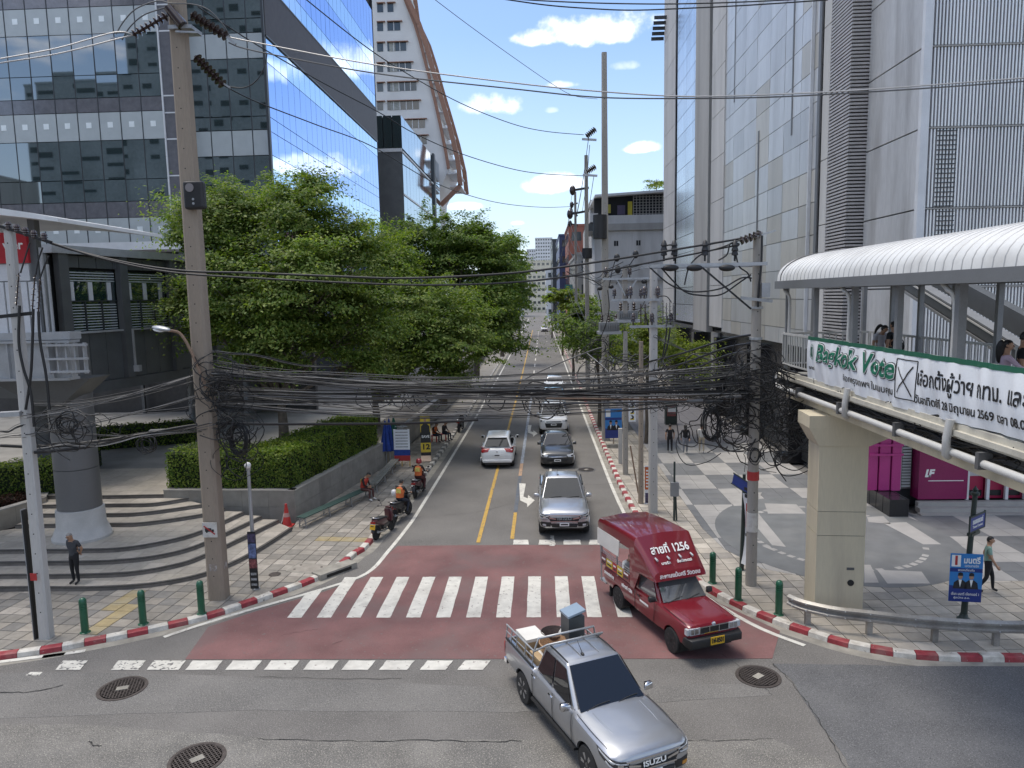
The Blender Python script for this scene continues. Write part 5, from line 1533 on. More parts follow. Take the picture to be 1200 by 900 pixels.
b=MB();b.bb(st.x-.09,st.x+.09,st.y-.012,st.y,st.z-.2,st.z+.16-.2+.04);o=b.build('sticker',M['sign_red_paint'],PWp,world=True)
s0=g(36,692,.4)
t=thing('narrow_board','tall narrow dark board leaning against the pale square pole','board',(P(34,650,Y=Yw+.05).x,Yw+.05,.13))
zb0=P(40,708,Y=Yw).z;zb1=P(30,598,Y=Yw).z
b=MB();b.bb(-.035,.01,-.08,.08,.0,zb1-.13);b.build('board',M['cable'],t)
b=MB();b.bb(-.05,-.036,-.09,.09,-.0,zb1-.11);b.build('edge',M['steel_pale'],t)
Yr=prr[1]+.1
zarm=at(820,311,Yr).z
b=MB();b.bar((at(752,305,Yr).x,Yr-.22,zarm),(at(896,312,Yr).x,Yr-.22,zarm),.10,.10);b.build('crossarm',M['galv'],PR,world=True)
b=MB();b.bar((at(752,311,Yr).x,Yr+.25,zarm-.02),(at(896,312,Yr).x,Yr+.25,zarm-.02),.10,.10);b.build('crossarm',M['galv'],PR,world=True)
b=MB();b.bar(at(821,312,Yr-.2),at(880,362,Yr-.2),.05,.05);b.build('brace',M['cable'],PR,world=True)
def pin(px,py,h,parent,Y,r=.10,m=None):
 p=at(px,py,Y);b=MB()
 b.lathe([(.0,0),(.03,0),(.03,h*.25),(r,h*.28),(r*.75,h*.45),(r*1.05,h*.5),(r*.7,h*.68),(r,h*.73),(r*.5,h*.95),(0,h)],p,12)
 return b.build('pin_insulator',m or M['insul_dark'],parent,world=True)
for px in (778,790,826,861):pin(px,306,.62,PR,Yr-.22,.10,M['cable'])
for px,py in ((786,314),(814,314),(852,314)):
 p=at(px,py,Yr-.3);b=MB();b.ball(p,(.24,.11,.10),12,8);b.build('dead_end_sleeve',M['cable'],PR,world=True)
for k in range(5):
 a=at(870+k*5,282-k*1.8,Yr-.1);b=MB();b.cyl(a+Vector((-.03,0,0)),a+Vector((.03,0,.01)),.13,.1,12);b.cyl(a+Vector((-.07,0,0)),a+Vector((-.03,0,0)),.05,.05,8);b.build('disc_insulator',M['insul_dark'],PR,world=True)
b=MB();b.bar(at(884,278,Yr-.12),at(909,270,Yr-.12),.06,.05);b.build('strain_arm',M['galv'],PR,world=True)
b=MB();b.bar(at(868,349,Yr-.2),at(905,353,Yr-.2),.08,.09);b.build('crossarm',M['galv'],PR,world=True)
b=MB();b.box(at(897,340,Yr-.2),(.24,.12,.42));b.build('switch_box',M['galv'],PR,world=True)
for y in (362,398):
 b=MB();b.lathe([(.19,0),(.19,.07)],n=16);o=b.build('band',M['galv'],PR);o.location=(0,0,at(884,y,Yr).z-.12)
for (x0,x1,y0,y1,r,m) in ((880,893,600,622,1,'plate_white'),(880,891,552,562,1,'sign_red_paint')):
 b=MB();b.lathe([(.181,at(884,y1,Yr).z),(.176,at(884,y0,Yr).z)],n=16);o=b.build('sticker',M[m],PR);o.location=(0,0,-.12)
def arm_ins(pole_,Y,pts,blob=True):
 for (x0,y0,x1,y1) in pts:
  b=MB();b.bar(at(x0,y0,Y),at(x1,y1,Y),.16,.18);b.build('crossarm',M['cable'],pole_,world=True)
  b=MB();b.ball(at(x1,y1,Y),(.28,.28,.45),10,6);b.build('insulator',M['insul_dark'],pole_,world=True)
Yt=ptl[1]
for (x0,y0,x1,y1,x2,y2) in ((699,164,682,163,691,152),(700,206,683,205,693,196)):
 b=MB();b.bar(at(x0,y0,Yt-.2),at(x1,y1,Yt-.2),.10,.12);b.build('crossarm',M['galv'],PT,world=True)
 disc_string(PT,at(698,y2-1,Yt-.2),at(687,y0-4,Yt-.2),6,.2,M['insul_dark'])
arm_ins(PF,66,((690,220,671,223),(690,247,668,251)))
arm_ins(PF2,100,((677,253,669,247),(677,264,668,262),(677,238,670,240)))
b=MB();b.cyl(at(703,268,Yt-.45)-Vector((0,0,.6)),at(703,252,Yt-.45),.42,.42,14);b.build('transformer_can',M['cable'],PT,world=True)
b=MB();b.cyl(at(688,303,65.5),at(688,291,65.5),.45,.45,14);b.build('transformer_can',M['cable'],PF,world=True)
def platform(label,Y,x0,x1,y0,h,n):
 t=thing('pole_transformer',label,'transformer',at((x0+x1)/2,y0,Y),0,'pole mounted transformers')
 a,c=at(x0,y0,Y),at(x1,y0,Y);w=c.x-a.x
 MB().bb(-w/2,w/2,-.6,.6,-.15,0).build('platform',M['galv'],t)
 MB().bb(-w*.42,w*.42,-.42,.42,.01,h).build('tank',M['trafo'],t)
 f=MB()
 for k in range(9):f.bb(-w*.4+k*w*.1-.015,-w*.4+k*w*.1+.015,-.55,-.421,.08,h-.1)
 f.build('cooling_fins',M['trafo'],t)['kind']='stuff'
 for k in range(n):
  b=MB();b.lathe([(.05,0),(.1,.08),(.06,.12),(.1,.2),(.06,.25),(.09,.33),(.02,.42)],(-w*.3+w*.6*k/max(1,n-1),0,h+.005),10);b.build('bushing',M['insul_dark'],t)
 return t
platform('grey transformer on a platform between the slim poles, above the tree',36.5,722,748,374,.42,3)
platform('grey transformer box beside the tall pole, above the street tree',40.5,700,727,388,.50,3)
for pole_,Y,rows in ((P733,pa[1],((706,770,327),(716,755,352))),(P765,pw2[1],((735,775,352),(738,790,383)))):
 for x0,x1,y in rows:
  b=MB();b.bar(at(x0,y,Y-.2),at(x1,y-1,Y-.2),.09,.10);b.build('crossarm',M['galv'],pole_,world=True)
  for k in range(3):pin(x0+4+k*(x1-x0-8)/2,y-2,.5,pole_,Y-.2,.10)
b=MB();b.bar(at(723,328,36),at(733,347,36),.06);b.bar(at(746,328,36),at(733,347,36),.06);b.build('arm_brace',M['galv'],P733,world=True)
b=MB();b.bar((at(733,320,36).x,pa[1],P733.location.z+8),(at(733,320,36).x,pa[1],at(733,312,pa[1]).z),.22,.22);b.build('pole_top',M['pole'],P733,world=True)
for k,(px,py) in enumerate(((723,302),(745,298),(724,316),(755,330),(703,338),(716,336))):
 Y=36 if px>720 else 40
 b=MB();b.ball(at(px,py,Y),(.15,.12,.20 if k<3 else .11),10,8);b.build('fuse_insulator',M['cable'],P733,world=True)
for k in range(4):
 a=at(777+k*4,352+(k%2)*3,pw2[1]-.25);disc_string(P765,a,a-Vector((0,0,.95)),6,.075,M['insul_grey'],'cable_termination')
for k in range(2):
 a=at(756-k*5,356,pw2[1]-.25);disc_string(P765,a,a-Vector((0,0,.8)),5,.075,M['insul_dark'],'cable_termination')
b=MB();b.bb(at(786,500,pw2[1]).x,at(790,500,pw2[1]).x,pw2[1]+.05,pw2[1]+.12,.13,at(787,560,pw2[1]).z);
# single wires
def wire(label,pts,r,m,Ys,name='power_cable',cat='cable',group=None,sub=6,n=5):
 """a wire through pixels; Ys: the distance at its two ends"""
 if not isinstance(Ys,(list,tuple)):Ys=(Ys,Ys)
 L=[0]
 for (a,c) in zip(pts,pts[1:]):L.append(L[-1]+math.hypot(c[0]-a[0],c[1]-a[1]))
 w=[]
 for (px,py),l in zip(pts,L):
  t=l/L[-1]
  iy=(1-t)/Ys[0]+t/Ys[1]
  w.append(P(px,py,Y=1/iy))
 b=MB();b.tube(smooth_path(w,sub),r,n)
 return tag(b.build(name,m),label,cat,group)
wire('upper of two thick black cables swept from the fuse crossarm to the plaza pole',[(8,267),(100,297),(200,316),(300,320),(400,324),(480,326),(600,320),(700,307),(800,291),(872,279)],.032,M['cable'],(Yw,Yr))
wire('lower of two thick black cables swept from the fuse crossarm to the plaza pole',[(52,282),(120,303),(200,319),(300,326),(400,331),(500,334),(600,331),(680,322),(760,308),(860,288)],.028,M['cable'],(Yw,Yr))
wire('upper bare wire from the pole insulator across the sky to the mall',[(266,43),(300,50),(440,76),(600,97),(700,107),(800,113),(900,111),(1000,106),(1100,99),(1205,91)],.019,M['wire_pale'],(Ym,19))
wire('lower bare wire from the pole insulator across the sky to the mall',[(268,50),(300,60),(440,86),(600,104),(700,114),(800,115.5),(900,114),(1000,109),(1100,102.5),(1205,95)],.019,M['cable_grey'],(Ym,19))
wire('topmost sagging wire over the street, near the cloud',[(575,-4),(620,0),(680,3),(740,4.5),(800,4.5),(880,2),(980,-3)],.018,M['cable'],(20,20))
wire('second sagging wire over the street, near the cloud',[(590,-1),(640,6),(690,10),(740,12),(800,10),(880,6),(970,0)],.018,M['cable'],(20,20))
wire('wire from the brown pole top down to the tall pole upper arm',[(352,-6),(425,52),(475,85),(540,121),(600,145),(640,154),(684,158)],.02,M['cable'],(24,Yt))
wire('wire crossing the blue glass down to the tall pole second arm',[(232,8),(300,52),(380,98),(443,131),(485,156),(540,180),(600,198),(640,204),(684,206)],.02,M['cable'],(Ym,Yt))
wire('wire crossing the blue glass low down to the far pole arm',[(262,100),(300,119),(370,146),(437,172),(507,213),(560,232),(600,240),(640,243),(669,242)],.02,M['cable'],(Ym,66))
wire('thin wire slanting through open sky to the tall pole',[(505,-4),(550,30),(600,66),(645,97),(672,112),(700,116)],.014,M['cable_grey'],(30,Yt))
wire('jumper looped below the lower insulator string',[(264,101),(285,103),(300,95),(310,78),(313,62)],.018,M['cable'],(Ym,Ym))
for i,(a,c) in enumerate((((134,38),(0,69)),((136,46),(0,74)))):
 wire(['upper wire leaving the frame from the insulator beside the office','lower wire leaving the frame from the insulator beside the office'][i],[(c[0]-40,c[1]+8),c,((a[0]+c[0])/2,(a[1]+c[1])/2+3),a,(156,41)],.02,M['wire_pale'],(19,Ym))
wire('upper jumper arching over the insulator beside the brown pole',[(136,40),(145,25),(160,10),(185,1),(200,4),(225,5),(245,12),(262,30),(270,44)],.018,M['cable_grey'],(Ym,Ym))
wire('lower jumper arching to the post insulator',[(143,47),(152,32),(168,18),(190,10),(199,8)],.018,M['cable_grey'],(Ym,Ym))
b=MB();b.bar(at(130,46,Ym),at(142,44,Ym),.05);b.bar(at(262,40,Ym),at(276,52,Ym),.06);b.bar(at(262,98,Ym),at(270,103,Ym),.05);b.build('wire_clamp',M['galv'],PM,world=True)
for i,pts in enumerate((((23,358),(22,400),(27,430),(36,460),(40,500)),((39,362),(38,400),(36,440),(30,480)),((45,365),(47,400),(54,440),(58,480)),((35,284),(30,300),(24,320)),((50,290),(45,305),(42,322)),((57,300),(52,312),(47,326)))):
 wire(['riser cable falling from the leaning pole crossarm, outer one','riser cable falling from the leaning pole crossarm, middle one','riser cable falling from the leaning pole crossarm, inner one','lead to the outer cable termination','lead to the middle cable termination','lead to the inner cable termination'][i],pts,.035 if i<3 else .02,M['cable'],(Yw-.1,Yw-.1),group='cables on the leaning pole')
for i,pts in enumerate((((775,314),(800,340),(820,346),(845,345),(868,330),(880,322)),((760,312),(780,330),(795,338),(815,342),(845,338),(868,326),(881,326)),((802,334),(808,312),(822,298),(845,290),(868,281)),((776,300),(778,290),(786,287),(793,292),(792,303)),((842,305),(852,298),(856,285),(866,286),(862,290)),((862,296),(866,312),(876,320),(880,330)),((893,276),(892,310),(889,340),(888,360)))):
 wire(['deep jumper loop under the plaza pole crossarm','shallow jumper loop under the plaza pole crossarm','curved tap cable rising to the strain insulators','small jumper arch over the pin insulators','small jumper arch beside the strain insulators','short lead from the end pin insulator to the pole','dark riser clipped to the plaza pole'][i],pts,.024 if i!=6 else .035,M['cable'],(Yr-.25,Yr-.2),group='jumpers on the plaza pole')
for i,pts in enumerate((((756,365),(760,385),(763,400),(762,415),(752,422),(738,424),(722,420),(712,412)),((782,370),(781,390),(778,410),(775,425)),((786,370),(785,388),(782,405),(778,420)),((760,356),(765,350),(775,347),(782,348),(787,355)),((712,340),(714,360),(710,380),(702,400)),((757,328),(758,345),(752,360),(744,372)),((700,338),(704,355),(706,375)),((723,300),(718,315),(714,335)),((746,298),(735,315),(722,333)),((660,322),(690,327),(706,336)),((664,318),(672,322),(684,318)))):
 wire(['thick drooping cable from the pale square pole','first black riser on the pale square pole','second black riser on the pale square pole','arched lead over the cable terminations','tap cable to the transformer by the tall pole','lead from fuse to the transformer tank','short tap beside the tall pole transformer','lead from the upper fuse to its cut-out','slanting lead between the fuses','tap cable from the tall pole to the fuses','short curved jumper by the tall pole'][i],pts,.035 if i<3 else .022,M['cable'],(31.5 if i<4 else 37,31.5 if i<4 else 38),group='leads of the street transformers')
for i in range(8):
 y0=303+i*2.2 if i<4 else 330+i*6
 wire('thin service wire running down the street between the utility poles',[(730+i*9,y0+4),(712+i*4,y0+12),(690,y0+14+(i%3)*4),(668-(i%3)*3,262+i*11)],.018,M['cable'],(33,90),group='service wires along the mall side poles')
for i,(x0,y0,x1,y1,ya,yb) in enumerate(((690,160,665,300,44,110),(684,206,660,310,44,120),(671,223,652,320,66,150),(668,251,650,322,66,160),(691,170,682,250,46,66),(696,206,676,300,46,90))):
 wire('line wire descending from pole to pole down the street',[(x0,y0),((x0*.55+x1*.45),y0*.5+y1*.5+6),(x1,y1)],.02,M['cable_grey'],(ya,yb),group='line wires receding down the street')
wire('slanting guy wire with a pale sleeve over the street tree',[(600,452),(640,432),(690,412),(706,407)],.035,M['cable_grey'],(36,37))
wire('pale guy wire stay by the street tree',[(688,414),(705,428),(724,448)],.025,M['wire_pale'],(37,36))
# the bundles of communication cables
def bundle(A,B,n,sag,spread_a,spread_b,Ya,Yb,where,group,seed,rr=(.005,.012)):
 r=random.Random(seed)
 for i in range(n):
  if i%4==0:
   base=(r.uniform(-1,1),r.uniform(-1,1),sag*r.uniform(.25,1.6),r.uniform(.3,2.4),r.uniform(0,6),r.uniform(2,6),r.uniform(-.35,.35),r.uniform(-.35,.35))
  oa,ob,s,amp,ph,f,da,db=base
  if r.random()<.2:s*=r.uniform(.7,1.5)
  a=(A[0]+r.gauss(0,3),A[1]+oa*spread_a+r.gauss(0,1.4));c=(B[0]+r.gauss(0,3),B[1]+(oa*.5+ob*.5)*spread_b+r.gauss(0,1.4))
  k=11;pts=[];ph2=r.uniform(0,6)
  for j in range(k):
   t=j/(k-1)
   e=min(1,5*t,5*(1-t))
   pts.append((a[0]+(c[0]-a[0])*t,a[1]+(c[1]-a[1])*t+4*s*t*(1-t)+(amp*math.sin(ph+f*t*3)+.8*math.sin(ph2+9*t))*e))
  y0,y1=Ya+da+r.gauss(0,.05),Yb+db+r.gauss(0,.05)
  rad_=r.uniform(*rr);thick=r.random()<.12
  if thick:rad_*=2
  q=r.random();col=('black',M['cable']) if q<.70 else ('dark grey',M['cable_grey']) if q<.92 else ('pale grey',M['cable_pale'])
  lay='upper' if oa<-.33 else 'middle' if oa<.33 else 'lower'
  wire('%s %s cable in the %s layer of %s'%('thick' if thick else 'slack' if s>sag else 'taut',col[0],lay,where),pts,rad_,col[1],(y0,y1),name='communication_cable',group=group,sub=4,n=4)
M['cable_pale']=mat('faded_cable',(.26,.255,.245),.6,var=.2,scale=2)
bundle((249,446),(883,444),44,20,30,26,PMY,Yr,'the bundle over the street','cables across the street between the two poles',1)
bundle((250,462),(883,460),18,8,9,10,PMY,Yr,'the low bundle over the street','cables across the street between the two poles',2,(.008,.016))
bundle((249,452),(765,438),12,18,26,24,PMY,pw2[1],'the brown to square pole run','cables from brown pole to the mall side poles',3)
bundle((249,460),(28,495),22,12,42,34,PMY,Yw,'the brown to leaning pole run','cables between brown pole and leaning pole',4)
bundle((28,490),(-60,500),10,4,34,30,Yw,18,'the run past the leaning pole','cables beyond the leaning pole',5)
bundle((765,425),(883,440),16,10,40,40,pw2[1],Yr,'the square to plaza pole run','cables from the square pole to the plaza pole',6)
bundle((884,430),(1010,470),12,8,36,10,Yr,22.6,'the plaza pole to footbridge run','cables from the plaza pole to the footbridge',7)
bundle((752,440),(690,425),10,5,30,14,pb[1],60,'the mall side pavement run','cables along the mall side poles',8,(.010,.016))
bundle((249,440),(470,440),8,4,30,8,PMY,48,'the run above the hedge','cables along the office side',9,(.008,.015))
wire('orange and blue striped cable drawn tight above the parked queue of cars',[(640,467),(700,467.5),(760,468),(830,468.5),(885,467)],.03,mat('orange_cable',(.16,.10,.07),.5,var=.3,scale=1.5),(Yr,Yr))
for i,pts in enumerate((((0,522),(60,523),(150,512),(240,497),(330,497),(480,496),(560,492)),((40,530),(100,524),(170,508),(235,500)))):
 wire(['heavy black cable slung low past the brown pole towards the hedge','heavy black cable slung low between leaning and brown poles'][i],pts,.045,M['cable'],(Yw,22 if i else 26))
for i,(y0,y1) in enumerate(((416,392),(428,402),(440,411))):
 wire('heavy black cable rising to the plaza pole band from the mall side poles',[(760,y0+8),(800,y0-2),(850,y1+6),(884,y1)],.038,M['cable'],(pw2[1],Yr),group='heavy cables under the plaza pole band')
def tangle(name,blobs,seed,r0=.011):
 r=random.Random(seed);b=MB()
 for (px,py,wx_,wy_,Y,n) in blobs:
  for i in range(n):
   c=P(px+r.gauss(0,wx_*.45),py+r.gauss(0,wy_*.45),Y=Y+r.uniform(-.5,.5));R_=r.uniform(.15,.75)
   k=r.randint(6,10);ph=r.uniform(0,6.28);tilt=r.uniform(-1,1);turns=r.uniform(.5,1.5)
   pts=[]
   for j in range(k):
    a=ph+turns*2*PI*j/k
    pts.append(c+Vector((R_*math.cos(a)+r.uniform(-.1,.1),.3*math.sin(a*1.3)*tilt,R_*.8*math.sin(a)-.03*j+r.uniform(-.1,.1))))
   b.tube(smooth_path(pts,4),r0*r.uniform(.7,1.7),4)
 o=b.build(name,M['cable']);return struct(o,'stuff')
tangle('cable_tangle',[(868,460,60,34,Yr-.1,46),(905,500,36,40,Yr+.2,30),(930,490,20,40,Yr+.4,30),(850,500,30,30,Yr,26),(800,450,50,24,24,34),(885,430,10,30,Yr-.2,26)],21,.011)
tangle('cable_tangle',[(250,440,16,34,PMY-.1,22),(276,510,12,34,PMY+.1,24),(85,500,34,9,Yw+.5,14),(255,470,26,20,PMY-.3,12)],22,.011)
tangle('cable_tangle',[(735,440,50,24,34,40),(620,466,50,6,23,8),(480,462,60,6,25,8),(700,400,30,30,42,30)],23,.014)
def coil(label,px,py,rx,ry,Y,n,seed,r=.014):
 rr=random.Random(seed);b=MB();c=P(px,py,Y=Y);s=pxm(c)
 for i in range(n):
  a0=rr.uniform(0,6);k=18;fx,fz=rr.uniform(.8,1.1),rr.uniform(.85,1.08);o=Vector((rr.uniform(-.06,.06),rr.uniform(-.1,.1),rr.uniform(-.06,.06)))
  b.tube([c+o+Vector((rx/s*fx*math.cos(a0+2*PI*j/k),.04*math.sin(j),ry/s*fz*math.sin(a0+2*PI*j/k))) for j in range(k+1)],r,4)
 return tag(b.build('cable_coil',M['cable']),label,'cable coil','coils of spare cable')
coil('big round coil of black cable hanging beside the plaza pole',833,497,10,19,Yr-.2,14,31)
coil('half round coil slung under the cable bundle by the brown pole',173,520,10,9,PMY-.4,7,32)
coil('loose coil of black cable low on the plaza pole',884,535,7,8,Yr-.3,4,33)
coil('messy coil of cable hanging over the hedge by the brown pole',280,515,10,18,PMY-.1,12,34)
coil('ring of cable on the round column side of the bundle',78,497,12,9,Yw+.4,6,35)
for i,(px,py,Y) in enumerate(((185,505,PMY-.3),(860,465,Yr-.4),(520,463,23),(640,465,22.5),(815,470,Yr-.3),(700,452,30))):
 p=P(px,py,Y=Y);b=MB();b.cyl(p-Vector((.22,0,.01)),p+Vector((.22,0,.01)),.06,.06,10);b.cyl(p-Vector((.27,0,.01)),p-Vector((.22,0,.01)),.03,.06,10)
 tag(b.build('splice_closure',M['cable_grey']),['splice closure hanging near the low coil by the brown pole','splice closure inside the tangle by the plaza pole','splice closure mid span above the flags','splice closure mid span above the white suv','splice closure hanging beside the big round coil','splice closure near the yellow green tree'][i],'splice closure','splice closures on the cables')
 # footbridge on the right
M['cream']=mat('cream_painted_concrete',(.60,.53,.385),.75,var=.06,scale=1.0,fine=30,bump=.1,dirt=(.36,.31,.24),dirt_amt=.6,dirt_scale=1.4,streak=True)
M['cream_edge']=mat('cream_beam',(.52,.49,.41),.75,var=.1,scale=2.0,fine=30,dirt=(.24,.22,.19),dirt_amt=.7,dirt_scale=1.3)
M['rail_white']=mat('pale_railing_paint',(.56,.55,.52),.5,metal=.1,var=.08,scale=3,dirt=(.35,.33,.3),dirt_amt=.4,dirt_scale=3)
M['roof_white']=mat('white_roof_sheet',(.66,.66,.64),.5,var=.05,scale=2,fine=20,dirt=(.42,.41,.39),dirt_amt=.6,dirt_scale=1.2)
M['roof_seam']=mat('roof_seam',(.36,.36,.355),.5,var=.1)
M['eave']=mat('grey_eave',(.20,.205,.21),.5,metal=.2,var=.06,scale=1)
M['post_grey']=mat('grey_post',(.25,.255,.26),.5,metal=.3,var=.1)
M['cloth']=mat('banner_cloth',(.74,.76,.78),.65,var=.03,scale=1.5,fine=30,dirt=(.6,.6,.62),dirt_amt=.4,dirt_scale=1.1)
M['green_edge']=mat('banner_green',(.02,.12,.07),.6,var=.08)
M['green_ink']=mat('green_lettering',(.012,.15,.085),.6,var=0,fine=0)
BX=7.85
def by(px):return P(px,345,X=BX).y
BYF=by(921)
BYN=10.2
def bzv(px,py):return P(px,py,X=BX).z
Z_LOW=bzv(1100,531);Z_EDGE=(bzv(1200,541)+bzv(950,451))/2;Z_RAIL=bzv(1100,418);Z_EAVE=9.28
BW=2.75
bridge=thing('footbridge','cream concrete footbridge with white barrel roof and railings over the plaza','footbridge')
def bbx(name,m,x0,x1,y0,y1,z0,z1,parent=None):return MB().bb(x0,x1,y0,y1,z0,z1).build(name,m,parent or bridge,world=True)
ZD=Z_EDGE+.18
bbx('deck',M['cream_edge'],BX+.02,BX+BW,BYN,BYF,Z_EDGE-.02,ZD)
bbx('edge_beam',M['cream_edge'],BX-.14,BX+.019,BYN,BYF+.1,Z_EDGE,ZD+.10)
bbx('edge_ledge',M['cream_edge'],BX-.22,BX-.141,BYN,BYF+.1,Z_EDGE+.06,Z_EDGE+.16)
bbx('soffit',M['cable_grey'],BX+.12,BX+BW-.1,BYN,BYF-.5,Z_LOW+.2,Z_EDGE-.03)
bbx('lower_beam',M['cream'],BX+.02,BX+.3,BYN,BYF-.2,Z_LOW-.12,Z_LOW+.14)
bbx('lower_beam',M['cream'],BX+BW-.3,BX+BW,BYN,BYF-.2,Z_LOW-.12,Z_LOW+.14)
b=MB();b.tube([(BX-.2,BYF+.1,Z_LOW+.62),(BX-.2,BYF+.1,Z_LOW+.22),(BX-.2,BYF-.2,Z_LOW+.2),(BX-.2,BYN,Z_LOW+.2)],.075,10);b.build('pipe',M['rail_white'],bridge,world=True)
for px in (990,1111):
 y=P(px,480,X=BX-.3).y
 b=MB();b.tube([(BX-.25,y,Z_EDGE+.35),(BX-.3,y,Z_EDGE),(BX-.3,y,Z_LOW+.15),(BX-.2,y+.1,Z_LOW+.1)],.075,10);b.build('downpipe',M['rail_white'],bridge,world=True)
for k in range(5):
 y=BYF-2-k*3
 bbx('pipe_bracket',M['cable_grey'],BX-.3,BX-.05,y-.05,y+.05,Z_LOW+.1,Z_LOW+.4)
r=random.Random(5);b=MB()
for i in range(26):
 z=Z_LOW+.25+r.uniform(0,.5);pts=[]
 for j in range(16):pts.append((BX-.02+r.uniform(-.1,.06),BYF+.5-j*.8,z+r.uniform(-.12,.12)))
 b.tube(smooth_path(pts,3),r.uniform(.012,.028),4)
for i in range(60):
 y=r.uniform(10.5,BYF);c=Vector((BX-.05,y,Z_LOW+.5+r.uniform(-.15,.2)));R_=r.uniform(.1,.35)
 b.tube(smooth_path([c+Vector((r.uniform(-.1,.1),R_*math.cos(a),R_*.6*math.sin(a))) for a in (0,1,2,3.2,4.1,5.2)],3),.012,4)
struct(b.build('bridge_cables',M['cable'],None),'stuff')
pcx,pcy=g(985,722,.13)
PX0,PX1,PY=P(955,700,Y=pcy).x,P(1014,700,Y=pcy).x,pcy
pil=thing('bridge_pillar','cream concrete pillar carrying the footbridge, beside the guardrail','pillar',((PX0+PX1)/2,PY+.5,.13),rad(-4))
w=(PX1-PX0)*.93
zj1,zj2=P(985,600,Y=PY).z,P(985,628,Y=PY).z;zt_=Z_LOW-.12-.13-.85
b=MB();b.bb(-w/2,w/2,-.5,.5,-.1,zj2-.135);b.build('shaft',M['cream'],pil)
b=MB();b.bb(-w/2,w/2,-.5,.5,zj2-.12,zj1-.135);b.build('shaft',M['cream'],pil)
b=MB();b.bb(-w/2,w/2,-.5,.5,zj1-.12,zt_+.002);b.build('shaft',M['cream'],pil)
b=MB();b.bb(-w/2+.02,w/2-.02,-.48,.48,.2,zt_-.1);b.build('joint',M['cable_grey'],pil)
hw=w/2
vs=[(-hw-.02,-.52,zt_),(hw+.02,-.52,zt_),(hw+.02,.52,zt_),(-hw-.02,.52,zt_),(-hw-.3,-.56,zt_+.5),(BW-1.0,-.56,zt_+.5),(BW-1.0,.56,zt_+.5),(-hw-.3,.56,zt_+.5)]
b=MB();b.add(vs,[(3,2,1,0),(0,1,5,4),(1,2,6,5),(2,3,7,6),(3,0,4,7)]);b.bb(-hw-.3,BW-1.0,-.56,.56,zt_+.5,zt_+.84);b.build('head',M['cream'],pil)
b=MB();b.bb(.18,.38,-.515,-.501,1.35,1.42);b.build('small_plate',M['cable_grey'],pil)
b=MB();b.cyl((.3,-.501,.98),(.3,-.515,.98),.09,.09,14);b.build('round_outlet',M['cable'],pil)
def railing(x0,y0,x1,y1,z,n,name='railing'):
 a,c=Vector((x0,y0,z)),Vector((x1,y1,z))
 f=MB()
 for h,w_ in ((1.08,.06),(.12,.045)):f.bar(a+Vector((0,0,h)),c+Vector((0,0,h)),w_,w_)
 fr=f.build(name,M['rail_white'],bridge,world=True)
 for i in range(n+1):
  p=a.lerp(c,i/n)
  bb_=MB();bb_.bb(p.x-.016,p.x+.016,p.y-.016,p.y+.016,z+.14,z+1.05);bb_.build('baluster',M['rail_white'],fr,world=True)
ZRZ=Z_RAIL-1.08
railing(BX-.06,BYF-.02,BX-.06,BYN,ZRZ,62)
railing(BX+BW-.05,BYF-.02,BX+BW-.05,BYN,ZRZ,62)
railing(BX-.02,BYF,BX+BW-.1,BYF,ZRZ,13)
def post(px,X=BX-.04,w_=.11,m='post_grey'):
 y=P(px,380,X=X).y
 return bbx('post',M[m],X-w_/2,X+w_/2,y-w_/2,y+w_/2,ZD-.05,Z_EAVE+.1)
for px,w_ in ((922,.09),(956,.11),(1001,.13),(1053,.13),(1125,.15),(1216,.15)):post(px,BX-.0,w_)
for px in (1012,1045,1078,1118,1170,1230):post(px,BX+BW-.06,.12)
for px,d in ((921,0),(990,.0),(1112,0)):
 y=P(px,360,X=BX-.15).y
 b=MB();b.tube(smooth_path([(BX-.1,y+.35,Z_EAVE+.02),(BX-.14,y+.1,Z_EAVE-.1),(BX-.04,y,Z_EAVE-.35),(BX-.04,y,ZRZ+1.0)],4),.05,8);b.build('downpipe',M['rail_white'],bridge,world=True)
yr_f=P(912,335,X=BX-.25).y
b=MB();b.bb(BX-.34,BX+.1,BYN-2,yr_f,Z_EAVE,Z_EAVE+.24);b.build('eave',M['eave'],bridge,world=True)
b=MB();b.bb(BX+BW-.2,BX+BW+.3,BYN-2,yr_f,Z_EAVE,Z_EAVE+.24);b.build('eave',M['eave'],bridge,world=True)
b=MB();b.bb(BX-.34,BX+BW+.3,yr_f+.001,yr_f+.08,Z_EAVE+.0,Z_EAVE+.24);b.build('eave',M['eave'],bridge,world=True)
xa_,xb_=BX-.3,BX+BW+.26;xm=(xa_+xb_)/2;hr=(xb_-xa_)/2;RH=.86
arc=[(xm-hr*math.cos(PI*k/20),Z_EAVE+.235+RH*math.sin(PI*k/20)**.85) for k in range(21)]
yy=yr_f-.02
k=0
while yy>BYN-2:
 y0=yy-.30;b=MB();b.smooth=True
 prof=[(0,.012),(.02,.0),(.15,.0),(.24,.0),(.262,.014),(.30,.012)]
 vs=[];fs=[]
 for (s_,h_) in prof:
  for (x,z) in arc:
   n_=Vector((x-xm,0,(z-Z_EAVE-.235)*1.6+.3)).normalized()
   vs.append((x+n_.x*h_,yy-s_,z+n_.z*h_))
 na=len(arc)
 for i in range(len(prof)-1):
  for j in range(na-1):fs.append((i*na+j,i*na+j+1,(i+1)*na+j+1,(i+1)*na+j))
 b.add(vs,fs);b.m=[1 if q//(na-1) in (0,3) else 0 for q in range(len(fs))];b.build('roof_sheet',[M['roof_white'],M['roof_seam']],bridge,world=True,sharp=25)
 yy-=.30
b=MB();vs=[(x,yr_f+.02,z) for x,z in arc]+[(x,yr_f+.02,Z_EAVE+.235) for x,z in arc]
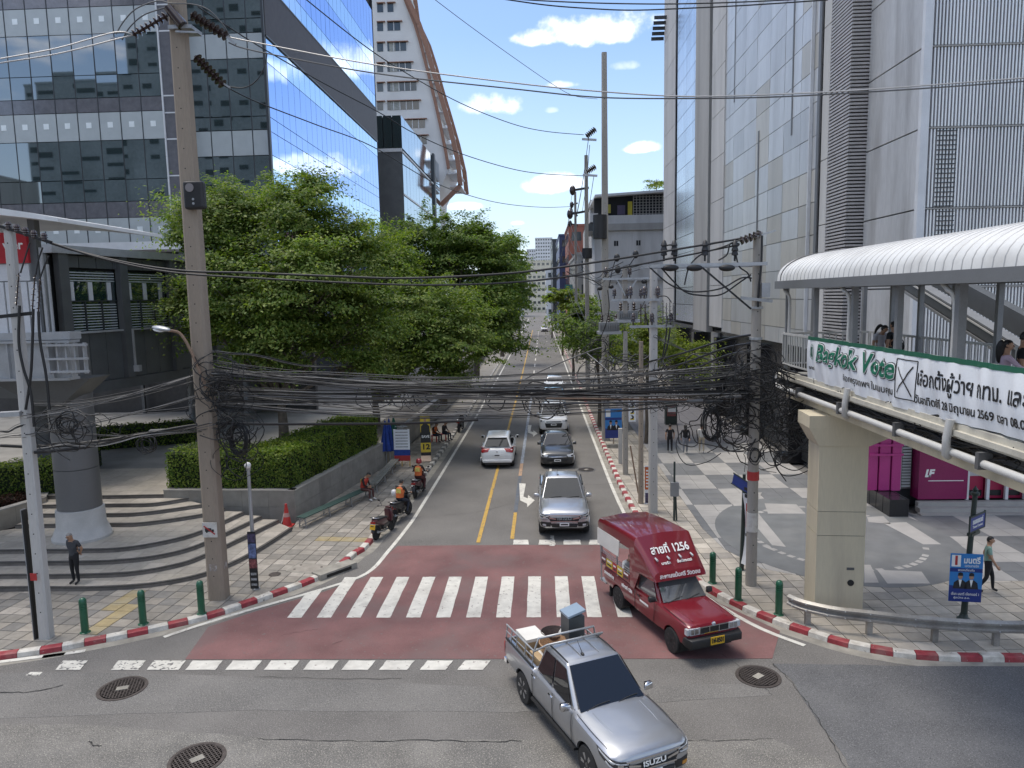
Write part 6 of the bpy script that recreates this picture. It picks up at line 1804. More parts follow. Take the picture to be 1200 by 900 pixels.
b.add(vs,[(j,j+1,21+j+1,21+j) for j in range(20)]);b.build('gable',M['roof_white'],bridge,world=True)
b=MB();b.tube([(x,yr_f-.36,z+.02) for x,z in arc],.022,5);b.build('seam_band',M['cable_grey'],bridge,world=True)
for k in range(7):bbx('roof_tie',M['post_grey'],BX,BX+BW,yr_f-1-1.7*k,yr_f-.92-1.7*k,Z_EAVE+.1,Z_EAVE+.2)
stair=thing('covered_escalator','inclined grey escalator housing behind the footbridge, against the fins','escalator',(11.8,22,.13))
def ic(px,py,X):return P(px,py,X=X)
Xs=12.1
A,B_=ic(1062,330,Xs),ic(1178,402,Xs)
dirn=(B_-A).normalized()
A2,B2=A-dirn*2.5,B_+dirn*4
MB().bar(A2,B2,.3,.34).build('truss',M['grey_frame'],stair,world=True)
up=Vector((0,0,1))
MB().bar(A2+up*.21,B2+up*.21,.33,.05).build('edge_strip',M['post_grey'],stair,world=True)
MB().bar(A2+up*.12+Vector((-.16,0,0)),B2+up*.12+Vector((-.16,0,0)),.03,.05).build('trim',M['rail_white'],stair,world=True)
MB().bar(A2-up*.26,B2-up*.26,.34,.08).build('edge_strip',M['post_grey'],stair,world=True)
MB().bar(A2+up*.1+Vector((1.1,0,0)),B2+up*.1+Vector((1.1,0,0)),.3,.6).build('truss',M['grey_frame'],stair,world=True)
for k in ():
 p=A2.lerp(B2,k);MB().bb(p.x+.2,p.x+.5,p.y-.15,p.y+.15,.1,p.z-.2).build('post',M['post_grey'],stair,world=True)
 # the banner
ban=thing('election_banner','white printed Bagkok Vote banner tied along the footbridge railing','banner',(BX-.13,by(955),ZRZ))
yb0,yb1=by(955),10.4
def bot(px):
 xs=[953,985,1042,1100,1158,1200,1300];ys_=[445,455,475,490,505,516,545]
 return np.interp(px,xs,ys_)
zt0=Z_RAIL+.03
def cloth_pt(u,v):
 """u: metres along from the far end, v: 0 bottom .. 1 top"""
 y=yb0-u
 px=proj((BX,y,Z_RAIL))[0]
 zb=P(px,bot(px),X=BX-.12).z
 z=zb+(zt0-zb)*v
 x=BX-.135-.05*math.sin(v*PI)+.022*math.sin(u*3.1+2.2*v)*(1-v*.4)+.016*math.sin(u*6.7-3*v)+.012*math.sin(u*13+5*v)
 f=abs(((u*.75+.3*v)%1.0)-.5)
 x-=.03*max(0,.12-f)/.12*v
 return Vector((x,y,z))
nu,nv=220,20
LU=yb0-yb1
vs=[cloth_pt(LU*i/nu,j/nv) for i in range(nu+1) for j in range(nv+1)]
fs=[(i*(nv+1)+j,i*(nv+1)+j+1,(i+1)*(nv+1)+j+1,(i+1)*(nv+1)+j) for i in range(nu) for j in range(nv)]
b=MB();b.smooth=True;b.add(vs,fs);b.build('cloth',M['cloth'],ban,world=True)
b=MB()
for i in range(nu):
 a,c=cloth_pt(LU*i/nu,1.0),cloth_pt(LU*(i+1)/nu,1.0)
 b.bar(a+Vector((-.012,0,-.03)),c+Vector((-.012,0,-.03)),.012,.10)
b.build('green_hem',M['green_edge'],ban,world=True)
def ban_u(px):return yb0-P(px,440,X=BX).y
def blet(body,m,px0,px1,vmid,size,bold=.0,shear=0.0,lift=.01,name='lettering',ext=.0,du=0.0,dv=0.0):
 u0,u1=ban_u(px0),ban_u(px1)
 me=text_mesh(body,size,bold,shear,ext,'LEFT')
 n=len(me.vertices);co=np.empty(n*3,np.float32);me.vertices.foreach_get('co',co);co=co.reshape(-1,3)
 x0,x1=co[:,0].min(),co[:,0].max()
 inv=ROOTM[ban.name].inverted();out=[]
 for p in co:
  u=u0+(p[0]-x0)/(x1-x0)*(u1-u0)+du
  y=yb0-u;px=proj((BX,y,Z_RAIL))[0];zb=P(px,bot(px),X=BX-.12).z
  v=vmid+(p[1]+dv)/(zt0-zb)
  q=cloth_pt(u,v);q.x-=lift+p[2]
  out.append(inv@q)
 me.vertices.foreach_set('co',np.array([tuple(q) for q in out],np.float32).reshape(-1))
 me.materials.clear();me.materials.append(m);me.update()
 return inst(name,me,ban)
for r_,m,lf in ((.042,M['ink_black'],.010),(.024,M['ink_white'],.020)):
 for k in range(8):blet('Bagkok Vote',m,965,1058.5,.655,.66,.012,.15,lf,du=r_*math.cos(k*PI/4),dv=r_*math.sin(k*PI/4))
blet('Bagkok Vote',M['green_ink'],965,1058.5,.655,.66,.014,.15,.030)
blet('เลือกกรุงเทพฯ ในแบบคุณ',M['ink_black'],995,1057,.26,.22,.003)
blet('เลือกตั้งผู้ว่าฯ กทม. และ',M['ink_black'],1084,1222,.58,.42,.007)
blet('วันอาทิตย์ที่ 28 มิถุนายน 2569 เวลา 08.00',M['ink_black'],1083,1226,.22,.22,.005)
blet('กทม.',M['ink_black'],954.5,961,.28,.13,.004)
def bline(pts,w_,m,name):
 b=MB();inv=ROOTM[ban.name].inverted()
 for a,c in zip(pts,pts[1:]):
  for k in range(4):
   p=(a[0]+(c[0]-a[0])*k/4,a[1]+(c[1]-a[1])*k/4);q=(a[0]+(c[0]-a[0])*(k+1)/4,a[1]+(c[1]-a[1])*(k+1)/4)
   A_,B2_=cloth_pt(*p)+Vector((-.012,0,0)),cloth_pt(*q)+Vector((-.012,0,0))
   b.bar(A_,B2_,.004,w_)
 return b.build(name,m,ban,world=True)
u0,u1=ban_u(1060),ban_u(1083)
bline([(u0,.86),(u1,.86),(u1,.18),(u0,.18),(u0,.86)],.022,M['ink_black'],'ballot_box')
bline([(u0+.1,.72),(u1-.15,.25)],.03,M['ink_black'],'cross_mark');bline([(u1-.12,.76),(u0+.12,.28)],.03,M['ink_black'],'cross_mark')
ue=ban_u(958)
for rr_,nm in ((.13,'emblem_ring'),(.09,'emblem_ring')):
 bline([(ue+rr_*math.cos(a*PI/6),.66+1.35*rr_*math.sin(a*PI/6)) for a in range(13)],.012,M['green_edge'],nm)
bline([(ue,.55),(ue,.77)],.03,M['green_edge'],'emblem_stroke')
# street furniture
M['bollard']=mat('bollard_green',(.012,.10,.05),.35,var=.12,scale=4,coat=.3)
def bollard(label,px,py_base,py_top=None):
 c=P(px,py_base,z=.135)
 t=thing('bollard',label,'bollard',c,0,'green bollards along the kerb')
 b=MB();b.lathe([(.10,-.02),(.10,.70),(.085,.705),(.085,.72),(.10,.725),(.10,.76),(.085,.765),(.085,.78),(.10,.785),(.10,.82),(.085,.825),(.085,.84),(.10,.845),(.10,.90),(.088,.96),(.05,1.0),(.0,1.01)],n=20);b.build('post',M['bollard'],t)
 b=MB();b.lathe([(.14,-.01),(.14,.012),(.10,.03)],n=20);b.build('base_ring',M['bollard'],t)
 return t
bollard('green bollard nearest the leaning pale pole',100,741)
bollard('green bollard in the middle of the row before the stairs',168,731)
bollard('green bollard next to the brown concrete pole',236.5,719)
bollard('green bollard beside the rear of the red songthaew',835,683)
bollard('green bollard at the front corner of the red songthaew',865,703)
bollard('green bollard at the end of the guardrail',912.5,720)
gpts=[(918,712,726),(940,722,737),(985,736,0),(1035,750,0),(1100,762,0),(1170,770,0),(1235,772,0)]
gw=[g(930,735,.135),g(948,743,.135),g(985,752,.135),g(1020,756.5,.135),g(1098,766,.135),g(1174,771.5,.135),g(1240,773,.135)]
gw=[(x,y+.55) for x,y in gw]
path=[Vector((x,y,0)) for x,y in gw]
path=smooth_path(path,6)
gr=thing('guardrail','galvanised corrugated guardrail curving in front of the cream pillar','guardrail',(path[8].x,path[8].y,.13))
M['rail_metal']=mat('guardrail_metal',(.36,.35,.33),.45,metal=.6,var=.15,scale=2,fine=20,dirt=(.16,.14,.12),dirt_amt=.7,dirt_scale=1.4)
prof=[(0.0,.70),(-.03,.685),(-.085,.65),(-.085,.60),(-.02,.555),(-.02,.515),(-.085,.47),(-.085,.42),(-.03,.385),(0.0,.37)]
ofs=[]
nrm_=[]
for i,p in enumerate(path):
 d=(path[min(i+1,len(path)-1)]-path[max(0,i-1)]).normalized();nrm_.append(Vector((-d.y,d.x,0)))
b=MB();vs=[]
for p,n_ in zip(path,nrm_):
 for o,z in prof:vs.append(p+n_*(o+.06)+Vector((0,0,z+.13)))
for p,n_ in zip(path,nrm_):
 for o,z in prof:vs.append(p+n_*(o+.075)+Vector((0,0,z+.13)))
m_=len(prof);N_=len(path);off_=m_*N_
fs=[(i*m_+j,(i+1)*m_+j,(i+1)*m_+j+1,i*m_+j+1) for i in range(N_-1) for j in range(m_-1)]
fs+=[tuple(off_+k for k in f[::-1]) for f in fs]
b.smooth=True;b.add(vs,fs);b.build('beam',M['rail_metal'],gr,world=True,sharp=40)
for px,py in ((946,722),(1020,741),(1098,755),(1175,760)):
 p=min(path,key=lambda q:abs(proj((q.x,q.y,.4))[0]-px))
 i=path.index(p);q=p+nrm_[i]*.13
 MB().bb(q.x-.07,q.x+.07,q.y-.05,q.y+.07,0.1,.78).build('post',M['rail_metal'],gr,world=True)
for i in range(3,N_,4):
 for z in (.62,.44):
  p=path[i]-nrm_[i]*.03+Vector((0,0,z+.13));b=MB();b.ball(p,.022,8,5);b.build('bolt',M['galv'],gr,world=True)
M['blue_sign']=mat('blue_sign',(.02,.045,.22),.4,var=.08)
M['dark_post']=mat('dark_post_paint',(.025,.04,.035),.45,var=.15)
M['poster_blue']=mat('poster_blue',(.03,.20,.52),.45,var=.06,scale=3)
M['poster_navy']=mat('poster_navy',(.015,.035,.20),.45,var=.06)
M['skin']=mat('skin',(.40,.23,.145),.55,var=.06,scale=8)
M['suit']=mat('dark_cloth',(.022,.022,.026),.8,var=.2,scale=8)
def portrait_poster(t,w,h,z0,big=True,y=0.0,x=0.0,title='1 มนตรี'):
 """flat printed election poster, facing -Y"""
 b=MB();b.bb(x-w/2,x+w/2,y-.008,y+.008,z0,z0+h);bd=b.build('board',M['poster_blue'],t)
 f=y-.0095
 def flat(name,pts,m,lift=0.0):
  bb_=MB();bb_.add([(x+px_*w,f-lift,z0+pz*h) for px_,pz in pts],[tuple(range(len(pts)))]);return bb_.build(name,m,bd)
 flat('lower_band',[(-.5,0),(.5,0),(.5,.27),(-.5,.34)],M['poster_navy'])
 flat('middle_band',[(-.5,.62),(.5,.62),(.5,.70),(-.5,.70)],M['poster_navy'])
 flat('number_card',[(-.46,.73),(-.18,.73),(-.18,.97),(-.46,.97)],M['ink_white'])
 for cx_ in (-.17,.17):
  flat('portrait_jacket',[(cx_-.22,.27),(cx_+.22,.27),(cx_+.19,.40),(cx_+.07,.46),(cx_-.07,.46),(cx_-.19,.40)],M['suit'],.001)
  flat('portrait_shirt',[(cx_,.30),(cx_+.05,.46),(cx_-.05,.46)],M['ink_white'],.002)
  flat('portrait_face',[(cx_+.075*math.cos(a*PI/6),.525+.055*math.sin(a*PI/6)) for a in range(12)],M['skin'],.003)
  flat('portrait_hair',[(cx_-.08,.54),(cx_+.08,.54),(cx_+.07,.60),(cx_,.615),(cx_-.07,.60)],M['suit'],.004)
 return bd,f
sp=P(1129,727,z=.135)
sign_post=thing('street_name_post','dark post with ornate finial and blue street name plate behind the guardrail','sign post',sp)
H_=P(1138,575,Y=sp.y).z-.135;tilt_x=0.12
b=MB();b.tube([(0,0,-.05),(tilt_x*.3,0,H_*.4),(tilt_x,0,H_-.12)],[.085,.075,.06],12);b.build('post',M['dark_post'],sign_post)
b=MB();b.lathe([(.17,-.02),(.17,.06),(.12,.10),(.09,.2)],n=16);b.build('base',M['dark_post'],sign_post)
b=MB();b.lathe([(.06,0),(.10,.03),(.11,.1),(.05,.14),(.07,.18),(.03,.24),(0,.3)],(tilt_x,0,H_-.15),12);b.build('finial',M['dark_post'],sign_post)
a=rad(38)
Tm=Matrix.Translation(Vector((tilt_x,0,P(1138,611,Y=sp.y).z-.135)))@Matrix.Rotation(a,4,'Z')
b=MB();b.T=Tm;b.bb(-.44,.44,-.10,-.085,-.19,.19);b.build('name_plate',M['blue_sign'],sign_post)
b=MB();b.T=Tm
for q in ((-.47,-.44,-.30,.25),(.44,.47,-.22,.25)):b.bb(q[0],q[1],-.11,-.07,q[2],q[3])
b.bb(-.47,.47,-.11,-.07,.19,.225);b.bb(-.47,.47,-.11,-.07,-.225,-.19);b.build('plate_frame',M['dark_post'],sign_post)
b=MB();b.T=Tm;b.bb(-.25,.25,-.08,.05,-.36,-.28);b.bb(-.05,.05,-.085,.03,-.3,.2);b.build('bracket',M['dark_post'],sign_post)
w0=Tm@Vector((0,-.1,.05));w1=Tm@Vector((0,-.1,-.09));xd=Tm.to_3x3()@Vector((1,0,0))
off3=Vector(sp)
lettering('ถนนคอนแวนต์',M['ink_white'],sign_post,w0+off3,xd,(0,0,1),.19,width=.62,bold=.004,lift=.004)
lettering('Thanon Convent',M['ink_white'],sign_post,w1+off3,xd,(0,0,1),.10,width=.6,lift=.004)
pb_=P(1131,690,Y=sp.y-.12)
ep=thing('election_poster','blue election poster with two men and red number one on the sign post','poster',(pb_.x,pb_.y,P(1131,705,Y=sp.y-.12).z),rad(-8))
hp_=P(1133,648,Y=sp.y-.12).z-P(1131,704,Y=sp.y-.12).z;wp_=hp_*.60
bd,f=portrait_poster(ep,wp_,hp_,0)
e_=ROOTM[ep.name];xdir=e_.to_3x3()@Vector((1,0,0))
lettering('1',M['sign_red_paint'],ep,e_@Vector((-.32*wp_,f,.85*hp_)),xdir,(0,0,1),.26*hp_,bold=.012,lift=.003)
lettering('มนตรี',M['ink_white'],ep,e_@Vector((.16*wp_,f,.86*hp_)),xdir,(0,0,1),.17*hp_,width=.5*wp_,bold=.006,lift=.003)
lettering('เขตบางรัก',M['ink_white'],ep,e_@Vector((.16*wp_,f,.75*hp_)),xdir,(0,0,1),.07*hp_,width=.42*wp_,lift=.003)
lettering('พรรคเดียวกัน',M['ink_white'],ep,e_@Vector((0,f,.66*hp_)),xdir,(0,0,1),.06*hp_,width=.5*wp_,lift=.003)
lettering('เลือก มนตรี เลือกเบอร์ 1',M['ink_white'],ep,e_@Vector((0,f,.16*hp_)),xdir,(0,0,1),.075*hp_,width=.85*wp_,lift=.003)
lettering('ผู้สมัคร ส.ก.',M['ink_white'],ep,e_@Vector((-.1*wp_,f,.08*hp_)),xdir,(0,0,1),.05*hp_,width=.5*wp_,lift=.003)
s2=P(869,668,z=.135)
n2p=thing('street_name_post','dark post with blue name plate seen edge on beside the plaza pole','sign post',s2)
H2=P(870,556,Y=s2.y).z-.135
b=MB();b.tube([(0,0,-.05),(.03,0,H2*.5),(.03,0,H2)],[.075,.07,.05],10);b.build('post',M['dark_post'],n2p)
b=MB();b.T=Matrix.Translation(Vector((.03,0,P(870,567,Y=s2.y).z-.135)))@Matrix.Rotation(rad(-62),4,'Z')@Matrix.Rotation(rad(14),4,'Y');b.bb(-.42,.42,-.1,-.085,-.17,.17);b.build('name_plate',M['blue_sign'],n2p)
b.v=[];b.f=[];b.m=[];b.sm=[];b.bb(-.45,.45,-.11,-.075,.17,.2);b.bb(-.45,.45,-.11,-.075,-.2,-.17);b.build('plate_frame',M['dark_post'],n2p)
sb=thing('leaning_sign_board','tall narrow white banner sign with red print leaning at the plaza pole','sign board',(P(867,660,z=.135).x,s2.y-.3,.135),rad(-58))
zt2=P(868,580,Y=s2.y-.3).z-.135
b=MB();b.smooth=True
vs=[]
for i in range(13):
 t_=i/12;z=.25+(zt2-.25)*t_;cx_=-.18+.30*math.sin(t_*2.2)
 vs+=[(-.28,.1*math.sin(t_*3),z),(.28,.1*math.sin(t_*3),z)]
b.add(vs,[(2*i,2*i+1,2*i+3,2*i+2) for i in range(12)])
b.add([(v[0],v[1]+.012,v[2]) for v in vs],[(2*i+2,2*i+3,2*i+1,2*i) for i in range(12)])
b.build('panel',M['cloth'],sb)
for z0_,z1_,m in ((1.5,2.3,'sign_red_paint'),(2.5,2.62,'ink_black'),(2.75,2.85,'ink_black'),(1.2,1.3,'ink_black')):
 b=MB();b.bb(-.16,.16,-.02+.1*math.sin(3*(z0_-.25)/(zt2-.25))-.03,-.012+.1*math.sin(3*(z0_-.25)/(zt2-.25))-.03,z0_,z1_);b.build('print_block',M[m],sb)
b=MB();b.tube([(.3,.05,0),(.3,.06,zt2+.1)],.02,6);b.tube([(-.3,.05,0),(-.3,.06,zt2*.6)],.02,6);b.build('frame',M['galv'],sb)
lp=P(300,690,z=.135)
lamp=thing('lamp_post','thin grey lamp post with round head by the stairs','lamp post',lp)
hl=P(297,545,Y=lp.y).z-.135
b=MB();b.tube([(0,0,-.05),(0,0,hl-.12)],[.07,.05],10);b.build('post',M['galv'],lamp)
b=MB();b.ball((0,-.03,hl),(.10,.12,.10),14,10);b.build('lamp_head',M['ink_white'],lamp)
b=MB();b.cyl((0,0,hl-.16),(0,0,hl-.08),.07,.085,12);b.build('collar',M['galv'],lamp)
b=MB();b.lathe([(.13,-.02),(.13,.03),(.07,.06)],n=14);b.build('base',M['galv'],lamp)
pz0,pz1=P(300,690,Y=lp.y).z,P(300,622,Y=lp.y).z
ps=thing('narrow_poster','narrow dark poster strapped to the thin lamp post','poster',(lp.x,lp.y-.09,.13))
MB().bb(-.13,.13,-.012,.012,.05,pz1-.13).build('board',M['cable'],ps)
hh=pz1-.13
MB().bb(-.12,.12,-.016,-.0125,hh*.55,hh*.8).build('picture',mat('poster_photo',(.12,.16,.30),.5,var=.5,scale=9),ps)
MB().bb(-.12,.12,-.0165,-.0126,hh*.82,hh*.97).build('picture',mat('poster_photo_dark',(.06,.05,.10),.5,var=.6,scale=12),ps)
MB().bb(-.12,.12,-.0167,-.0127,hh*.38,hh*.53).build('picture',mat('poster_photo_red',(.22,.07,.07),.5,var=.6,scale=14),ps)
for k in range(3):MB().bb(-.09,.09,-.0163,-.0128,hh*(.08+.09*k),hh*(.12+.09*k)).build('text_bar',mat('print_grey',(.3,.3,.3),.6,var=.5,scale=30) if k==0 else bpy.data.materials['print_grey'],ps)
sl_=thing('street_light','street light on a curved rusty arm beside the brown pole','street light',(PMX-.3,PMY-.3,.12))
Ys_=PMY-.4
b=MB();b.tube(smooth_path([at(241,455,Ys_),at(232,430,Ys_),at(220,404,Ys_),at(211,391,Ys_),at(203,388,Ys_-.1),at(198,387.5,Ys_-.2)],5),.045,8);b.build('arm',mat('rusty_pipe',(.23,.15,.10),.6,var=.2),sl_,world=True)
hd=at(189,385,Ys_-.5)
b=MB();b.ball((0,0,0),(.34,.14,.075),16,10);o=b.build('lamp_head',M['galv'],sl_);o.location=hd-Vector(sl_.location);o.rotation_euler=(0,rad(8),rad(-20))
b=MB();b.ball((0,0,0),(.20,.10,.06),14,8);o=b.build('lens',M['cloth'],sl_);o.location=hd-Vector(sl_.location)+Vector((-.08,0,-.04));o.rotation_euler=(0,rad(8),rad(-20))
cn=P(336.5,617,z=.135)
cone=thing('traffic_cone','orange red traffic cone wrapped with a strap by the planter wall corner','traffic cone',cn)
M['cone']=mat('cone_plastic',(.48,.035,.03),.5,var=.12)
b=MB();b.bb(-.24,.24,-.24,.24,0,.05);b.build('base',M['cone'],cone)
b=MB();b.lathe([(.19,.05),(.10,.55),(.05,.88),(.055,.9),(.035,.95),(.0,.96)],n=18);b.build('body',M['cone'],cone)
b=MB();b.lathe([(.128,.42),(.098,.58)],n=18);b.build('band',mat('cone_band',(.45,.25,.22),.5),cone)
b=MB();b.tube([(-.25,-.1,.02),(-.12,-.05,.4),(-.03,0,.8)],.02,6);b.build('strap',M['plate_white'],cone)
M['bench']=mat('green_bench_paint',(.045,.085,.075),.5,var=.15,scale=4)
M['bench_b']=mat('weathered_bench_top',(.20,.20,.18),.6,var=.2,scale=4)
def bench(label,pa_,pb2,m,w_=.42,h=.46):
 a=Vector(pa_);c=Vector(pb2);d=c-a;L=d.length
 t=thing('bench',label,'bench',((a.x+c.x)/2,(a.y+c.y)/2,.135),math.atan2(d.y,d.x),'benches along the planter wall')
 for k in range(3):MB().bb(-L/2,L/2,-w_/2+k*w_/3+.008,-w_/2+(k+1)*w_/3-.008,h-.04,h).build('seat_slat',m,t)
 n=max(2,round(L/1.6))
 for k in range(n+1):
  x=-L/2+.12+(L-.24)*k/n
  f=MB()
  for y in (-w_/2+.04,w_/2-.04):f.bar((x,y,0),(x,y*.7,h-.05),.04)
  f.bar((x,-w_/2+.04,h-.06),(x,w_/2-.04,h-.06),.04);f.bar((x,-w_/2+.05,.06),(x,w_/2-.05,.06),.03)
  f.build('leg_frame',M['galv'],t)
 MB().bar((-L/2+.1,0,.12),(L/2-.1,0,.12),.03).build('stretcher',M['galv'],t)
 return t
def on(px,py):return P(px,py,z=.6)
b0,b1,b2,b3=on(352,606),on(432,570),on(440,566),on(458,545)
BENCH1=bench('long green bench at the foot of the planter wall',(b0.x,b0.y),(b1.x+.05,b1.y),M['bench'])
bench('grey weathered bench in line beyond the seated rider',(b1.x+.08,b1.y+.55),(P(455,547,z=.6).x,P(455,547,z=.6).y+2.2),M['bench_b'])
fl=P(466,546,z=.135)
M['cloth_blue']=mat('blue_cloth',(.02,.055,.26),.8,var=.15,scale=6)
M['cloth_green']=mat('green_cloth',(.015,.09,.06),.8,var=.15,scale=6)
for i,(px,m,lab) in enumerate(((453,'cloth_blue','folded dark blue parasol beside the hedge end'),(457.5,'cloth_blue','second folded blue parasol next to the green one'),(463,'cloth_green','folded dark green parasol beside the striped board'))):
 c=P(px,546,z=.135);c.y=fl.y+.2*i
 c.x=P(px,540,Y=c.y).x
 t=thing('folded_parasol',lab,'parasol',c,0,'folded parasols at the hedge end')
 zt3=P(px,493-2*i,Y=c.y).z-.135;zb3=P(px,528 if i<2 else 520,Y=c.y).z-.135
 b=MB();b.cyl((0,0,-.02),(0,0,zt3+.1),.025,.025,8);b.build('pole',M['galv'],t)
 b=MB();n=16;vs=[]
 for z,r_ in ((zb3,.26),(zb3+.3,.24),(zb3+(zt3-zb3)*.6,.13),(zt3,.03)):
  for k in range(n):
   rr2=r_*(1.25 if k%2 else .75);a=2*PI*k/n;vs.append((rr2*math.cos(a),rr2*math.sin(a),z))
 b.add(vs,[(j*n+k,j*n+(k+1)%n,(j+1)*n+(k+1)%n,(j+1)*n+k) for j in range(3) for k in range(n)]);b.build('canopy',M[m],t)
fb=P(468,547,z=.135)
t=thing('striped_board','white notice board with blue and red stripes at its foot, by the parasols','notice board',fb)
zt4=P(470,503,Y=fb.y).z-.135;zb4=P(469,540,Y=fb.y).z-.135
wbd=.62
MB().bb(-.25,wbd,-.02,.02,zb4+.62,zt4).build('panel',M['cloth'],t)
MB().bb(-.25,wbd,-.022,.022,zb4+.3,zb4+.615).build('blue_stripe',M['cloth_blue'],t)
MB().bb(-.25,wbd,-.022,.022,zb4,zb4+.295).build('red_stripe',M['sign_red_paint'],t)
for k in range(9):MB().bb(-.15,wbd-.1,-.024,-.0205,zb4+.75+k*.16,zb4+.80+k*.16).build('text_line',bpy.data.materials['print_grey'],t)
for x in (-.22,.15,wbd-.04):MB().bb(x-.02,x+.02,.022,.05,0,zb4+.4).build('leg',M['yellow_paint'],t)
ab=P(499.5,537,z=.135)
t=thing('stand_up_advert','black and yellow standing advert with a figure and number 12 on the pavement','advert stand',ab,rad(8))
M['ad_yellow']=mat('advert_yellow',(.62,.46,.04),.5,var=.1)
M['ad_black']=mat('advert_black',(.02,.02,.022),.5,var=.2)
za4=P(499,486,Y=ab.y).z-.135;wA=.56
MB().bb(-wA/2,wA/2,-.02,.02,.1,za4).build('panel',M['ad_yellow'],t)
MB().bb(-wA/2+.0,wA/2,-.024,-.0205,za4*.36,za4*.60).build('dark_field',M['ad_black'],t)
MB().bb(-wA/2,wA/2,-.0242,-.0206,.1,za4*.14).build('dark_field',M['ad_black'],t)
b=MB();b.add([(x*wA,-.0245,z*za4) for x,z in ((-.45,.58),(.45,.58),(.42,.74),(.15,.8),(.1,.84),(-.1,.84),(-.15,.8),(-.42,.74))],[tuple(range(8))]);b.build('figure_shirt',M['ad_black'],t)
b=MB();b.add([(.13*wA*math.cos(a*PI/6),-.025,za4*(.88+.045*math.sin(a*PI/6))) for a in range(12)],[tuple(range(12))]);b.build('figure_face',M['skin'],t)
e_=ROOTM[t.name];xdir=e_.to_3x3()@Vector((1,0,0))
lettering('SAVE',M['ink_white'],t,e_@Vector((0,-.025,za4*.5)),xdir,(0,0,1),.2,width=.44,bold=.006,lift=.003)
lettering('12',M['ad_black'],t,e_@Vector((0,-.021,za4*.26)),xdir,(0,0,1),.42,width=.40,bold=.015,lift=.003)
MB().slab([(-.3,-1.0,.03),(.3,-1.0,.03),(.28,-.1,.16),(-.28,-.1,.16)],(0,0,1),.02).build('foot_panel',mat('pale_card',(.55,.42,.33),.7,var=.15),t)
for x in (-.2,.2):MB().bar((x,.03,za4*.8),(x,.7,0),.03).build('strut',M['galv'],t)
q=P(719,524,z=.135)
t=thing('election_poster','blue portrait poster on a low stand beside the slim kerb poles','poster',q,rad(4))
zt5=P(719,479,Y=q.y).z-.135
portrait_poster(t,1.0,zt5-.55,.55)
MB().bb(-.03,.03,.01,.07,0,zt5*.7).build('stake',M['pole_brown'],t)
MB().bb(-.4,.4,-.2,.3,-.02,.2).build('base',M['gutter'],t)
q=P(741,500,z=.135);yq=pa[1]-.25
t=thing('road_sign','white sign with black and yellow chevrons on the slim dark pole','sign',P(741,482,Y=yq))
MB().bb(-.17,.17,-.012,.012,-.52,.52).build('plate',M['cloth'],t)
for k in range(3):
 b=MB();z=-.3+k*.3;b.add([(-.09,-.014,z+.1),(.03,-.014,z+.1),(.09,-.014,z),(.03,-.014,z-.1),(-.09,-.014,z-.1),(0,-.014,z)],[(0,5,2,1),(5,4,3,2)]);b.build('chevron',M['ad_black'],t)
 b=MB();b.add([(-.1,-.0135,z-.14),(.09,-.0135,z-.14),(.09,-.0135,z-.05),(-.1,-.0135,z-.05)],[(0,1,2,3)]);b.build('yellow_mark',M['ad_yellow'],t)
q=P(759,571,Y=pb[1]-.1)
t=thing('orange_banner','narrow orange and white banner tied between two poles by the songthaew','banner',q,rad(-12))
MB().bb(-.13,.13,-.012,.012,-.8,.95).build('cloth',M['cloth'],t)
MB().bb(-.12,.12,-.016,-.0125,-.1,.9).build('orange_field',mat('orange_cloth',(.52,.12,.03),.7,var=.15),t)
for k in range(6):MB().bb(-.07,.07,-.019,-.0165,.0+k*.14,.07+k*.14).build('text_mark',M['ink_white'],t)
MB().bb(-.1,.1,-.016,-.0125,-.7,-.25).build('picture',bpy.data.materials['poster_photo_dark'],t)
q=P(790,610,z=.135)
t=thing('control_post','thin dark post with a grey control box at the plaza edge behind the songthaew','post',q)
hq=P(789,541,Y=q.y).z-.135
MB().cyl((0,0,-.03),(0,0,hq),.045,.04,10).build('post',M['dark_post'],t)
MB().cyl((.1,0,-.03),(.04,0,hq*.55),.035,.035,8).build('stay',M['dark_post'],t)
MB().bb(-.16,.16,-.12,.06,P(789,581,Y=q.y).z-.135,P(789,565,Y=q.y).z-.135).build('box',M['trafo'],t)
q=P(785,492,z=.135);
t=thing('utility_cabinet','street utility cabinet covered with stickers standing by the walkers','cabinet',P(786,497,z=.135))
MB().bb(-.4,.4,-.25,.25,0,1.5).build('cabinet',M['dark_post'],t)
MB().bb(-.3,.3,-.262,-.251,.6,1.4).build('sticker',bpy.data.materials['poster_photo_red'],t)
MB().bb(-.25,.3,-.266,-.2625,.9,1.2).build('sticker',M['cloth'],t)
t=thing('signal_post','short concrete marker post beside the blue poster','post',P(727,543,z=.135))
MB().bb(-.1,.1,-.1,.1,-.02,P(727,502,Y=P(727,543,z=.135).y).z-.135).build('post',M['pole_pale'],t)
t=thing('pipe_post','thin rusty pipe standing at an angle by the kerb poles','post',P(748,578,z=.135))
MB().cyl((0,0,0),(-.35,.1,2.2),.035,.035,8).build('pipe',bpy.data.materials['rusty_pipe'],t)
q=P(361,666,z=.14)
t=thing('access_cover','square concrete access cover set in the pavement by the kerb','cover',(q.x,q.y,.137),rad(-14))
MB().bb(-.62,.62,-.42,.42,-.02,.006).build('frame',M['gutter'],t);MB().bb(-.55,.55,-.35,.35,-.02,.011).build('lid',PAVE[0],t)
for sx_,sy_ in ((-.4,-.2),(.4,-.2),(.4,.2),(-.4,.2)):MB().cyl((sx_,sy_,.011),(sx_,sy_,.016),.045,.045,10).build('lift_hole',M['iron'],t)
q=P(322,673,z=.14)
t=thing('drain_cover','small round drain cover in the pavement near the lamp post','cover',(q.x,q.y,.137))
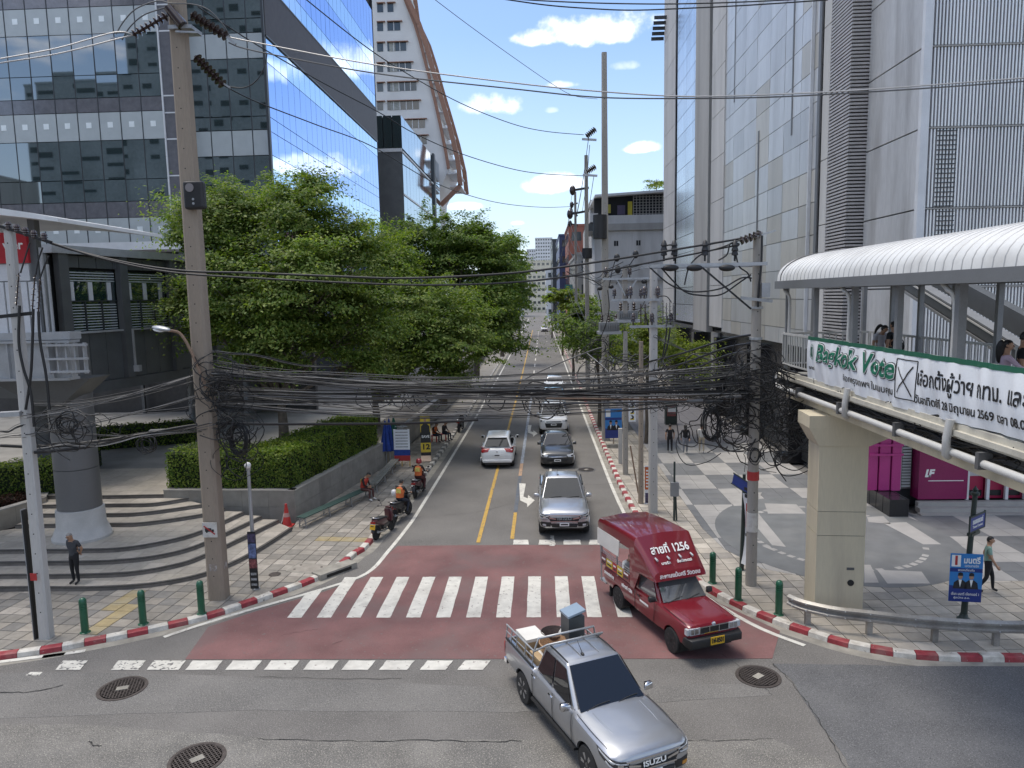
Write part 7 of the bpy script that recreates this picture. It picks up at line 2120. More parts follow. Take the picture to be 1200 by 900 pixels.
MB().lathe([(.2,0),(.2,.008),(.0,.009)],n=20).build('lid',M['iron'],t)
q=P(393,668,z=.1)
t=thing('kerb_drain','concrete drain inlet box set into the kerb near the bikes','drain',(q.x,q.y,.0),rad(52))
MB().bb(-.75,.75,-.22,.28,0,.20).build('box',M['gutter'],t);MB().bb(-.5,.5,-.235,-.221,.04,.14).build('opening',M['hole'],t)
# people
def cloth_mat(name,c,var=.12):
 if name not in M:M[name]=mat(name,c,.85,var=var,scale=6,fine=60,bump=.2)
 return M[name]
M['hair']=mat('black_hair',(.012,.010,.009),.5,var=.3,scale=30)
M['shoe_dark']=mat('dark_shoe',(.02,.018,.017),.5,var=.2)
M['shoe_white']=mat('white_shoe',(.55,.55,.53),.6,var=.1)
M['eye']=mat('eye_dark',(.01,.01,.01),.2,var=0,fine=0)
STAND=dict(pel=(0,0,.93),spi=(0,.01,1.10),che=(0,.0,1.30),nck=(0,.0,1.45),hd0=(0,-.015,1.53),hd1=(0,-.02,1.69),shL=(.185,0,1.40),elL=(.23,.03,1.13),wrL=(.235,-.04,.89),shR=(-.185,0,1.40),elR=(-.23,.03,1.13),wrR=(-.235,-.04,.89),hpL=(.095,0,.90),knL=(.10,-.015,.50),anL=(.10,.02,.085),toL=(.11,-.15,.035),hpR=(-.095,0,.90),knR=(-.10,-.015,.50),anR=(-.10,.02,.085),toR=(-.11,-.15,.035))
RADII=dict(pel=(.15,.11),spi=(.135,.10),che=(.165,.115),nck=(.055,.055),hd0=(.068,.078),hd1=(.062,.075),shL=(.068,.066),elL=(.043,.043),wrL=(.030,.026),hpL=(.092,.092),knL=(.062,.062),anL=(.042,.044),toL=(.042,.028))
BONES=[('pel','spi'),('spi','che'),('che','nck'),('nck','hd0'),('hd0','hd1'),('che','shL'),('shL','elL'),('elL','wrL'),('che','shR'),('shR','elR'),('elR','wrR'),('pel','hpL'),('hpL','knL'),('knL','anL'),('anL','toL'),('pel','hpR'),('hpR','knR'),('knR','anR'),('anR','toR')]
def person(label,loc,rotz,top,bottom,pose=None,shoes=None,sleeve='short',hair='short',group=None,h=1.70,bulk=1.0,shorts=False,skin=None,face=True,vest=None,helmet=None,bag=None,glasses=False):
 """one continuous skinned body facing -Y; hair, vest, helmet as children"""
 J=dict(STAND)
 if pose:J.update(pose)
 face_dir=J.pop('face',(0,-1,0))
 names=list(J);idx={n:i for i,n in enumerate(names)}
 me=bpy.data.meshes.new('body')
 me.from_pydata([J[n] for n in names],[(idx[a],idx[b_]) for a,b_ in BONES],[])
 o=bpy.data.objects.new('body',me);COL.objects.link(o)
 md=o.modifiers.new('s','SKIN');md.use_smooth_shade=True
 sv=me.skin_vertices[0].data
 for n in names:
  r=RADII.get(n) or RADII[n[:-1]+'L']
  k=bulk if n in ('pel','spi','che','hpL','hpR') else 1.0
  sv[idx[n]].radius=(r[0]*k,r[1]*k);sv[idx[n]].use_root=n=='pel'
 sb_=o.modifiers.new('u','SUBSURF');sb_.levels=2;sb_.render_levels=2
 dg=bpy.context.evaluated_depsgraph_get();dg.update()
 ev=bpy.data.meshes.new_from_object(o.evaluated_get(dg))
 bpy.data.objects.remove(o)
 B=MB();B.smooth=True
 vs=[v.co.copy() for v in ev.vertices];fs=[tuple(p.vertices) for p in ev.polygons]
 segs=[(n1,n2,Vector(J[n1]),Vector(J[n2])) for n1,n2 in BONES]
 def near(p):
  best=None
  for n1,n2,a,c in segs:
   d=c-a;t=max(0,min(1,(p-a).dot(d)/d.length_squared));q=(p-(a+d*t)).length-.03*(n1 in ('pel','spi','che'))
   if best is None or q<best[0]:best=(q,n1,n2,t)
  return best
 B.v=[tuple(v) for v in vs]
 for f in fs:
  c=sum((vs[i] for i in f),Vector())/len(f);q,n1,n2,t=near(c)
  if n1=='nck' or n1=='hd0' or (n2=='nck' and t>.75):mi=0
  elif n1[:2]=='el':mi=1 if sleeve=='long' and t<.93 else 0
  elif n1[:2]=='sh':mi=1 if (sleeve=='long' or t<(.62 if sleeve=='short' else .1)) else 0
  elif n1[:2]=='an':mi=3
  elif n1[:2]=='kn':mi=(0 if shorts else 2) if t<.92 else 3
  elif n1[:2]=='hp' or n2[:2]=='hp':mi=0 if (shorts and n1[:2]=='hp' and t>.85) else 2
  elif n1=='pel':mi=2 if t<.22 else 1
  else:mi=1
  B.f.append(f);B.m.append(mi);B.sm.append(True)
 B.cur=0
 for s_,sgn in (('L',1),('R',-1)):
  w=Vector(J['wr'+s_]);e=Vector(J['el'+s_]);d=(w-e).normalized()
  side=d.cross(Vector((0,-1,0)) if abs(d.y)<.8 else Vector((0,0,1)));side.normalize();nn=side.cross(d)
  fwd=Vector((0,-1,0));fwd=(fwd-d*fwd.dot(d));fwd=fwd.normalized() if fwd.length>.1 else side
  B.tube([w-d*.02,w+d*.04,w+d*.085],[.026,.036,.032],8)
  for k,(ln,o_) in enumerate(((.070,.024),(.080,.008),(.075,-.008),(.058,-.024))):
   b0_=w+d*.08+fwd*o_;b1_=b0_+d*ln*.5+Vector((-sgn*.006,0,0));b2_=b1_+d*ln*.42+Vector((-sgn*.018,0,0))
   B.tube([b0_,b1_,b2_],[.0095,.009,.0065],6)
  t0=w+d*.03+fwd*.026;B.tube([t0,t0+fwd*.022+d*.025,t0+fwd*.028+d*.055],[.012,.011,.008],6)
 hd0,hd1=Vector(J['hd0']),Vector(J['hd1']);up=(hd1-hd0).normalized();hc=hd0.lerp(hd1,.55)
 fw=Vector(face_dir);fw=(fw-up*fw.dot(up)).normalized();rt=fw.cross(up)
 B.cur=0
 B.ball(hc+fw*.015,(.078,.092,.105),14,10)
 B.tube([hc+fw*.095+up*.015,hc+fw*.118-up*.022],[.010,.016],6)
 for k in (-1,1):B.ball(hc+rt*k*.080-fw*.005,(.014,.022,.03),8,6)
 B.cur=4
 for k in (-1,1):B.ball(hc+rt*k*.032+fw*.098+up*.012,(.011,.008,.008),8,6)
 B.cur=5;B.tube([hc+fw*.098-up*.05-rt*.022,hc+fw*.104-up*.052,hc+fw*.098-up*.05+rt*.022],.006,5)
 t=thing('person',label,'person',loc,rotz,group,h/1.72)
 B.build('body',[skin or M['skin'],top,bottom,shoes or M['shoe_dark'],M['eye'],mats_lip()],t)
 if helmet is None and hair!='none':
  H=MB();H.smooth=True
  n,m=16,10;vs=[]
  for j in range(m+1):
   a=PI/2-(PI*.62)*j/m
   for k in range(n):
    b_=2*PI*k/n
    v=rt*(.088*math.cos(a)*math.cos(b_))+fw*(.102*math.cos(a)*math.sin(b_)+.008)+up*(.118*math.sin(a)+.006)
    front=math.sin(b_)
    if front>.1 and j>5:v=v*(1-.02)+up*.02*(j-5)
    if front>.25 and j>6:v=v-fw*.03
    vs.append(hc+v)
  H.add(vs,[(j*n+k,j*n+(k+1)%n,(j+1)*n+(k+1)%n,(j+1)*n+k) for j in range(m) for k in range(n)])
  if hair=='long':
   H.tube(smooth_path([hc-fw*.05+up*.06,hc-fw*.10,hc-fw*.12-up*.18,hc-fw*.11-up*.36],4),[.07,.085,.09,.09,.09,.09,.085,.08,.075,.07,.06,.05,.03],10)
  if hair=='pony':
   H.tube(smooth_path([hc-fw*.07+up*.07,hc-fw*.15+up*.05,hc-fw*.2-up*.1,hc-fw*.2-up*.24],4),[.03,.035,.045,.05,.05,.05,.05,.045,.04,.035,.03,.02,.01],8)
  H.build('hair',M['hair'] if hair!='grey' else M['grey_hair'] if 'grey_hair' in M else M.setdefault('grey_hair',mat('grey_hair',(.25,.24,.23),.6,var=.2)),t)
 if helmet is not None:
  H=MB();H.smooth=True;H.lathe([(.0,.15),(.06,.14),(.11,.10),(.135,.03),(.137,-.03),(.125,-.08),(.11,-.085)][::-1],hc+up*.0,18);H.build('helmet',helmet,t)
  v=MB();v.add([hc+fw*.135+rt*x*.09+up*z for x,z in ((-1,-.05),(1,-.05),(1,.03),(-1,.03))],[(0,1,2,3)]);v.build('visor',M['eye'],t)
 if glasses:
  G=MB()
  for k in (-1,1):G.ball(hc+rt*k*.034+fw*.108+up*.012,(.026,.006,.018),10,6)
  G.build('glasses',M['eye'],t)
 if vest:
  Vv=MB();Vv.smooth=True
  sp_,ch_,nk_=Vector(J['spi']),Vector(J['che']),Vector(J['nck']);pl_=Vector(J['pel'])
  n=20;vs=[]
  rings=[(pl_.lerp(sp_,.35),.175,.135),(sp_,.175,.14),(ch_,.205,.155),(ch_.lerp(nk_,.55),.195,.13),(ch_.lerp(nk_,.85),.11,.09)]
  for c,rx,ry in rings:
   for k in range(n):vs.append(c+Vector((rx*math.cos(2*PI*k/n),ry*math.sin(2*PI*k/n),0)))
  Vv.add(vs,[(j*n+k,j*n+(k+1)%n,(j+1)*n+(k+1)%n,(j+1)*n+k) for j in range(len(rings)-1) for k in range(n)])
  vo=Vv.build('vest',vest,t)
  S2=MB();c=ch_.lerp(sp_,.15)
  S2.box(c+Vector((0,.165,0)),(.22,.012,.20));S2.build('number_patch',M['vest_patch'],t)
 if bag:
  Bg=MB();c=Vector(J['pel'])+Vector((-.2,.06,.08));Bg.ball(c,(.07,.14,.14),12,8);Bg.tube([c+Vector((0,0,.12)),Vector(J['shR'])+Vector((-.0,-.03,.07)),c+Vector((0,.12,.1))],.012,5);Bg.build('bag',bag,t)
 return t
def mats_lip():
 if 'lip' not in M:M['lip']=mat('lip',(.28,.10,.08),.5,var=0,fine=0)
 return M['lip']
M['vest_patch']=mat('vest_patch',(.60,.50,.12),.6,var=.3,scale=12)
M['vest_orange']=mat('vest_orange',(.55,.13,.03),.7,var=.15,scale=5)
M['vest_red']=mat('vest_red_orange',(.45,.05,.03),.7,var=.15,scale=5)
M['helmet_red']=mat('helmet_red',(.25,.015,.02),.2,var=.05,coat=.6)
C=cloth_mat
walk=lambda s_=1,k=1.0:dict(hpL=(.095,0,.90),knL=(.10,-.16*k*s_,.52),anL=(.10,-.20*k*s_,.10),toL=(.105,-.36*k*s_ if s_>0 else -.36*k*s_-.13,.06),knR=(-.10,.08*k*s_-.04,.49),anR=(-.10,.30*k*s_,.12),toR=(-.105,.30*k*s_-.15,.04),elL=(.24,.10*s_,1.14),wrL=(.23,.08*s_-.05,.90),elR=(-.24,-.06*s_,1.14),wrR=(-.23,-.20*s_,.92))
mp=P(87,685,z=.13+.14)
person('elderly man in dark grey polo standing on the stairs, hands behind his back',(mp.x,mp.y+.1,RIS[1][1]),rad(-14),C('polo_grey',(.045,.048,.055)),C('trouser_black',(.012,.012,.014)),dict(elL=(.25,.10,1.15),wrL=(.08,.19,.98),elR=(-.25,.10,1.15),wrR=(-.06,.20,.97),hd0=(0,-.06,1.52),hd1=(0,-.10,1.67),nck=(0,-.02,1.44),face=(.12,-1,-.25)),hair='grey',bulk=1.08,h=1.72,glasses=True)
wp=P(1156,694,z=.135)
person('man in pale green shirt and black trousers walking past the blue election poster',(wp.x,wp.y,.135),rad(62),C('shirt_green',(.20,.32,.27)),C('trouser_black',(0,0,0)),walk(1,.8),bulk=1.1,h=1.72)
for (px,py,lab,tp,bt,hr_,sl_2,s_,bg) in ((785,531,'walker in black shirt and black trousers, by the utility cabinet',C('tee_black',(.014,.014,.016)),C('trouser_black',0),'short','short',1,None),(803,532,'woman walker in black top and wide grey trousers carrying a shoulder bag',C('tee_black',0),C('trouser_grey',(.20,.21,.24)),'short','long',-1,C('bag_black',(.015,.014,.014))),(822,531,'walker in cream shirt and beige trousers beside the hanging cable coil',C('shirt_cream',(.52,.50,.46)),C('trouser_beige',(.40,.34,.25)),'short','long',1,None)):
 c=P(px,py,z=.135)
 person(lab,(c.x,c.y,.135),rad(172),tp,bt,walk(s_,.55),shoes=M['shoe_white'],sleeve=sl_2,hair='long' if bg else hr_,group='walkers on the plaza',bag=bg,h=1.68,bulk=1.0)
def sit(z=.5,lean=.05):
 return dict(pel=(0,0,z+.10),spi=(0,-.02-lean*.5,z+.28),che=(0,-.05-lean,z+.47),nck=(0,-.08-lean*1.4,z+.62),hd0=(0,-.13-lean*1.8,z+.68),hd1=(0,-.19-lean*2.2,z+.82),shL=(.185,-.05-lean,z+.56),elL=(.23,-.12-lean,z+.30),wrL=(.10,-.33,z+.22),shR=(-.185,-.05-lean,z+.56),elR=(-.23,-.12-lean,z+.30),wrR=(-.10,-.33,z+.20),hpL=(.10,-.03,z+.08),knL=(.14,-.44,z+.05),anL=(.13,-.46,.09),toL=(.15,-.62,.035),hpR=(-.10,-.03,z+.08),knR=(-.14,-.44,z+.05),anR=(-.13,-.40,.09),toR=(-.15,-.56,.035),face=(0,-.8,-.6))
bs=P(419,585,z=.135)
bmid=Vector(BENCH1.location);ba=BENCH1.rotation_euler.z
seat_at=lambda px:P(px,562,z=.6)
sb0=P(423,574,z=.6)
dir_b=Vector((math.cos(ba),math.sin(ba),0));rel=(sb0-bmid).dot(dir_b);rel=min(rel,3.0);spos=bmid+dir_b*rel
person('rider in red and black vest and brown trousers sitting on the green bench looking down',(spos.x+.05,spos.y,.135),ba+rad(5),C('jacket_black',(.02,.018,.018)),C('trouser_brown',(.10,.045,.04)),sit(.46,.08),shoes=M['shoe_white'],sleeve='long',vest=M['vest_red'],h=1.68)
for i,(px,py,lab,tp,vs_) in enumerate(((508,508,'rider in orange vest sitting on a kerbside stool beyond the advert',C('jacket_black',0),M['vest_orange']),(519,506,'person in dark clothes sitting at the kerb with legs stretched to the road',C('jacket_dk',(.035,.03,.03)),None))):
 c=P(px+1,py+10,z=.135)
 p_=sit(.42,.02)
 person(lab,(c.x,c.y,.135),rad(70),tp,C('jeans_dark',(.025,.03,.045)),p_,sleeve='long',vest=vs_,group='riders resting at the kerb',h=1.68)
 t=thing('stool',['low plastic stool under the rider in orange vest','low stool under the person with stretched legs'][i],'stool',(c.x,c.y,.135),0,'stools at the kerb')
 MB().bb(-.18,.18,-.18,.18,.40,.45).build('seat',M['cone'],t)
 for x in (-.15,.15):
  for y in (-.15,.15):MB().cyl((x,y,0),(x*.9,y*.9,.40),.022,.02,8).build('leg',M['cone'],t)
def onb(px,X):
 y=P(px,400,X=X).y;return (X,y,ZD)
person('woman in pale striped top with dark ponytail leaning on the footbridge railing',onb(1032,BX+1.9),rad(15),C('blouse_pale',(.48,.47,.50)),C('skirt_dark',(.03,.03,.035)),dict(hd0=(0,-.10,1.50),hd1=(0,-.16,1.64),nck=(0,-.05,1.44),face=(.7,-.7,-.3)),hair='pony',h=1.62)
person('person in black carrying a backpack behind a footbridge post',onb(1047,BX+2.1),rad(200),C('tee_black',0),C('jeans_dark',0),None,hair='short',bag=C('bag_black',0),h=1.68)
person('woman in lilac blouse with long dark hair standing behind the banner',onb(1180,BX+.9),rad(70),C('blouse_lilac',(.50,.38,.46)),C('jeans_dark',0),dict(elR=(-.2,-.2,1.2),wrR=(-.05,-.33,1.15),face=(-.2,-1,0)),sleeve='long',hair='long',h=1.60)
person('dark haired person at the picture edge beside the woman in lilac',onb(1200,BX+1.35),rad(60),C('tee_black',0),C('jeans_dark',0),None,hair='short',h=1.74)
# motorbikes (forward = +Y)
M['bike_black']=mat('bike_black_plastic',(.015,.015,.017),.3,var=.1,coat=.3)
M['bike_maroon']=mat('bike_maroon',(.07,.012,.018),.3,var=.1,coat=.5)
M['rubber']=mat('tyre_rubber',(.02,.02,.02),.85,var=.15,scale=10)
M['plate_yellow']=mat('yellow_plate',(.60,.36,.02),.45,var=.06)
M['lamp_red']=mat('red_lamp',(.30,.01,.01),.2,var=.05,coat=.5)
M['chrome']=mat('chrome',(.60,.60,.62),.15,metal=1.0,var=.03)
def motorbike(label,loc,rotz,body,group='motorcycle taxis along the kerb',plate=True):
 t=thing('motorcycle',label,'motorcycle',loc,rotz,group)
 for y,nm in ((.62,'front'),(-.62,'rear')):
  w=MB();Mx=Matrix.Rotation(PI/2,3,'Y')
  w.lathe([(.20,-.04),(.25,-.048),(.283,-.03),(.288,0),(.283,.03),(.25,.048),(.20,.04)],(0,y,.288),26,Mx)
  wo=w.build('wheel',M['rubber'],t)
  r_=MB();r_.cyl((-.035,y,.288),(.035,y,.288),.05,.05,10)
  for k in range(5):
   a=2*PI*k/5;r_.bar((0,y,.288),(0,y+.2*math.cos(a),.288+.2*math.sin(a)),.03,.025)
  r_.lathe([(.185,-.03),(.205,-.03),(.205,.03),(.185,.03)],(0,y,.288),22,Mx);r_.build('rim',M['chrome'],wo)
 b=MB();b.smooth=True
 for sx_ in (-1,1):b.tube([(sx_*.07,.62,.288),(sx_*.075,.52,.62),(sx_*.05,.45,.85)],.022,8)
 b.build('fork',M['bike_black'],t)
 b=MB();b.tube(smooth_path([(0,.60,.60),(0,.66,.62),(0,.80,.52)],4),[.06,.075,.08,.08,.07,.06,.05,.04,.03],8);b.build('front_fender',body,t)
 b=MB();b.hull([(-.17,.42,.50),(.17,.42,.50),(-.20,.40,.95),(.20,.40,.95),(-.10,.55,.90),(.10,.55,.90),(-.06,.52,.45),(.06,.52,.45),(-.14,.36,.45),(.14,.36,.45)]);b.build('leg_shield',body,t)
 b=MB();b.hull([(-.11,.50,.92),(.11,.50,.92),(-.14,.36,.98),(.14,.36,.98),(-.10,.50,1.05),(.10,.50,1.05),(-.1,.34,1.06),(.1,.34,1.06)]);b.build('headlight_cowl',body,t)
 b=MB();b.ball((0,.53,.98),(.085,.03,.055),12,8);b.build('headlight',M['chrome'],t)
 b=MB();b.tube([(-.34,.28,1.06),(-.2,.38,1.05),(.2,.38,1.05),(.34,.28,1.06)],.017,8);b.build('handlebar',M['bike_black'],t)
 for sx_ in (-1,1):
  b=MB();b.tube([(sx_*.26,.34,1.06),(sx_*.31,.36,1.18),(sx_*.36,.35,1.25)],.009,6);b.ball((sx_*.38,.34,1.28),(.065,.02,.045),12,8);b.build('mirror',M['bike_black'],t)
  b=MB();b.tube([(sx_*.34,.28,1.06),(sx_*.40,.24,1.06)],.022,8);b.build('grip',M['rubber'],t)
 b=MB();b.hull([(-.06,.30,.30),(.06,.30,.30),(-.10,.30,.46),(.10,.30,.46),(-.12,-.25,.30),(.12,-.25,.30),(-.13,-.25,.60),(.13,-.25,.60)]);b.build('engine',M['bike_black'],t)
 b=MB();b.hull([(-.14,.10,.52),(.14,.10,.52),(-.16,-.1,.74),(.16,-.1,.74),(-.16,-.66,.80),(.16,-.66,.80),(-.07,-.86,.80),(.07,-.86,.80),(-.14,-.3,.50),(.14,-.3,.50),(-.06,-.80,.66),(.06,-.80,.66)]);b.build('tail_cowl',body,t)
 b=MB();b.hull([(-.12,.12,.74),(.12,.12,.74),(-.15,-.15,.80),(.15,-.15,.80),(-.15,-.70,.86),(.15,-.70,.86),(-.13,.08,.68),(.13,.08,.68),(-.15,-.70,.79),(.15,-.70,.79)]);b.build('seat',M['rubber'],t)
 b=MB();b.tube([(-.14,-.62,.88),(-.15,-.82,.92),(.15,-.82,.92),(.14,-.62,.88)],.014,6);b.build('grab_rail',M['chrome'],t)
 b=MB();b.bb(-.10,.10,-.885,-.85,.70,.77);b.build('tail_lamp',M['lamp_red'],t)
 b=MB();b.hull([(-.05,-.80,.64),(.05,-.80,.64),(-.07,-.95,.38),(.07,-.95,.38),(-.07,-.90,.36),(.07,-.90,.36),(-.05,-.74,.6),(.05,-.74,.6)]);b.build('mud_guard',M['bike_black'],t)
 if plate:
  b=MB();b.box((0,-.905,.58),(.22,.012,.19),M=Matrix.Rotation(rad(-14),3,'X'));pl=b.build('number_plate',M['plate_yellow'],t)
  for z,w_ in ((.62,.13),(.555,.16)):
   b=MB();b.box((0,-.914+(.58-z)*.25,z),(w_,.004,.032),M=Matrix.Rotation(rad(-14),3,'X'));b.build('plate_lettering',M['ink_black'],t)
 b=MB();b.tube([(.14,.05,.26),(.17,-.3,.28),(.17,-.80,.38)],[.025,.04,.055],10);b.build('exhaust',M['chrome'],t)
 b=MB();b.tube([(-.10,-.05,.26),(-.24,-.02,.02)],.014,6);b.build('side_stand',M['bike_black'],t)
 b=MB();b.bb(-.26,.26,-.02,.03,.26,.29);b.build('footrest',M['bike_black'],t)
 return t
def hull(s,pts):
 bm=bmesh.new()
 for p in pts:bm.verts.new(p)
 r_=bmesh.ops.convex_hull(bm,input=bm.verts[:])
 dead=[g_ for g_ in r_['geom_interior']+r_['geom_unused'] if isinstance(g_,bmesh.types.BMVert)]
 if dead:bmesh.ops.delete(bm,geom=list(set(dead)),context='VERTS')
 bmesh.ops.dissolve_limit(bm,angle_limit=rad(3),verts=bm.verts[:],edges=bm.edges[:])
 d=min((e.calc_length() for e in bm.edges),default=.1)
 bmesh.ops.bevel(bm,geom=bm.edges[:],offset=min(.02,d*.3),segments=2,affect='EDGES',profile=.5)
 bm.verts.index_update()
 vs=[v.co.copy() for v in bm.verts];fs=[tuple(v.index for v in f.verts) for f in bm.faces];bm.free()
 return s.add(vs,fs,True)
MB.hull=hull
ride=dict(pel=(0,.10,.90),spi=(0,.06,1.08),che=(0,.0,1.28),nck=(0,-.04,1.43),hd0=(0,-.08,1.50),hd1=(0,-.10,1.65),shL=(.18,-.0,1.37),elL=(.27,-.10,1.12),wrL=(.30,-.32,1.08),shR=(-.18,0,1.37),elR=(-.27,-.10,1.12),wrR=(-.30,-.32,1.08),hpL=(.11,.06,.88),knL=(.20,-.32,.72),anL=(.20,-.08,.34),toL=(.22,-.24,.30),hpR=(-.11,.06,.88),knR=(-.20,-.32,.72),anR=(-.22,-.10,.30),toR=(-.24,-.26,.26))
def bike_at(px,py):c=P(px,py,z=.0);return Vector((c.x,c.y,0.0))
k1,k2,k3=bike_at(447,632),bike_at(468,612),bike_at(492,583)
motorbike('riderless black and maroon motorcycle with yellow plate at the head of the kerb row',(k1.x,k1.y+.55,0),rad(-16),M['bike_maroon'])
motorbike('motorcycle with white helmet on it carrying a bare headed rider in orange vest',(k2.x,k2.y+.5,0),rad(-18),M['bike_black'])
motorbike('motorcycle carrying the rider in red helmet',(k3.x-.1,k3.y+.5,0),rad(-8),M['bike_maroon'],plate=False)
person('motorcycle rider with bare head and orange vest seated on the middle bike',(k2.x+.0,k2.y+.5,0),rad(180-18),C('jacket_black',0),C('jeans_dark',0),ride,sleeve='long',vest=M['vest_orange'],hair='short',h=1.70)
person('motorcycle rider in red helmet and orange vest further along the kerb',(k3.x-.1,k3.y+.5,0),rad(180-8),C('jacket_black',0),C('trouser_maroon',(.09,.03,.03)),ride,sleeve='long',vest=M['vest_orange'],helmet=M['helmet_red'],h=1.72)
hv=MB();hv.smooth=True;hv.lathe([(.0,.14),(.07,.13),(.12,.08),(.135,0),(.12,-.09),(.09,-.1)][::-1],(0,0,0),16)
ho=hv.build('helmet',M['white_trim']);ho.location=(k2.x-.28,k2.y+.52,1.12);tag(ho,'white helmet hanging on the handlebar of the middle motorcycle','helmet')
k4=bike_at(541,506)
motorbike('dark motorcycle parked far along the kerb beyond the seated riders',(k4.x-.1,k4.y+.4,0),rad(-6),M['bike_black'],plate=False)
# vehicles (forward = +X, z up, origin between the axles on the road)
def paint(name,c,metal=.0,rough=.3,coat=.8):return mat(name,c,rough,metal=metal,var=.04,scale=1.2,fine=0,coat=coat,dirt=tuple(k*.75 for k in c),dirt_amt=.25,dirt_scale=1.0)
M['silver']=paint('silver_car_paint',(.40,.41,.43),.75,.32)
M['silver_b']=paint('pale_silver_car_paint',(.47,.48,.50),.7,.32)
M['maroon']=paint('maroon_car_paint',(.17,.008,.017),.05,.32)
M['white_car']=paint('white_car_paint',(.72,.72,.71),.0,.3)
M['grey_car']=paint('dark_grey_car_paint',(.045,.047,.05),.5,.3)
M['blue_car']=paint('light_blue_car_paint',(.10,.30,.50),.1,.3)
M['car_glass']=mat('car_glass',(.006,.007,.009),.015,var=0,fine=0,spec=.6,ior=1.6)
M['trim_black']=mat('black_trim',(.018,.018,.019),.5,var=.1)
M['alloy']=mat('alloy_wheel',(.50,.50,.51),.3,metal=.85,var=.05)
M['steel_wheel']=mat('steel_wheel',(.05,.05,.052),.5,metal=.5,var=.1)
M['lamp_clear']=mat('headlamp_lens',(.50,.52,.54),.08,var=.15,scale=12,fine=0,spec=.9,coat=.8)
M['lamp_dark']=mat('headlamp_bezel',(.03,.03,.032),.2,var=0,coat=.5)
M['amber']=mat('amber_lens',(.50,.22,.02),.2,var=0,coat=.5)
def loft_body(st,cuts,m,name='body',parent=None,bed=None,sub=3,creases=True):
 """st: (x, half width, z bottom, z shoulder, z middle of the top), front to rear; cuts: axle x and arch radius"""
 n0=len(st);S_=[]
 for i in range(n0-1):
  for k in range(sub):
   t=k/sub
   p=[st[max(i-1,0)],st[i],st[i+1],st[min(i+2,n0-1)]]
   row=[]
   for q in range(5):
    a,b_,c,d=(p[j][q] for j in range(4))
    m1,m2=(c-a)/2,(d-b_)/2
    lim=abs(c-b_)*1.0
    m1=max(-lim,min(lim,m1));m2=max(-lim,min(lim,m2))
    h1,h2,h3,h4=2*t**3-3*t**2+1,t**3-2*t**2+t,-2*t**3+3*t**2,t**3-t**2
    row.append(h1*b_+h2*m1+h3*c+h4*m2)
   S_.append(row)
 S_.append(list(st[-1]))
 rings=[]
 for x,hw,zb,zs,zc in S_:
  H=zs-zb
  half=[(0,zb),(hw*.84,zb),(hw*.965,zb+H*.10),(hw*.99,zb+H*.30),(hw,zb+H*.55),(hw*.985,zb+H*.80),(hw*.955,zb+H*.94),(hw*.90,zs),(hw*.82,zs+(zc-zs)*.50),(hw*.68,zs+(zc-zs)*.70),(hw*.60,zs+(zc-zs)*.92),(0,zc)]
  ring=[(x,y,z) for y,z in half]+[(x,-y,z) for y,z in half[-2:0:-1]]
  rings.append(ring)
 b=MB();b.smooth=True;m_=len(rings[0])
 vs=[v for r_ in rings for v in r_]
 fs=[(i*m_+j,i*m_+(j+1)%m_,(i+1)*m_+(j+1)%m_,(i+1)*m_+j) for i in range(len(rings)-1) for j in range(m_)]
 b.add(vs,fs,True);b.add(rings[0],[tuple(range(m_-1,-1,-1))],False);
 b2=MB();b2.v=b.v;b2.f=b.f;b2.m=b.m;b2.sm=b.sm
 b2.add(rings[-1],[tuple(range(m_))],False)
 o=b2.build('tmp',m)
 bm=bmesh.new();bm.from_mesh(o.data);bmesh.ops.remove_doubles(bm,verts=bm.verts[:],dist=1e-5);bmesh.ops.recalc_face_normals(bm,faces=bm.faces[:]);bm.to_mesh(o.data);bm.free()
 cutters=[]
 hwm=max(s_[1] for s_ in st)
 for x,r_ in cuts:
  for s2 in (-1,1):
   c=MB();c.cyl((x,s2*(hwm-.32),r_*.80),(x,s2*(hwm+.3),r_*.80),r_,r_,40);cutters.append(c.build('cut',m))
 if bed:
  c=MB();c.bb(*bed);cutters.append(c.build('cut',m))
 for c in cutters:
  md=o.modifiers.new('b','BOOLEAN');md.operation='DIFFERENCE';md.object=c;md.solver='EXACT'
 dg=bpy.context.evaluated_depsgraph_get();dg.update()
 me=bpy.data.meshes.new_from_object(o.evaluated_get(dg))
 bpy.data.objects.remove(o)
 for c in cutters:bpy.data.objects.remove(c)
 me.name=name
 me.polygons.foreach_set('use_smooth',[True]*len(me.polygons));me.set_sharp_from_angle(angle=rad(32))
 me.materials.clear();me.materials.append(m)
 return inst(name,me,parent)
from mathutils.bvhtree import BVHTree
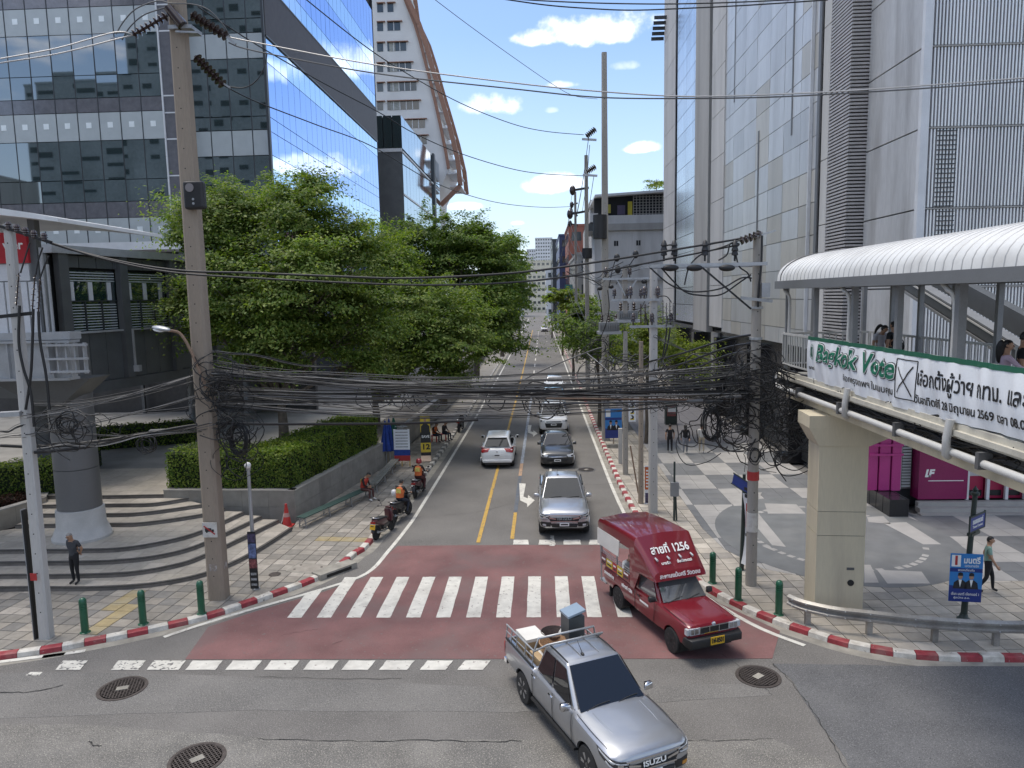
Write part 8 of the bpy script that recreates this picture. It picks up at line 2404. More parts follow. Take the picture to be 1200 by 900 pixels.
def patch(body,P0,ang,poly,m,name,parent,off=.006,rings=(1,.8,.55,.3)):
 """a piece laid on the body's surface: poly gives (along, z) round P0, seen from the direction ang"""
 me=body.data
 tree=BVHTree.FromPolygons([v.co for v in me.vertices],[tuple(p.vertices) for p in me.polygons])
 d=Vector((math.cos(ang),math.sin(ang),0));tn=Vector((-d.y,d.x,0))
 out=[]
 for i in range(len(poly)):
  a,c=Vector(poly[i]),Vector(poly[(i+1)%len(poly)])
  out+=[a.lerp(c,k/5) for k in range(5)]
 cen=sum(out,Vector((0,0)))/len(out);vs=[]
 for s_ in rings:
  for q in out:
   q=cen.lerp(q,s_);o=Vector((P0[0],P0[1],q.y))+tn*q.x+d*3
   hit=tree.ray_cast(o,-d)[0]
   vs.append((hit if hit is not None else Vector((P0[0],P0[1],q.y))+tn*q.x)+d*off)
 n=len(out);b=MB();b.smooth=True
 skirt=[v-d*(off+.03) for v in vs[:n]]
 fs=[(j*n+k,j*n+(k+1)%n,(j+1)*n+(k+1)%n,(j+1)*n+k) for j in range(len(rings)-1) for k in range(n)]
 fs.append(tuple((len(rings)-1)*n+k for k in range(n)))
 base=len(vs);vs+=skirt
 fs+=[(base+k,base+(k+1)%n,(k+1)%n,k) for k in range(n)]
 ar=sum(out[i].x*out[(i+1)%n].y-out[(i+1)%n].x*out[i].y for i in range(n))
 if ar<0:fs=[f[::-1] for f in fs]
 b.add(vs,fs,True)
 return b.build(name,m,parent,sharp=45)
def mir(poly,s2):return poly if s2>0 else [(-a,z) for a,z in poly]
def cabin_pts(c):
 """corner points of a cabin: base front/rear, roof front/rear on the +Y side"""
 return [Vector((c['bf'],c['bw'],c['zb'])),Vector((c['br'],c['bw2'] if 'bw2' in c else c['bw'],c['zb2'] if 'zb2' in c else c['zb'])),Vector((c['rr'],c['rw'],c['zr2'] if 'zr2' in c else c['zr'])),Vector((c['rf'],c['rw'],c['zr']))]
def cabin(c,m,parent,crown=.05,bev=.06):
 A,B_,C_,D=cabin_pts(c);fl=lambda v:Vector((v.x,-v.y,v.z))
 bm=bmesh.new()
 low=Vector((0,0,-.12))
 P_=[A+low,B_+low,C_,D];Q_=[fl(p) for p in P_]
 v=[bm.verts.new(p) for p in P_+Q_]
 bm.faces.new((v[0],v[3],v[2],v[1]));bm.faces.new((v[4],v[5],v[6],v[7]))
 bm.faces.new((v[0],v[4],v[7],v[3]));bm.faces.new((v[1],v[2],v[6],v[5]));bm.faces.new((v[0],v[1],v[5],v[4]));roof=bm.faces.new((v[3],v[7],v[6],v[2]))
 bmesh.ops.recalc_face_normals(bm,faces=bm.faces[:])
 e=[e_ for e_ in bm.edges if not all(abs(q.co.z-(A.z-.12))<1e-3 for q in e_.verts)]
 bmesh.ops.bevel(bm,geom=e,offset=bev,segments=3,affect='EDGES',profile=.6)
 top=[f for f in bm.faces if f.normal.z>.9 and f.calc_center_median().z>(C_.z+D.z)/2-.05 and f.calc_area()>.5]
 if top:
  edges=list({e_ for f in top for e_ in f.edges})
  r_=bmesh.ops.subdivide_edges(bm,edges=edges,cuts=3,use_grid_fill=True)
  for q in bm.verts:
   if q.co.z>min(C_.z,D.z)-.04:
    fy=1-(q.co.y/D.y)**2;L_=D.x-C_.x;fx=1-((q.co.x-(D.x+C_.x)/2)/(L_/2+.05))**2
    q.co.z+=crown*max(0,fy)*(.4+.6*max(0,fx))
 me=bpy.data.meshes.new('cabin');bm.to_mesh(me);bm.free()
 me.polygons.foreach_set('use_smooth',[True]*len(me.polygons));me.set_sharp_from_angle(angle=rad(40));me.materials.append(m)
 return inst('cabin',me,parent)
def on_quad(q,u,v):return q[0].lerp(q[1],u).lerp(q[3].lerp(q[2],u),v)
def glass_on(q,uv,name,parent,m=None,off=.008,th=.006):
 """a pane over part of the quad q (corners: low start, low end, high end, high start)"""
 pts=[on_quad(q,u,v) for u,v in uv]
 n=(q[1]-q[0]).cross(q[3]-q[0]).normalized()
 c=(q[0]+q[1]+q[2]+q[3])/4
 if n.dot(c-Vector((0 if abs(n.x)<.5 else c.x-n.x*5 if False else 0,0,c.z)))<0:n=-n
 b=MB();b.slab([p+n*off for p in pts],n,th)
 return b.build(name,m or M['car_glass'],parent)
def cabin_glass(c,parent,doors,front=True,rear=True,rear_v=(.12,.86),ws=(.05,.95,.04,.93),gm=None):
 A,B_,C_,D=cabin_pts(c);fl=lambda v:Vector((v.x,-v.y,v.z))
 if front:
  u0,u1,v0,v1=ws;q=[fl(A),A,D,fl(D)]
  glass_on(q,[(u0,v0),(u1,v0),(u1+.0,v1),(u0,v1)],'windscreen',parent,gm)
 if rear:
  q=[B_,fl(B_),fl(C_),C_]
  glass_on(q,[(.06,rear_v[0]),(.94,rear_v[0]),(.92,rear_v[1]),(.08,rear_v[1])],'rear_window',parent,gm)
 for s2 in (1,-1):
  q=[A,B_,C_,D] if s2>0 else [fl(A),fl(B_),fl(C_),fl(D)]
  for uv in doors:glass_on(q,uv,'side_window',parent,gm)
def wheel(parent,x,y,r,w,side,hub=None,spokes=6,dark=False):
 t=MB();Mx=Matrix.Rotation(PI/2,3,'X')
 t.lathe([(r*.66,-w/2),(r*.93,-w/2),(r,-w*.32),(r,w*.32),(r*.93,w/2),(r*.66,w/2)],(x,y,r),36,Mx)
 to=t.build('wheel',M['rubber'],parent)
 h=MB();yo=y+side*w*.5
 h.lathe([(r*.60,-side*.06*0-.05),(r*.67,-.05),(r*.67,.012),(r*.60,.012)],(x,yo-side*.02,r),30,Mx)
 for k in range(spokes):
  a=2*PI*k/spokes
  for da in (-.10,.10):
   h.bar((x+r*.10*math.cos(a),yo-side*.02,r+r*.10*math.sin(a)),(x+r*.62*math.cos(a+da),yo-side*.012,r+r*.62*math.sin(a+da)),r*.09,.03)
 h.cyl((x,yo-side*.05,r),(x,yo-side*.0,r),r*.16,r*.14,14)
 h.build('rim',hub or M['alloy'],to)
 d=MB();d.cyl((x,yo-side*.10,r),(x,yo-side*.08,r),r*.64,r*.64,24);d.build('brake_disc',M['steel_wheel'],to)
 return to
def arch_liners(parent,axles,hw,r_):
 for x in axles:
  for s2 in (-1,1):
   b=MB();n=20;vs=[]
   for y in (hw-.31,hw-.05):
    for k in range(n+1):
     a=PI*(-.12+1.24*k/n);vs.append((x+(r_-.012)*math.cos(a),s2*y,r_*.8+(r_-.012)*math.sin(a)))
   b.add(vs,[(k,k+1,n+1+k+1,n+1+k) for k in range(n)]);b.add([v for v in vs[:n+1]],[tuple(range(n+1))])
   b.build('wheel_arch_liner',M['trim_black'],parent)
def mirror(parent,x,y,z,s2,m,big=1.0):
 b=MB();b.hull([(x,y,z-.05),(x,y,z+.06),(x-.10,y+s2*.02,z-.04),(x-.02,y+s2*.22*big,z-.05),(x-.02,y+s2*.22*big,z+.10),(x-.12,y+s2*.22*big,z-.05),(x-.12,y+s2*.20*big,z+.10),(x-.06,y+s2*.05,z+.11)]);o=b.build('wing_mirror',m,parent)
 b=MB();b.bb(x-.128,x-.121,min(y+s2*.06,y+s2*.21*big),max(y+s2*.06,y+s2*.21*big),z-.04,z+.085);b.build('mirror_glass',M['car_glass'],o)
 return o
def place_vehicle(fx,fy,rx,ry,zc,wb,halftrack,side):
 """side wheels at two pixels -> position, heading, scale. side=-1: the vehicle's right wheels are seen"""
 f,r_=P(fx,fy,z=zc),P(rx,ry,z=zc);d=(f-r_);L=Vector((d.x,d.y,0)).length;d.normalize()
 lft=Vector((-d.y,d.x,0));s=L/wb
 c=(f+r_)/2-lft*side*halftrack*s
 return (c.x,c.y,0.015),math.atan2(d.y,d.x),s
def line_on(parent,pts,r_,m,name):b=MB();b.tube(smooth_path(pts,4),r_,5);return b.build(name,m,parent)
# pickup builder
def pickup(label,loc,rz,sc,m,detail=True,old=False,group=None):
 t=thing('pickup_truck',label,'pickup truck',loc,rz,group,sc)
 ax=1.56
 st=[(2.50,.62,.50,.86,.90),(2.46,.78,.44,.93,.985),(2.36,.87,.42,.985,1.045),(2.10,.915,.42,1.03,1.105),(1.60,.935,.42,1.06,1.135),(1.15,.935,.40,1.085,1.150),(.95,.925,.40,1.09,1.15),(.2,.925,.40,1.085,1.12),(-.6,.925,.40,1.085,1.12),(-1.02,.925,.40,1.085,1.11),(-1.06,.925,.42,1.10,1.11),(-1.6,.935,.46,1.11,1.115),(-2.4,.925,.50,1.11,1.115),(-2.68,.90,.55,1.10,1.105),(-2.74,.86,.60,1.06,1.07)]
 bd_=loft_body(st,((ax,.455),(-ax,.455)),m,'body',t,(-2.64,-1.09,-.76,.76,.66,1.4))
 arch_liners(t,(ax,-ax),.925,.455)
 cb=dict(bf=1.06,br=-1.04,rf=.18,rr=-.84,zb=1.09,zb2=1.09,zr=1.74,zr2=1.73,bw=.845,bw2=.83,rw=.64)
 cabin(cb,m,t,.05,.07)
 cabin_glass(cb,t,[[(.27,.06),(.565,.07),(.44,.86),(.30,.86)] if False else [(.12,.05),(.53,.06),(.45,.88),(.06,.88)],[(.57,.06),(.93,.10),(.88,.86),(.49,.88)]],ws=(.045,.955,.05,.95))
 for s2 in (-1,1):
  for x in (ax,-ax):wheel(t,x,s2*.80,.375,.25,s2,spokes=6)
  mirror(t,.86,s2*.88,1.17,s2,M['chrome'] if detail else m)
  for x in (-.02,-.88):
   b=MB();b.hull([(x-.10,s2*.935,.99),(x+.10,s2*.935,.99),(x-.10,s2*.965,1.0),(x+.10,s2*.965,1.0),(x-.1,s2*.935,1.025),(x+.1,s2*.935,1.025)]);b.build('door_handle',M['chrome'],t)
  for x0_ in (.92,.04,-.98):
   line_on(t,[(x0_,s2*.918,1.08),(x0_+.0,s2*.935,.85),(x0_,s2*.926,.55),(x0_,s2*.90,.45)],.006,M['trim_black'],'door_gap')
  line_on(t,[(.92,s2*.90,.43),(-.98,s2*.90,.43)],.006,M['trim_black'],'door_gap')
  b=MB();b.bar((1.05,s2*.89,.40),(-1.05,s2*.89,.40),.10,.06);b.build('side_step',M['trim_black'],t)
  line_on(t,[(-1.06,s2*.86,1.125),(-2.66,s2*.86,1.125)],.028,M['trim_black'],'bed_rail_cap')
  A_=rad(42)*s2;C0=(2.33,s2*.72)
  hl_=patch(bd_,C0,A_,mir([(-.27,.905),(-.25,.785),(-.02,.765),(.34,.90),(.42,1.0),(.12,.965)],s2),M['lamp_dark'],'headlight',t,.012)
  patch(bd_,C0,A_,mir([(-.24,.89),(-.24,.865),(.10,.935),(.37,.985),(.36,.965),(.1,.90)],s2),M['lamp_clear'],'light_strip',hl_,.022)
  patch(bd_,C0,A_,mir([(-.22,.83),(-.22,.80),(.0,.785),(.20,.86),(.19,.885),(.0,.815)],s2),M['lamp_clear'],'light_strip',hl_,.022)
  patch(bd_,C0,A_,mir([(-.16,.875),(-.16,.83),(-.06,.83),(-.06,.885)],s2),M['chrome'],'projector',hl_,.023)
  patch(bd_,C0,A_,mir([(-.30,.66),(-.28,.50),(.02,.50),(.10,.62),(.0,.68)],s2),M['trim_black'],'fog_lamp_recess',t,.010)
  patch(bd_,C0,A_,mir([(-.16,.60),(-.16,.53),(-.05,.53),(-.05,.60)],s2),M['amber'] if detail else M['lamp_clear'],'fog_lamp',t,.02)
  b=MB();b.hull([(-2.70,s2*.90,1.03),(-2.76,s2*.84,1.03),(-2.76,s2*.84,.72),(-2.70,s2*.90,.72),(-2.60,s2*.92,.9)]);b.build('tail_lamp',M['lamp_red'],t)
  line_on(t,[(1.15,s2*.56,1.140),(1.7,s2*.54,1.122),(2.25,s2*.47,1.062)],.010,m,'bonnet_crease')
  line_on(t,[(1.0,s2*.83,1.108),(1.6,s2*.84,1.085),(2.15,s2*.80,1.035)],.007,M['trim_black'],'bonnet_gap')
  line_on(t,[(.14,s2*.585,1.752),(-.3,s2*.59,1.768),(-.82,s2*.585,1.745)],.014,M['trim_black'],'roof_channel')
  line_on(t,[(.05,s2*.22,1.782),(-.3,s2*.22,1.801),(-.75,s2*.22,1.778)],.012,m,'roof_rib')
 b=MB();b.hull([(2.475,-.58,.88),(2.475,.58,.88),(2.50,-.50,.66),(2.50,.50,.66),(2.45,-.5,.66),(2.45,.5,.66),(2.515,-.55,.80),(2.515,.55,.80)]);gr_=b.build('grille',M['trim_black'],t)
 b=MB();b.bar((2.522,-.50,.695),(2.522,.50,.695),.03,.03);b.bar((2.50,-.60,.905),(2.50,.60,.905),.03,.035);b.hull([(2.52,-.56,.86),(2.53,-.30,.80),(2.53,-.30,.76),(2.52,-.54,.80)]);b.hull([(2.52,.56,.86),(2.53,.30,.80),(2.53,.30,.76),(2.52,.54,.80)]);b.build('chrome_bar',M['chrome'],gr_)
 e_=ROOTM[t.name];R3=e_.to_3x3()
 lettering('ISUZU',M['ink_white'] if detail else M['chrome'],t,e_@Vector((2.535,0,.795)),R3@Vector((0,1,0)),R3@Vector((-.15,0,1)),.135*sc,width=.50*sc,bold=.003,lift=.004,ext=.004)
 b=MB();b.hull([(2.515,-.5,.62),(2.515,.5,.62),(2.50,-.45,.46),(2.50,.45,.46),(2.42,-.5,.62),(2.42,.5,.46)]);b.build('air_intake',M['trim_black'],t)
 b=MB();b.hull([(2.53,-.28,.655),(2.53,.28,.655),(2.53,.28,.63),(2.53,-.28,.63),(2.45,-.3,.64),(2.45,.3,.64)]);b.build('bumper_bar',m,t)
 pl_=MB();pl_.bb(2.535,2.55,-.17,.17,.53,.64);pl_.build('number_plate',M['ink_white'],t)
 pm_=MB();pm_.bb(2.5505,2.553,-.13,.13,.565,.615);pm_.build('plate_lettering',M['ink_black'],t)
 b=MB();b.bb(-2.78,-2.735,-.72,.72,.66,1.06);b.build('tailgate',m,t)
 b=MB();b.bb(-2.85,-2.70,-.85,.85,.42,.54);b.build('rear_bumper',M['chrome'],t)
 b=MB();b.bb(-2.63,-1.10,-.755,.755,.662,.675);b.build('bed_liner',M['trim_black'],t)
 for y0,y1 in ((-.62,-.05),(.08,.62)):line_on(t,[(1.04,y0,1.135),(.985,(y0+y1)/2,1.175),(.97,y1,1.19)],.009,M['trim_black'],'wiper')
 b=MB();b.tube([(.02,-.16,1.79),(-.22,-.16,1.98)],[.012,.005],6);b.hull([(.08,-.20,1.785),(.08,-.12,1.785),(-.06,-.12,1.785),(-.06,-.20,1.785),(.0,-.16,1.835)]);b.build('aerial',M['trim_black'],t)
 b=MB();b.bb(-2.5,2.3,-.7,.7,.34,.46);b.build('chassis',M['trim_black'],t)
 return t
loc,rz,sc=place_vehicle(694,895.6,617.8,805.6,.36,3.12,.80,-1)
NEAR=pickup('silver double cab pickup turning in front, loaded with baskets and boxes',loc,rz,sc,M['silver'])
b=MB()
def railp(pts,r_=.022):b.tube([Vector(p) for p in pts],r_,8)
for s2 in (-1,1):
 railp([(-1.12,s2*.80,1.46),(-2.66,s2*.84,1.46)]);railp([(-1.12,s2*.81,1.30),(-2.66,s2*.85,1.30)],.014)
 for x in (-1.12,-1.55,-2.05,-2.36,-2.66):railp([(x,s2*.86,1.10),(x,s2*.82,1.46)],.016)
railp([(-1.12,-.80,1.46),(-1.06,-.72,1.78),(-1.06,.72,1.78),(-1.12,.80,1.46)],.028)
railp([(-1.12,-.80,1.46),(-.62,-.70,1.82),(-.62,.70,1.82),(-1.12,.80,1.46)],.024)
b.build('bed_rail',M['galv'],NEAR)
Tn=Matrix.Translation(Vector(loc))@Matrix.Rotation(rz,4,'Z')@Matrix.Scale(sc,4)
def cargo(name,label,cat,x,y,z):return thing(name,label,cat,Tn@Vector((x,y,z)),rz,'cargo in the pickup bed',sc)
M['card']=mat('cardboard',(.42,.30,.17),.85,var=.1,scale=4)
M['foam']=mat('white_foam',(.68,.66,.61),.7,var=.06)
M['wicker']=mat('wicker',(.36,.22,.12),.75,var=.25,scale=30)
c=cargo('foam_box','white foam box with cream lid in the pickup bed','box',-2.15,-.42,.68);MB().bb(-.3,.3,-.24,.24,0,.62).build('box',M['card'],c);MB().bb(-.32,.32,-.26,.26,.622,.70).build('lid',M['foam'],c)
c=cargo('cardboard_box','brown cardboard box behind the cab of the pickup','box',-1.42,-.46,.68);MB().bb(-.28,.28,-.2,.2,0,.5).build('box',M['card'],c);MB().bb(-.29,.29,-.03,.03,.501,.506).build('tape',M['foam'],c)
c=cargo('crate','yellow plastic crate at the tail of the pickup bed','crate',-2.45,.0,.68)
MB().bb(-.16,.16,-.24,.24,0,.04).build('base',M['ad_yellow'],c)
for q in ((-.16,.16,-.24,-.21),(-.16,.16,.21,.24),(-.16,-.13,-.209,.209),(.13,.16,-.209,.209)):
 for z in (.05,.19,.33):MB().bb(*q,z,z+.1).build('slat',M['ad_yellow'],c)
for k,(x,y,z,r_,lab) in enumerate(((-1.45,-.12,1.14,.36,'big round wicker basket on top of the load behind the cab'),(-1.98,.12,1.12,.31,'dark round basket stacked beside the foam box'))):
 c=cargo('basket',lab,'basket',x,y,z)
 b=MB();b.lathe([(r_*.72,0),(r_*.95,.16),(r_,.24),(r_*1.04,.26),(r_*.98,.27),(r_*.90,.2),(r_*.68,.03),(.001,.02)],n=30);b.build('bowl',M['wicker'] if k==0 else M['pole_brown'] if False else mat('dark_wicker',(.07,.05,.045),.7,var=.3,scale=30),c)
 ring=MB()
 for j in range(24):
  a=2*PI*j/24;ring.bar((r_*.74*math.cos(a),r_*.74*math.sin(a),.01),(r_*.99*math.cos(a),r_*.99*math.sin(a),.25),.018,.012)
 ring.build('weave',M['wicker'],c)
c=cargo('sack','white sack wedged between the baskets and the steel box','sack',-1.95,.45,.68);b=MB();b.ball((0,0,.38),(.26,.22,.40),14,10);b.build('sack',M['foam'],c);b=MB();b.tube([(0,0,.74),(.03,.02,.88)],[.06,.09],8);b.build('tied_neck',M['foam'],c)
c=cargo('cool_box','tall grey steel box with blue grey lid standing in the pickup bed','box',-1.55,.42,.68)
MB().bb(-.21,.21,-.21,.21,0,1.26).build('body',M['trafo'] if False else mat('grey_steel_box',(.10,.11,.115),.4,metal=.4,var=.1),c)
MB().slab([(-.23,-.23,1.27),(.23,-.23,1.27),(.23,.23,1.37),(-.23,.23,1.37)],(0,0,1),.05).build('lid',mat('blue_grey_lid',(.30,.38,.46),.3,metal=.3,var=.05),c)
for k in range(2):MB().bb(.211,.225,-.15,.15,.2+k*.5,.24+k*.5).build('vent',M['trim_black'],c)
# pickup waiting at the line
def front_at(px,py,ahead):
 c=P(px,py,z=0);return (c.x,c.y+ahead,.015)
pickup('silver pickup waiting first at the stop line, facing the crossing',front_at(661.5,632,2.5),rad(-90),1.05,M['silver_b'],detail=False)
# sedan, suv, hatchback
def saloon(name,label,cat,loc,rz,sc,m,kind,group=None,wheelm=None):
 t=thing(name,label,cat,loc,rz,group,sc)
 if kind=='sedan':
  ax,r_=1.30,.31
  st=[(2.12,.60,.34,.62,.66),(2.06,.76,.24,.70,.74),(1.9,.84,.20,.78,.83),(1.5,.865,.20,.86,.92),(1.0,.87,.20,.92,.97),(.8,.87,.20,.94,.98),(0,.87,.20,.95,.97),(-1.0,.87,.20,.98,1.0),(-1.35,.87,.22,1.0,1.03),(-1.9,.85,.26,.99,1.03),(-2.10,.80,.34,.92,.96),(-2.16,.70,.42,.80,.84)]
  cb=dict(bf=.98,br=-1.45,rf=.18,rr=-.75,zb=.95,zb2=1.0,zr=1.45,zr2=1.43,bw=.80,bw2=.78,rw=.56)
  doors=[[(.16,.06),(.50,.06),(.44,.86),(.10,.86)],[(.53,.06),(.84,.08),(.90,.84),(.48,.86)]];arch=.37
 elif kind=='hatch':
  ax,r_=1.22,.285
  st=[(1.86,.60,.34,.66,.70),(1.80,.74,.24,.76,.80),(1.6,.82,.20,.86,.90),(1.2,.835,.20,.93,.97),(.9,.835,.20,.96,1.0),(0,.835,.20,.98,1.0),(-.9,.835,.20,1.0,1.02),(-1.45,.825,.24,1.0,1.02),(-1.76,.79,.30,.96,.99),(-1.86,.74,.36,.86,.90),(-1.90,.68,.42,.62,.66)]
  cb=dict(bf=1.15,br=-1.80,rf=.30,rr=-1.36,zb=.98,zb2=.99,zr=1.50,zr2=1.47,bw=.77,bw2=.74,rw=.55)
  doors=[[(.16,.06),(.47,.06),(.44,.86),(.12,.86)],[(.50,.06),(.84,.14),(.84,.80),(.47,.86)]];arch=.34
 else:
  ax,r_=1.36,.38
  st=[(2.34,.66,.50,.92,.96),(2.28,.80,.40,1.0,1.05),(2.1,.88,.38,1.05,1.11),(1.6,.92,.38,1.09,1.16),(1.1,.92,.38,1.12,1.18),(.9,.92,.38,1.12,1.17),(0,.92,.38,1.12,1.14),(-1.3,.92,.38,1.12,1.14),(-1.9,.91,.40,1.12,1.14),(-2.25,.87,.45,1.08,1.1),(-2.33,.78,.52,.98,1.0)]
  cb=dict(bf=1.12,br=-2.24,rf=.30,rr=-1.95,zb=1.12,zb2=1.12,zr=1.80,zr2=1.80,bw=.85,bw2=.82,rw=.66)
  doors=[[(.13,.06),(.40,.06),(.36,.86),(.07,.86)],[(.42,.06),(.68,.06),(.66,.86),(.38,.86)],[(.70,.08),(.93,.1),(.93,.82),(.69,.86)]];arch=.45
 bd_=loft_body(st,((ax,arch),(-ax,arch)),m,'body',t)
 hwm=max(s_[1] for s_ in st)
 arch_liners(t,(ax,-ax),hwm,arch)
 cabin(cb,m,t,.045,.06)
 cabin_glass(cb,t,doors,rear_v=(.14,.88))
 for s2 in (-1,1):
  for x in (ax,-ax):wheel(t,x,s2*(hwm-.11),r_,.20,s2,wheelm,5)
  mirror(t,cb['bf']-.18,s2*(cb['bw']+.03),cb['zb']+.06,s2,m,.85)
  f0=st[0];fx_=st[1][0];zf_=st[1][3]
  C0=(fx_-.12,s2*(hwm-.16));A_=rad(42)*s2
  zl_=zf_+.01
  h_=patch(bd_,C0,A_,mir([(-.28,zl_-.01),(-.26,zl_-.11),(.0,zl_-.13),(.34,zl_-.01),(.42,zl_+.09),(.08,zl_+.035)],s2),M['lamp_clear'],'headlight',t,.012)
  patch(bd_,C0,A_,mir([(-.12,zl_-.02),(-.12,zl_-.09),(.0,zl_-.09),(.0,zl_-.01)],s2),M['lamp_dark'],'projector',h_,.02)
  rx_=st[-2][0];zr_=st[-2][3]
  C1=(rx_+.10,s2*(hwm-.16));A1=rad(180-42)*s2
  zt1=zr_+(.13 if kind=='hatch' else .02)
  patch(bd_,C1,A1,mir([(.27,zt1-.02),(.25,zt1-.17),(.0,zt1-.22),(-.26,zt1-.10),(-.30,zt1+.03),(.0,zt1+.04)],s2),M['lamp_red'],'tail_lamp',t,.012)
  b=MB();b.hull([(fx_+.05,s2*.55,zf_-.30),(fx_-.02,s2*.76,zf_-.28),(fx_-.06,s2*.78,zf_-.40),(fx_+.04,s2*.56,zf_-.38)]);b.build('fog_lamp',M['trim_black'],t)
  for dx in (.1,-.75):
   b=MB();b.bar((dx-.1,s2*(hwm+.008),cb['zb']-.10),(dx+.1,s2*(hwm+.008),cb['zb']-.10),.02,.03);b.build('door_handle',m,t)
 fx_=st[0][0]
 zt_=st[1][3]
 b=MB();b.hull([(fx_-.01,-.50,zt_-.06),(fx_-.01,.50,zt_-.06),(fx_+.025,-.44,zt_-.13),(fx_+.025,.44,zt_-.13),(fx_-.05,-.44,zt_-.13),(fx_-.05,.44,zt_-.13)]);b.build('grille',M['chrome'] if kind!='suv' else M['trim_black'],t)
 b=MB();b.hull([(fx_+.02,-.56,zt_-.18),(fx_+.02,.56,zt_-.18),(fx_+.02,-.48,st[0][2]+.02),(fx_+.02,.48,st[0][2]+.02),(fx_-.08,-.5,zt_-.2),(fx_-.08,.5,zt_-.2)]);b.build('lower_grille',M['trim_black'],t)
 b=MB();b.bb(fx_+.03,fx_+.045,-.17,.17,zt_-.33,zt_-.22);b.build('number_plate',M['ink_white'],t)
 b=MB();b.bb(fx_+.0455,fx_+.048,-.12,.12,zt_-.295,zt_-.245);b.build('plate_lettering',M['ink_black'],t)
 rx_=st[-1][0]
 zp_=st[-1][3]+(.12 if kind=='hatch' else 0)
 b=MB();b.bb(rx_-.04,rx_-.02,-.17,.17,zp_-.13,zp_-.02);b.build('rear_plate',M['ink_white'],t)
 b=MB();b.bb(rx_-.043,rx_-.0405,-.12,.12,zp_-.10,zp_-.05);b.build('plate_lettering',M['ink_black'],t)
 if kind=='hatch':
  b=MB();b.hull([(rx_-.03,-.70,.30),(rx_-.03,.70,.30),(rx_+.05,-.76,.46),(rx_+.05,.76,.46),(rx_-.05,-.6,.44),(rx_-.05,.6,.44),(rx_+.1,-.7,.3),(rx_+.1,.7,.3)]);b.build('rear_bumper',m,t)
  b=MB();b.hull([(cb['rr']+.1,-.5,cb['zr2']+.04),(cb['rr']+.1,.5,cb['zr2']+.04),(cb['rr']-.14,-.48,cb['zr2']-.0),(cb['rr']-.14,.48,cb['zr2']-.0),(cb['rr']-.1,-.48,cb['zr2']-.03),(cb['rr']-.1,.48,cb['zr2']-.03)]);b.build('spoiler',m,t)
  line_on(t,[(-1.80,-.1,1.07),(-1.70,.35,1.10)],.01,M['trim_black'],'rear_wiper')
  b=MB();b.ball((rx_-.015,0,.84),(.02,.05,.04),10,6);b.build('badge',M['chrome'],t)
 b=MB();b.bb(-1.9,1.9,-.6,.6,st[4][2]-.02,st[4][2]+.15);b.build('chassis',M['trim_black'],t)
 for y0,y1 in ((-.5,-.02),(.08,.5)):line_on(t,[(cb['bf']+.0,y0,cb['zb']+.03),(cb['bf']-.06,(y0+y1)/2,cb['zb']+.06),(cb['bf']-.07,y1,cb['zb']+.075)],.008,M['trim_black'],'wiper')
 return t
saloon('sedan','dark grey sedan in the queue behind the waiting silver pickup','car',front_at(653.5,549,2.15),rad(-90),1.06,M['grey_car'],'sedan')
saloon('sport_utility_vehicle','white suv in the queue behind the dark sedan','car',front_at(649,511,2.4),rad(-90),1.06,M['white_car'],'suv')
c=P(583,549,z=0)
saloon('hatchback','white hatchback driving away in the opposite lane','car',(c.x,c.y+2.0,.015),rad(90),1.10,M['white_car'],'hatch')
c=P(649.5,486,z=0)
tr=saloon('sport_utility_vehicle','white and blue vehicle third in the queue behind the white suv','car',(c.x,c.y+2.4,.015),rad(-90),1.05,M['blue_car'],'suv')
b=MB();b.bb(-1.8,-.1,-.7,.7,1.86,1.98);b.build('roof_rack',M['white_trim'],tr)
c=P(655,470,z=0)
saloon('sport_utility_vehicle','light coloured vehicle far back in the queue under the cables','car',(c.x-.3,c.y+3.5,.015),rad(-90),1.0,M['silver_b'],'suv')
c=P(624,384,z=0)
saloon('hatchback','tiny white car far down the street between the tree crowns','car',(1.0,190,.015),rad(-90),1.1,M['white_car'],'hatch')
# songthaew
loc,rz,sc=place_vehicle(790,750,727.5,700,.34,2.9,.70,-1)
so_=thing('songthaew','maroon red songthaew minibus with white lettering turning over the crossing','songthaew',loc,rz,None,sc)
m=M['maroon']
st=[(2.16,.66,.52,.92,.94),(2.12,.74,.42,.96,.985),(1.9,.785,.40,.99,1.035),(1.4,.80,.40,1.01,1.065),(.95,.80,.38,1.03,1.085),(.7,.80,.36,1.04,1.06),(-.4,.80,.36,1.02,1.03),(-.46,.80,.38,1.02,1.03),(-1.4,.81,.42,1.02,1.03),(-2.2,.81,.46,1.02,1.03),(-2.34,.80,.50,1.0,1.01)]
loft_body(st,((1.45,.40),(-1.45,.40)),m,'body',so_,(-2.5,-.56,-.70,.70,.62,1.4))
arch_liners(so_,(1.45,-1.45),.80,.40)
cb=dict(bf=.88,br=-.52,rf=.30,rr=-.46,zb=1.04,zr=1.62,bw=.74,rw=.62)
cabin(cb,m,so_,.02,.05)
M['pale_glass']=mat('reflection_toned_glass',(.10,.105,.11),.03,var=0,fine=0,spec=1.0,ior=1.75)  # base lightened to stand in for sky reflection and a pale sunshade inside
cabin_glass(cb,so_,[[(.14,.06),(.86,.06),(.83,.84),(.10,.84)]],rear=False,ws=(.05,.95,.06,.92),gm=M['pale_glass'])
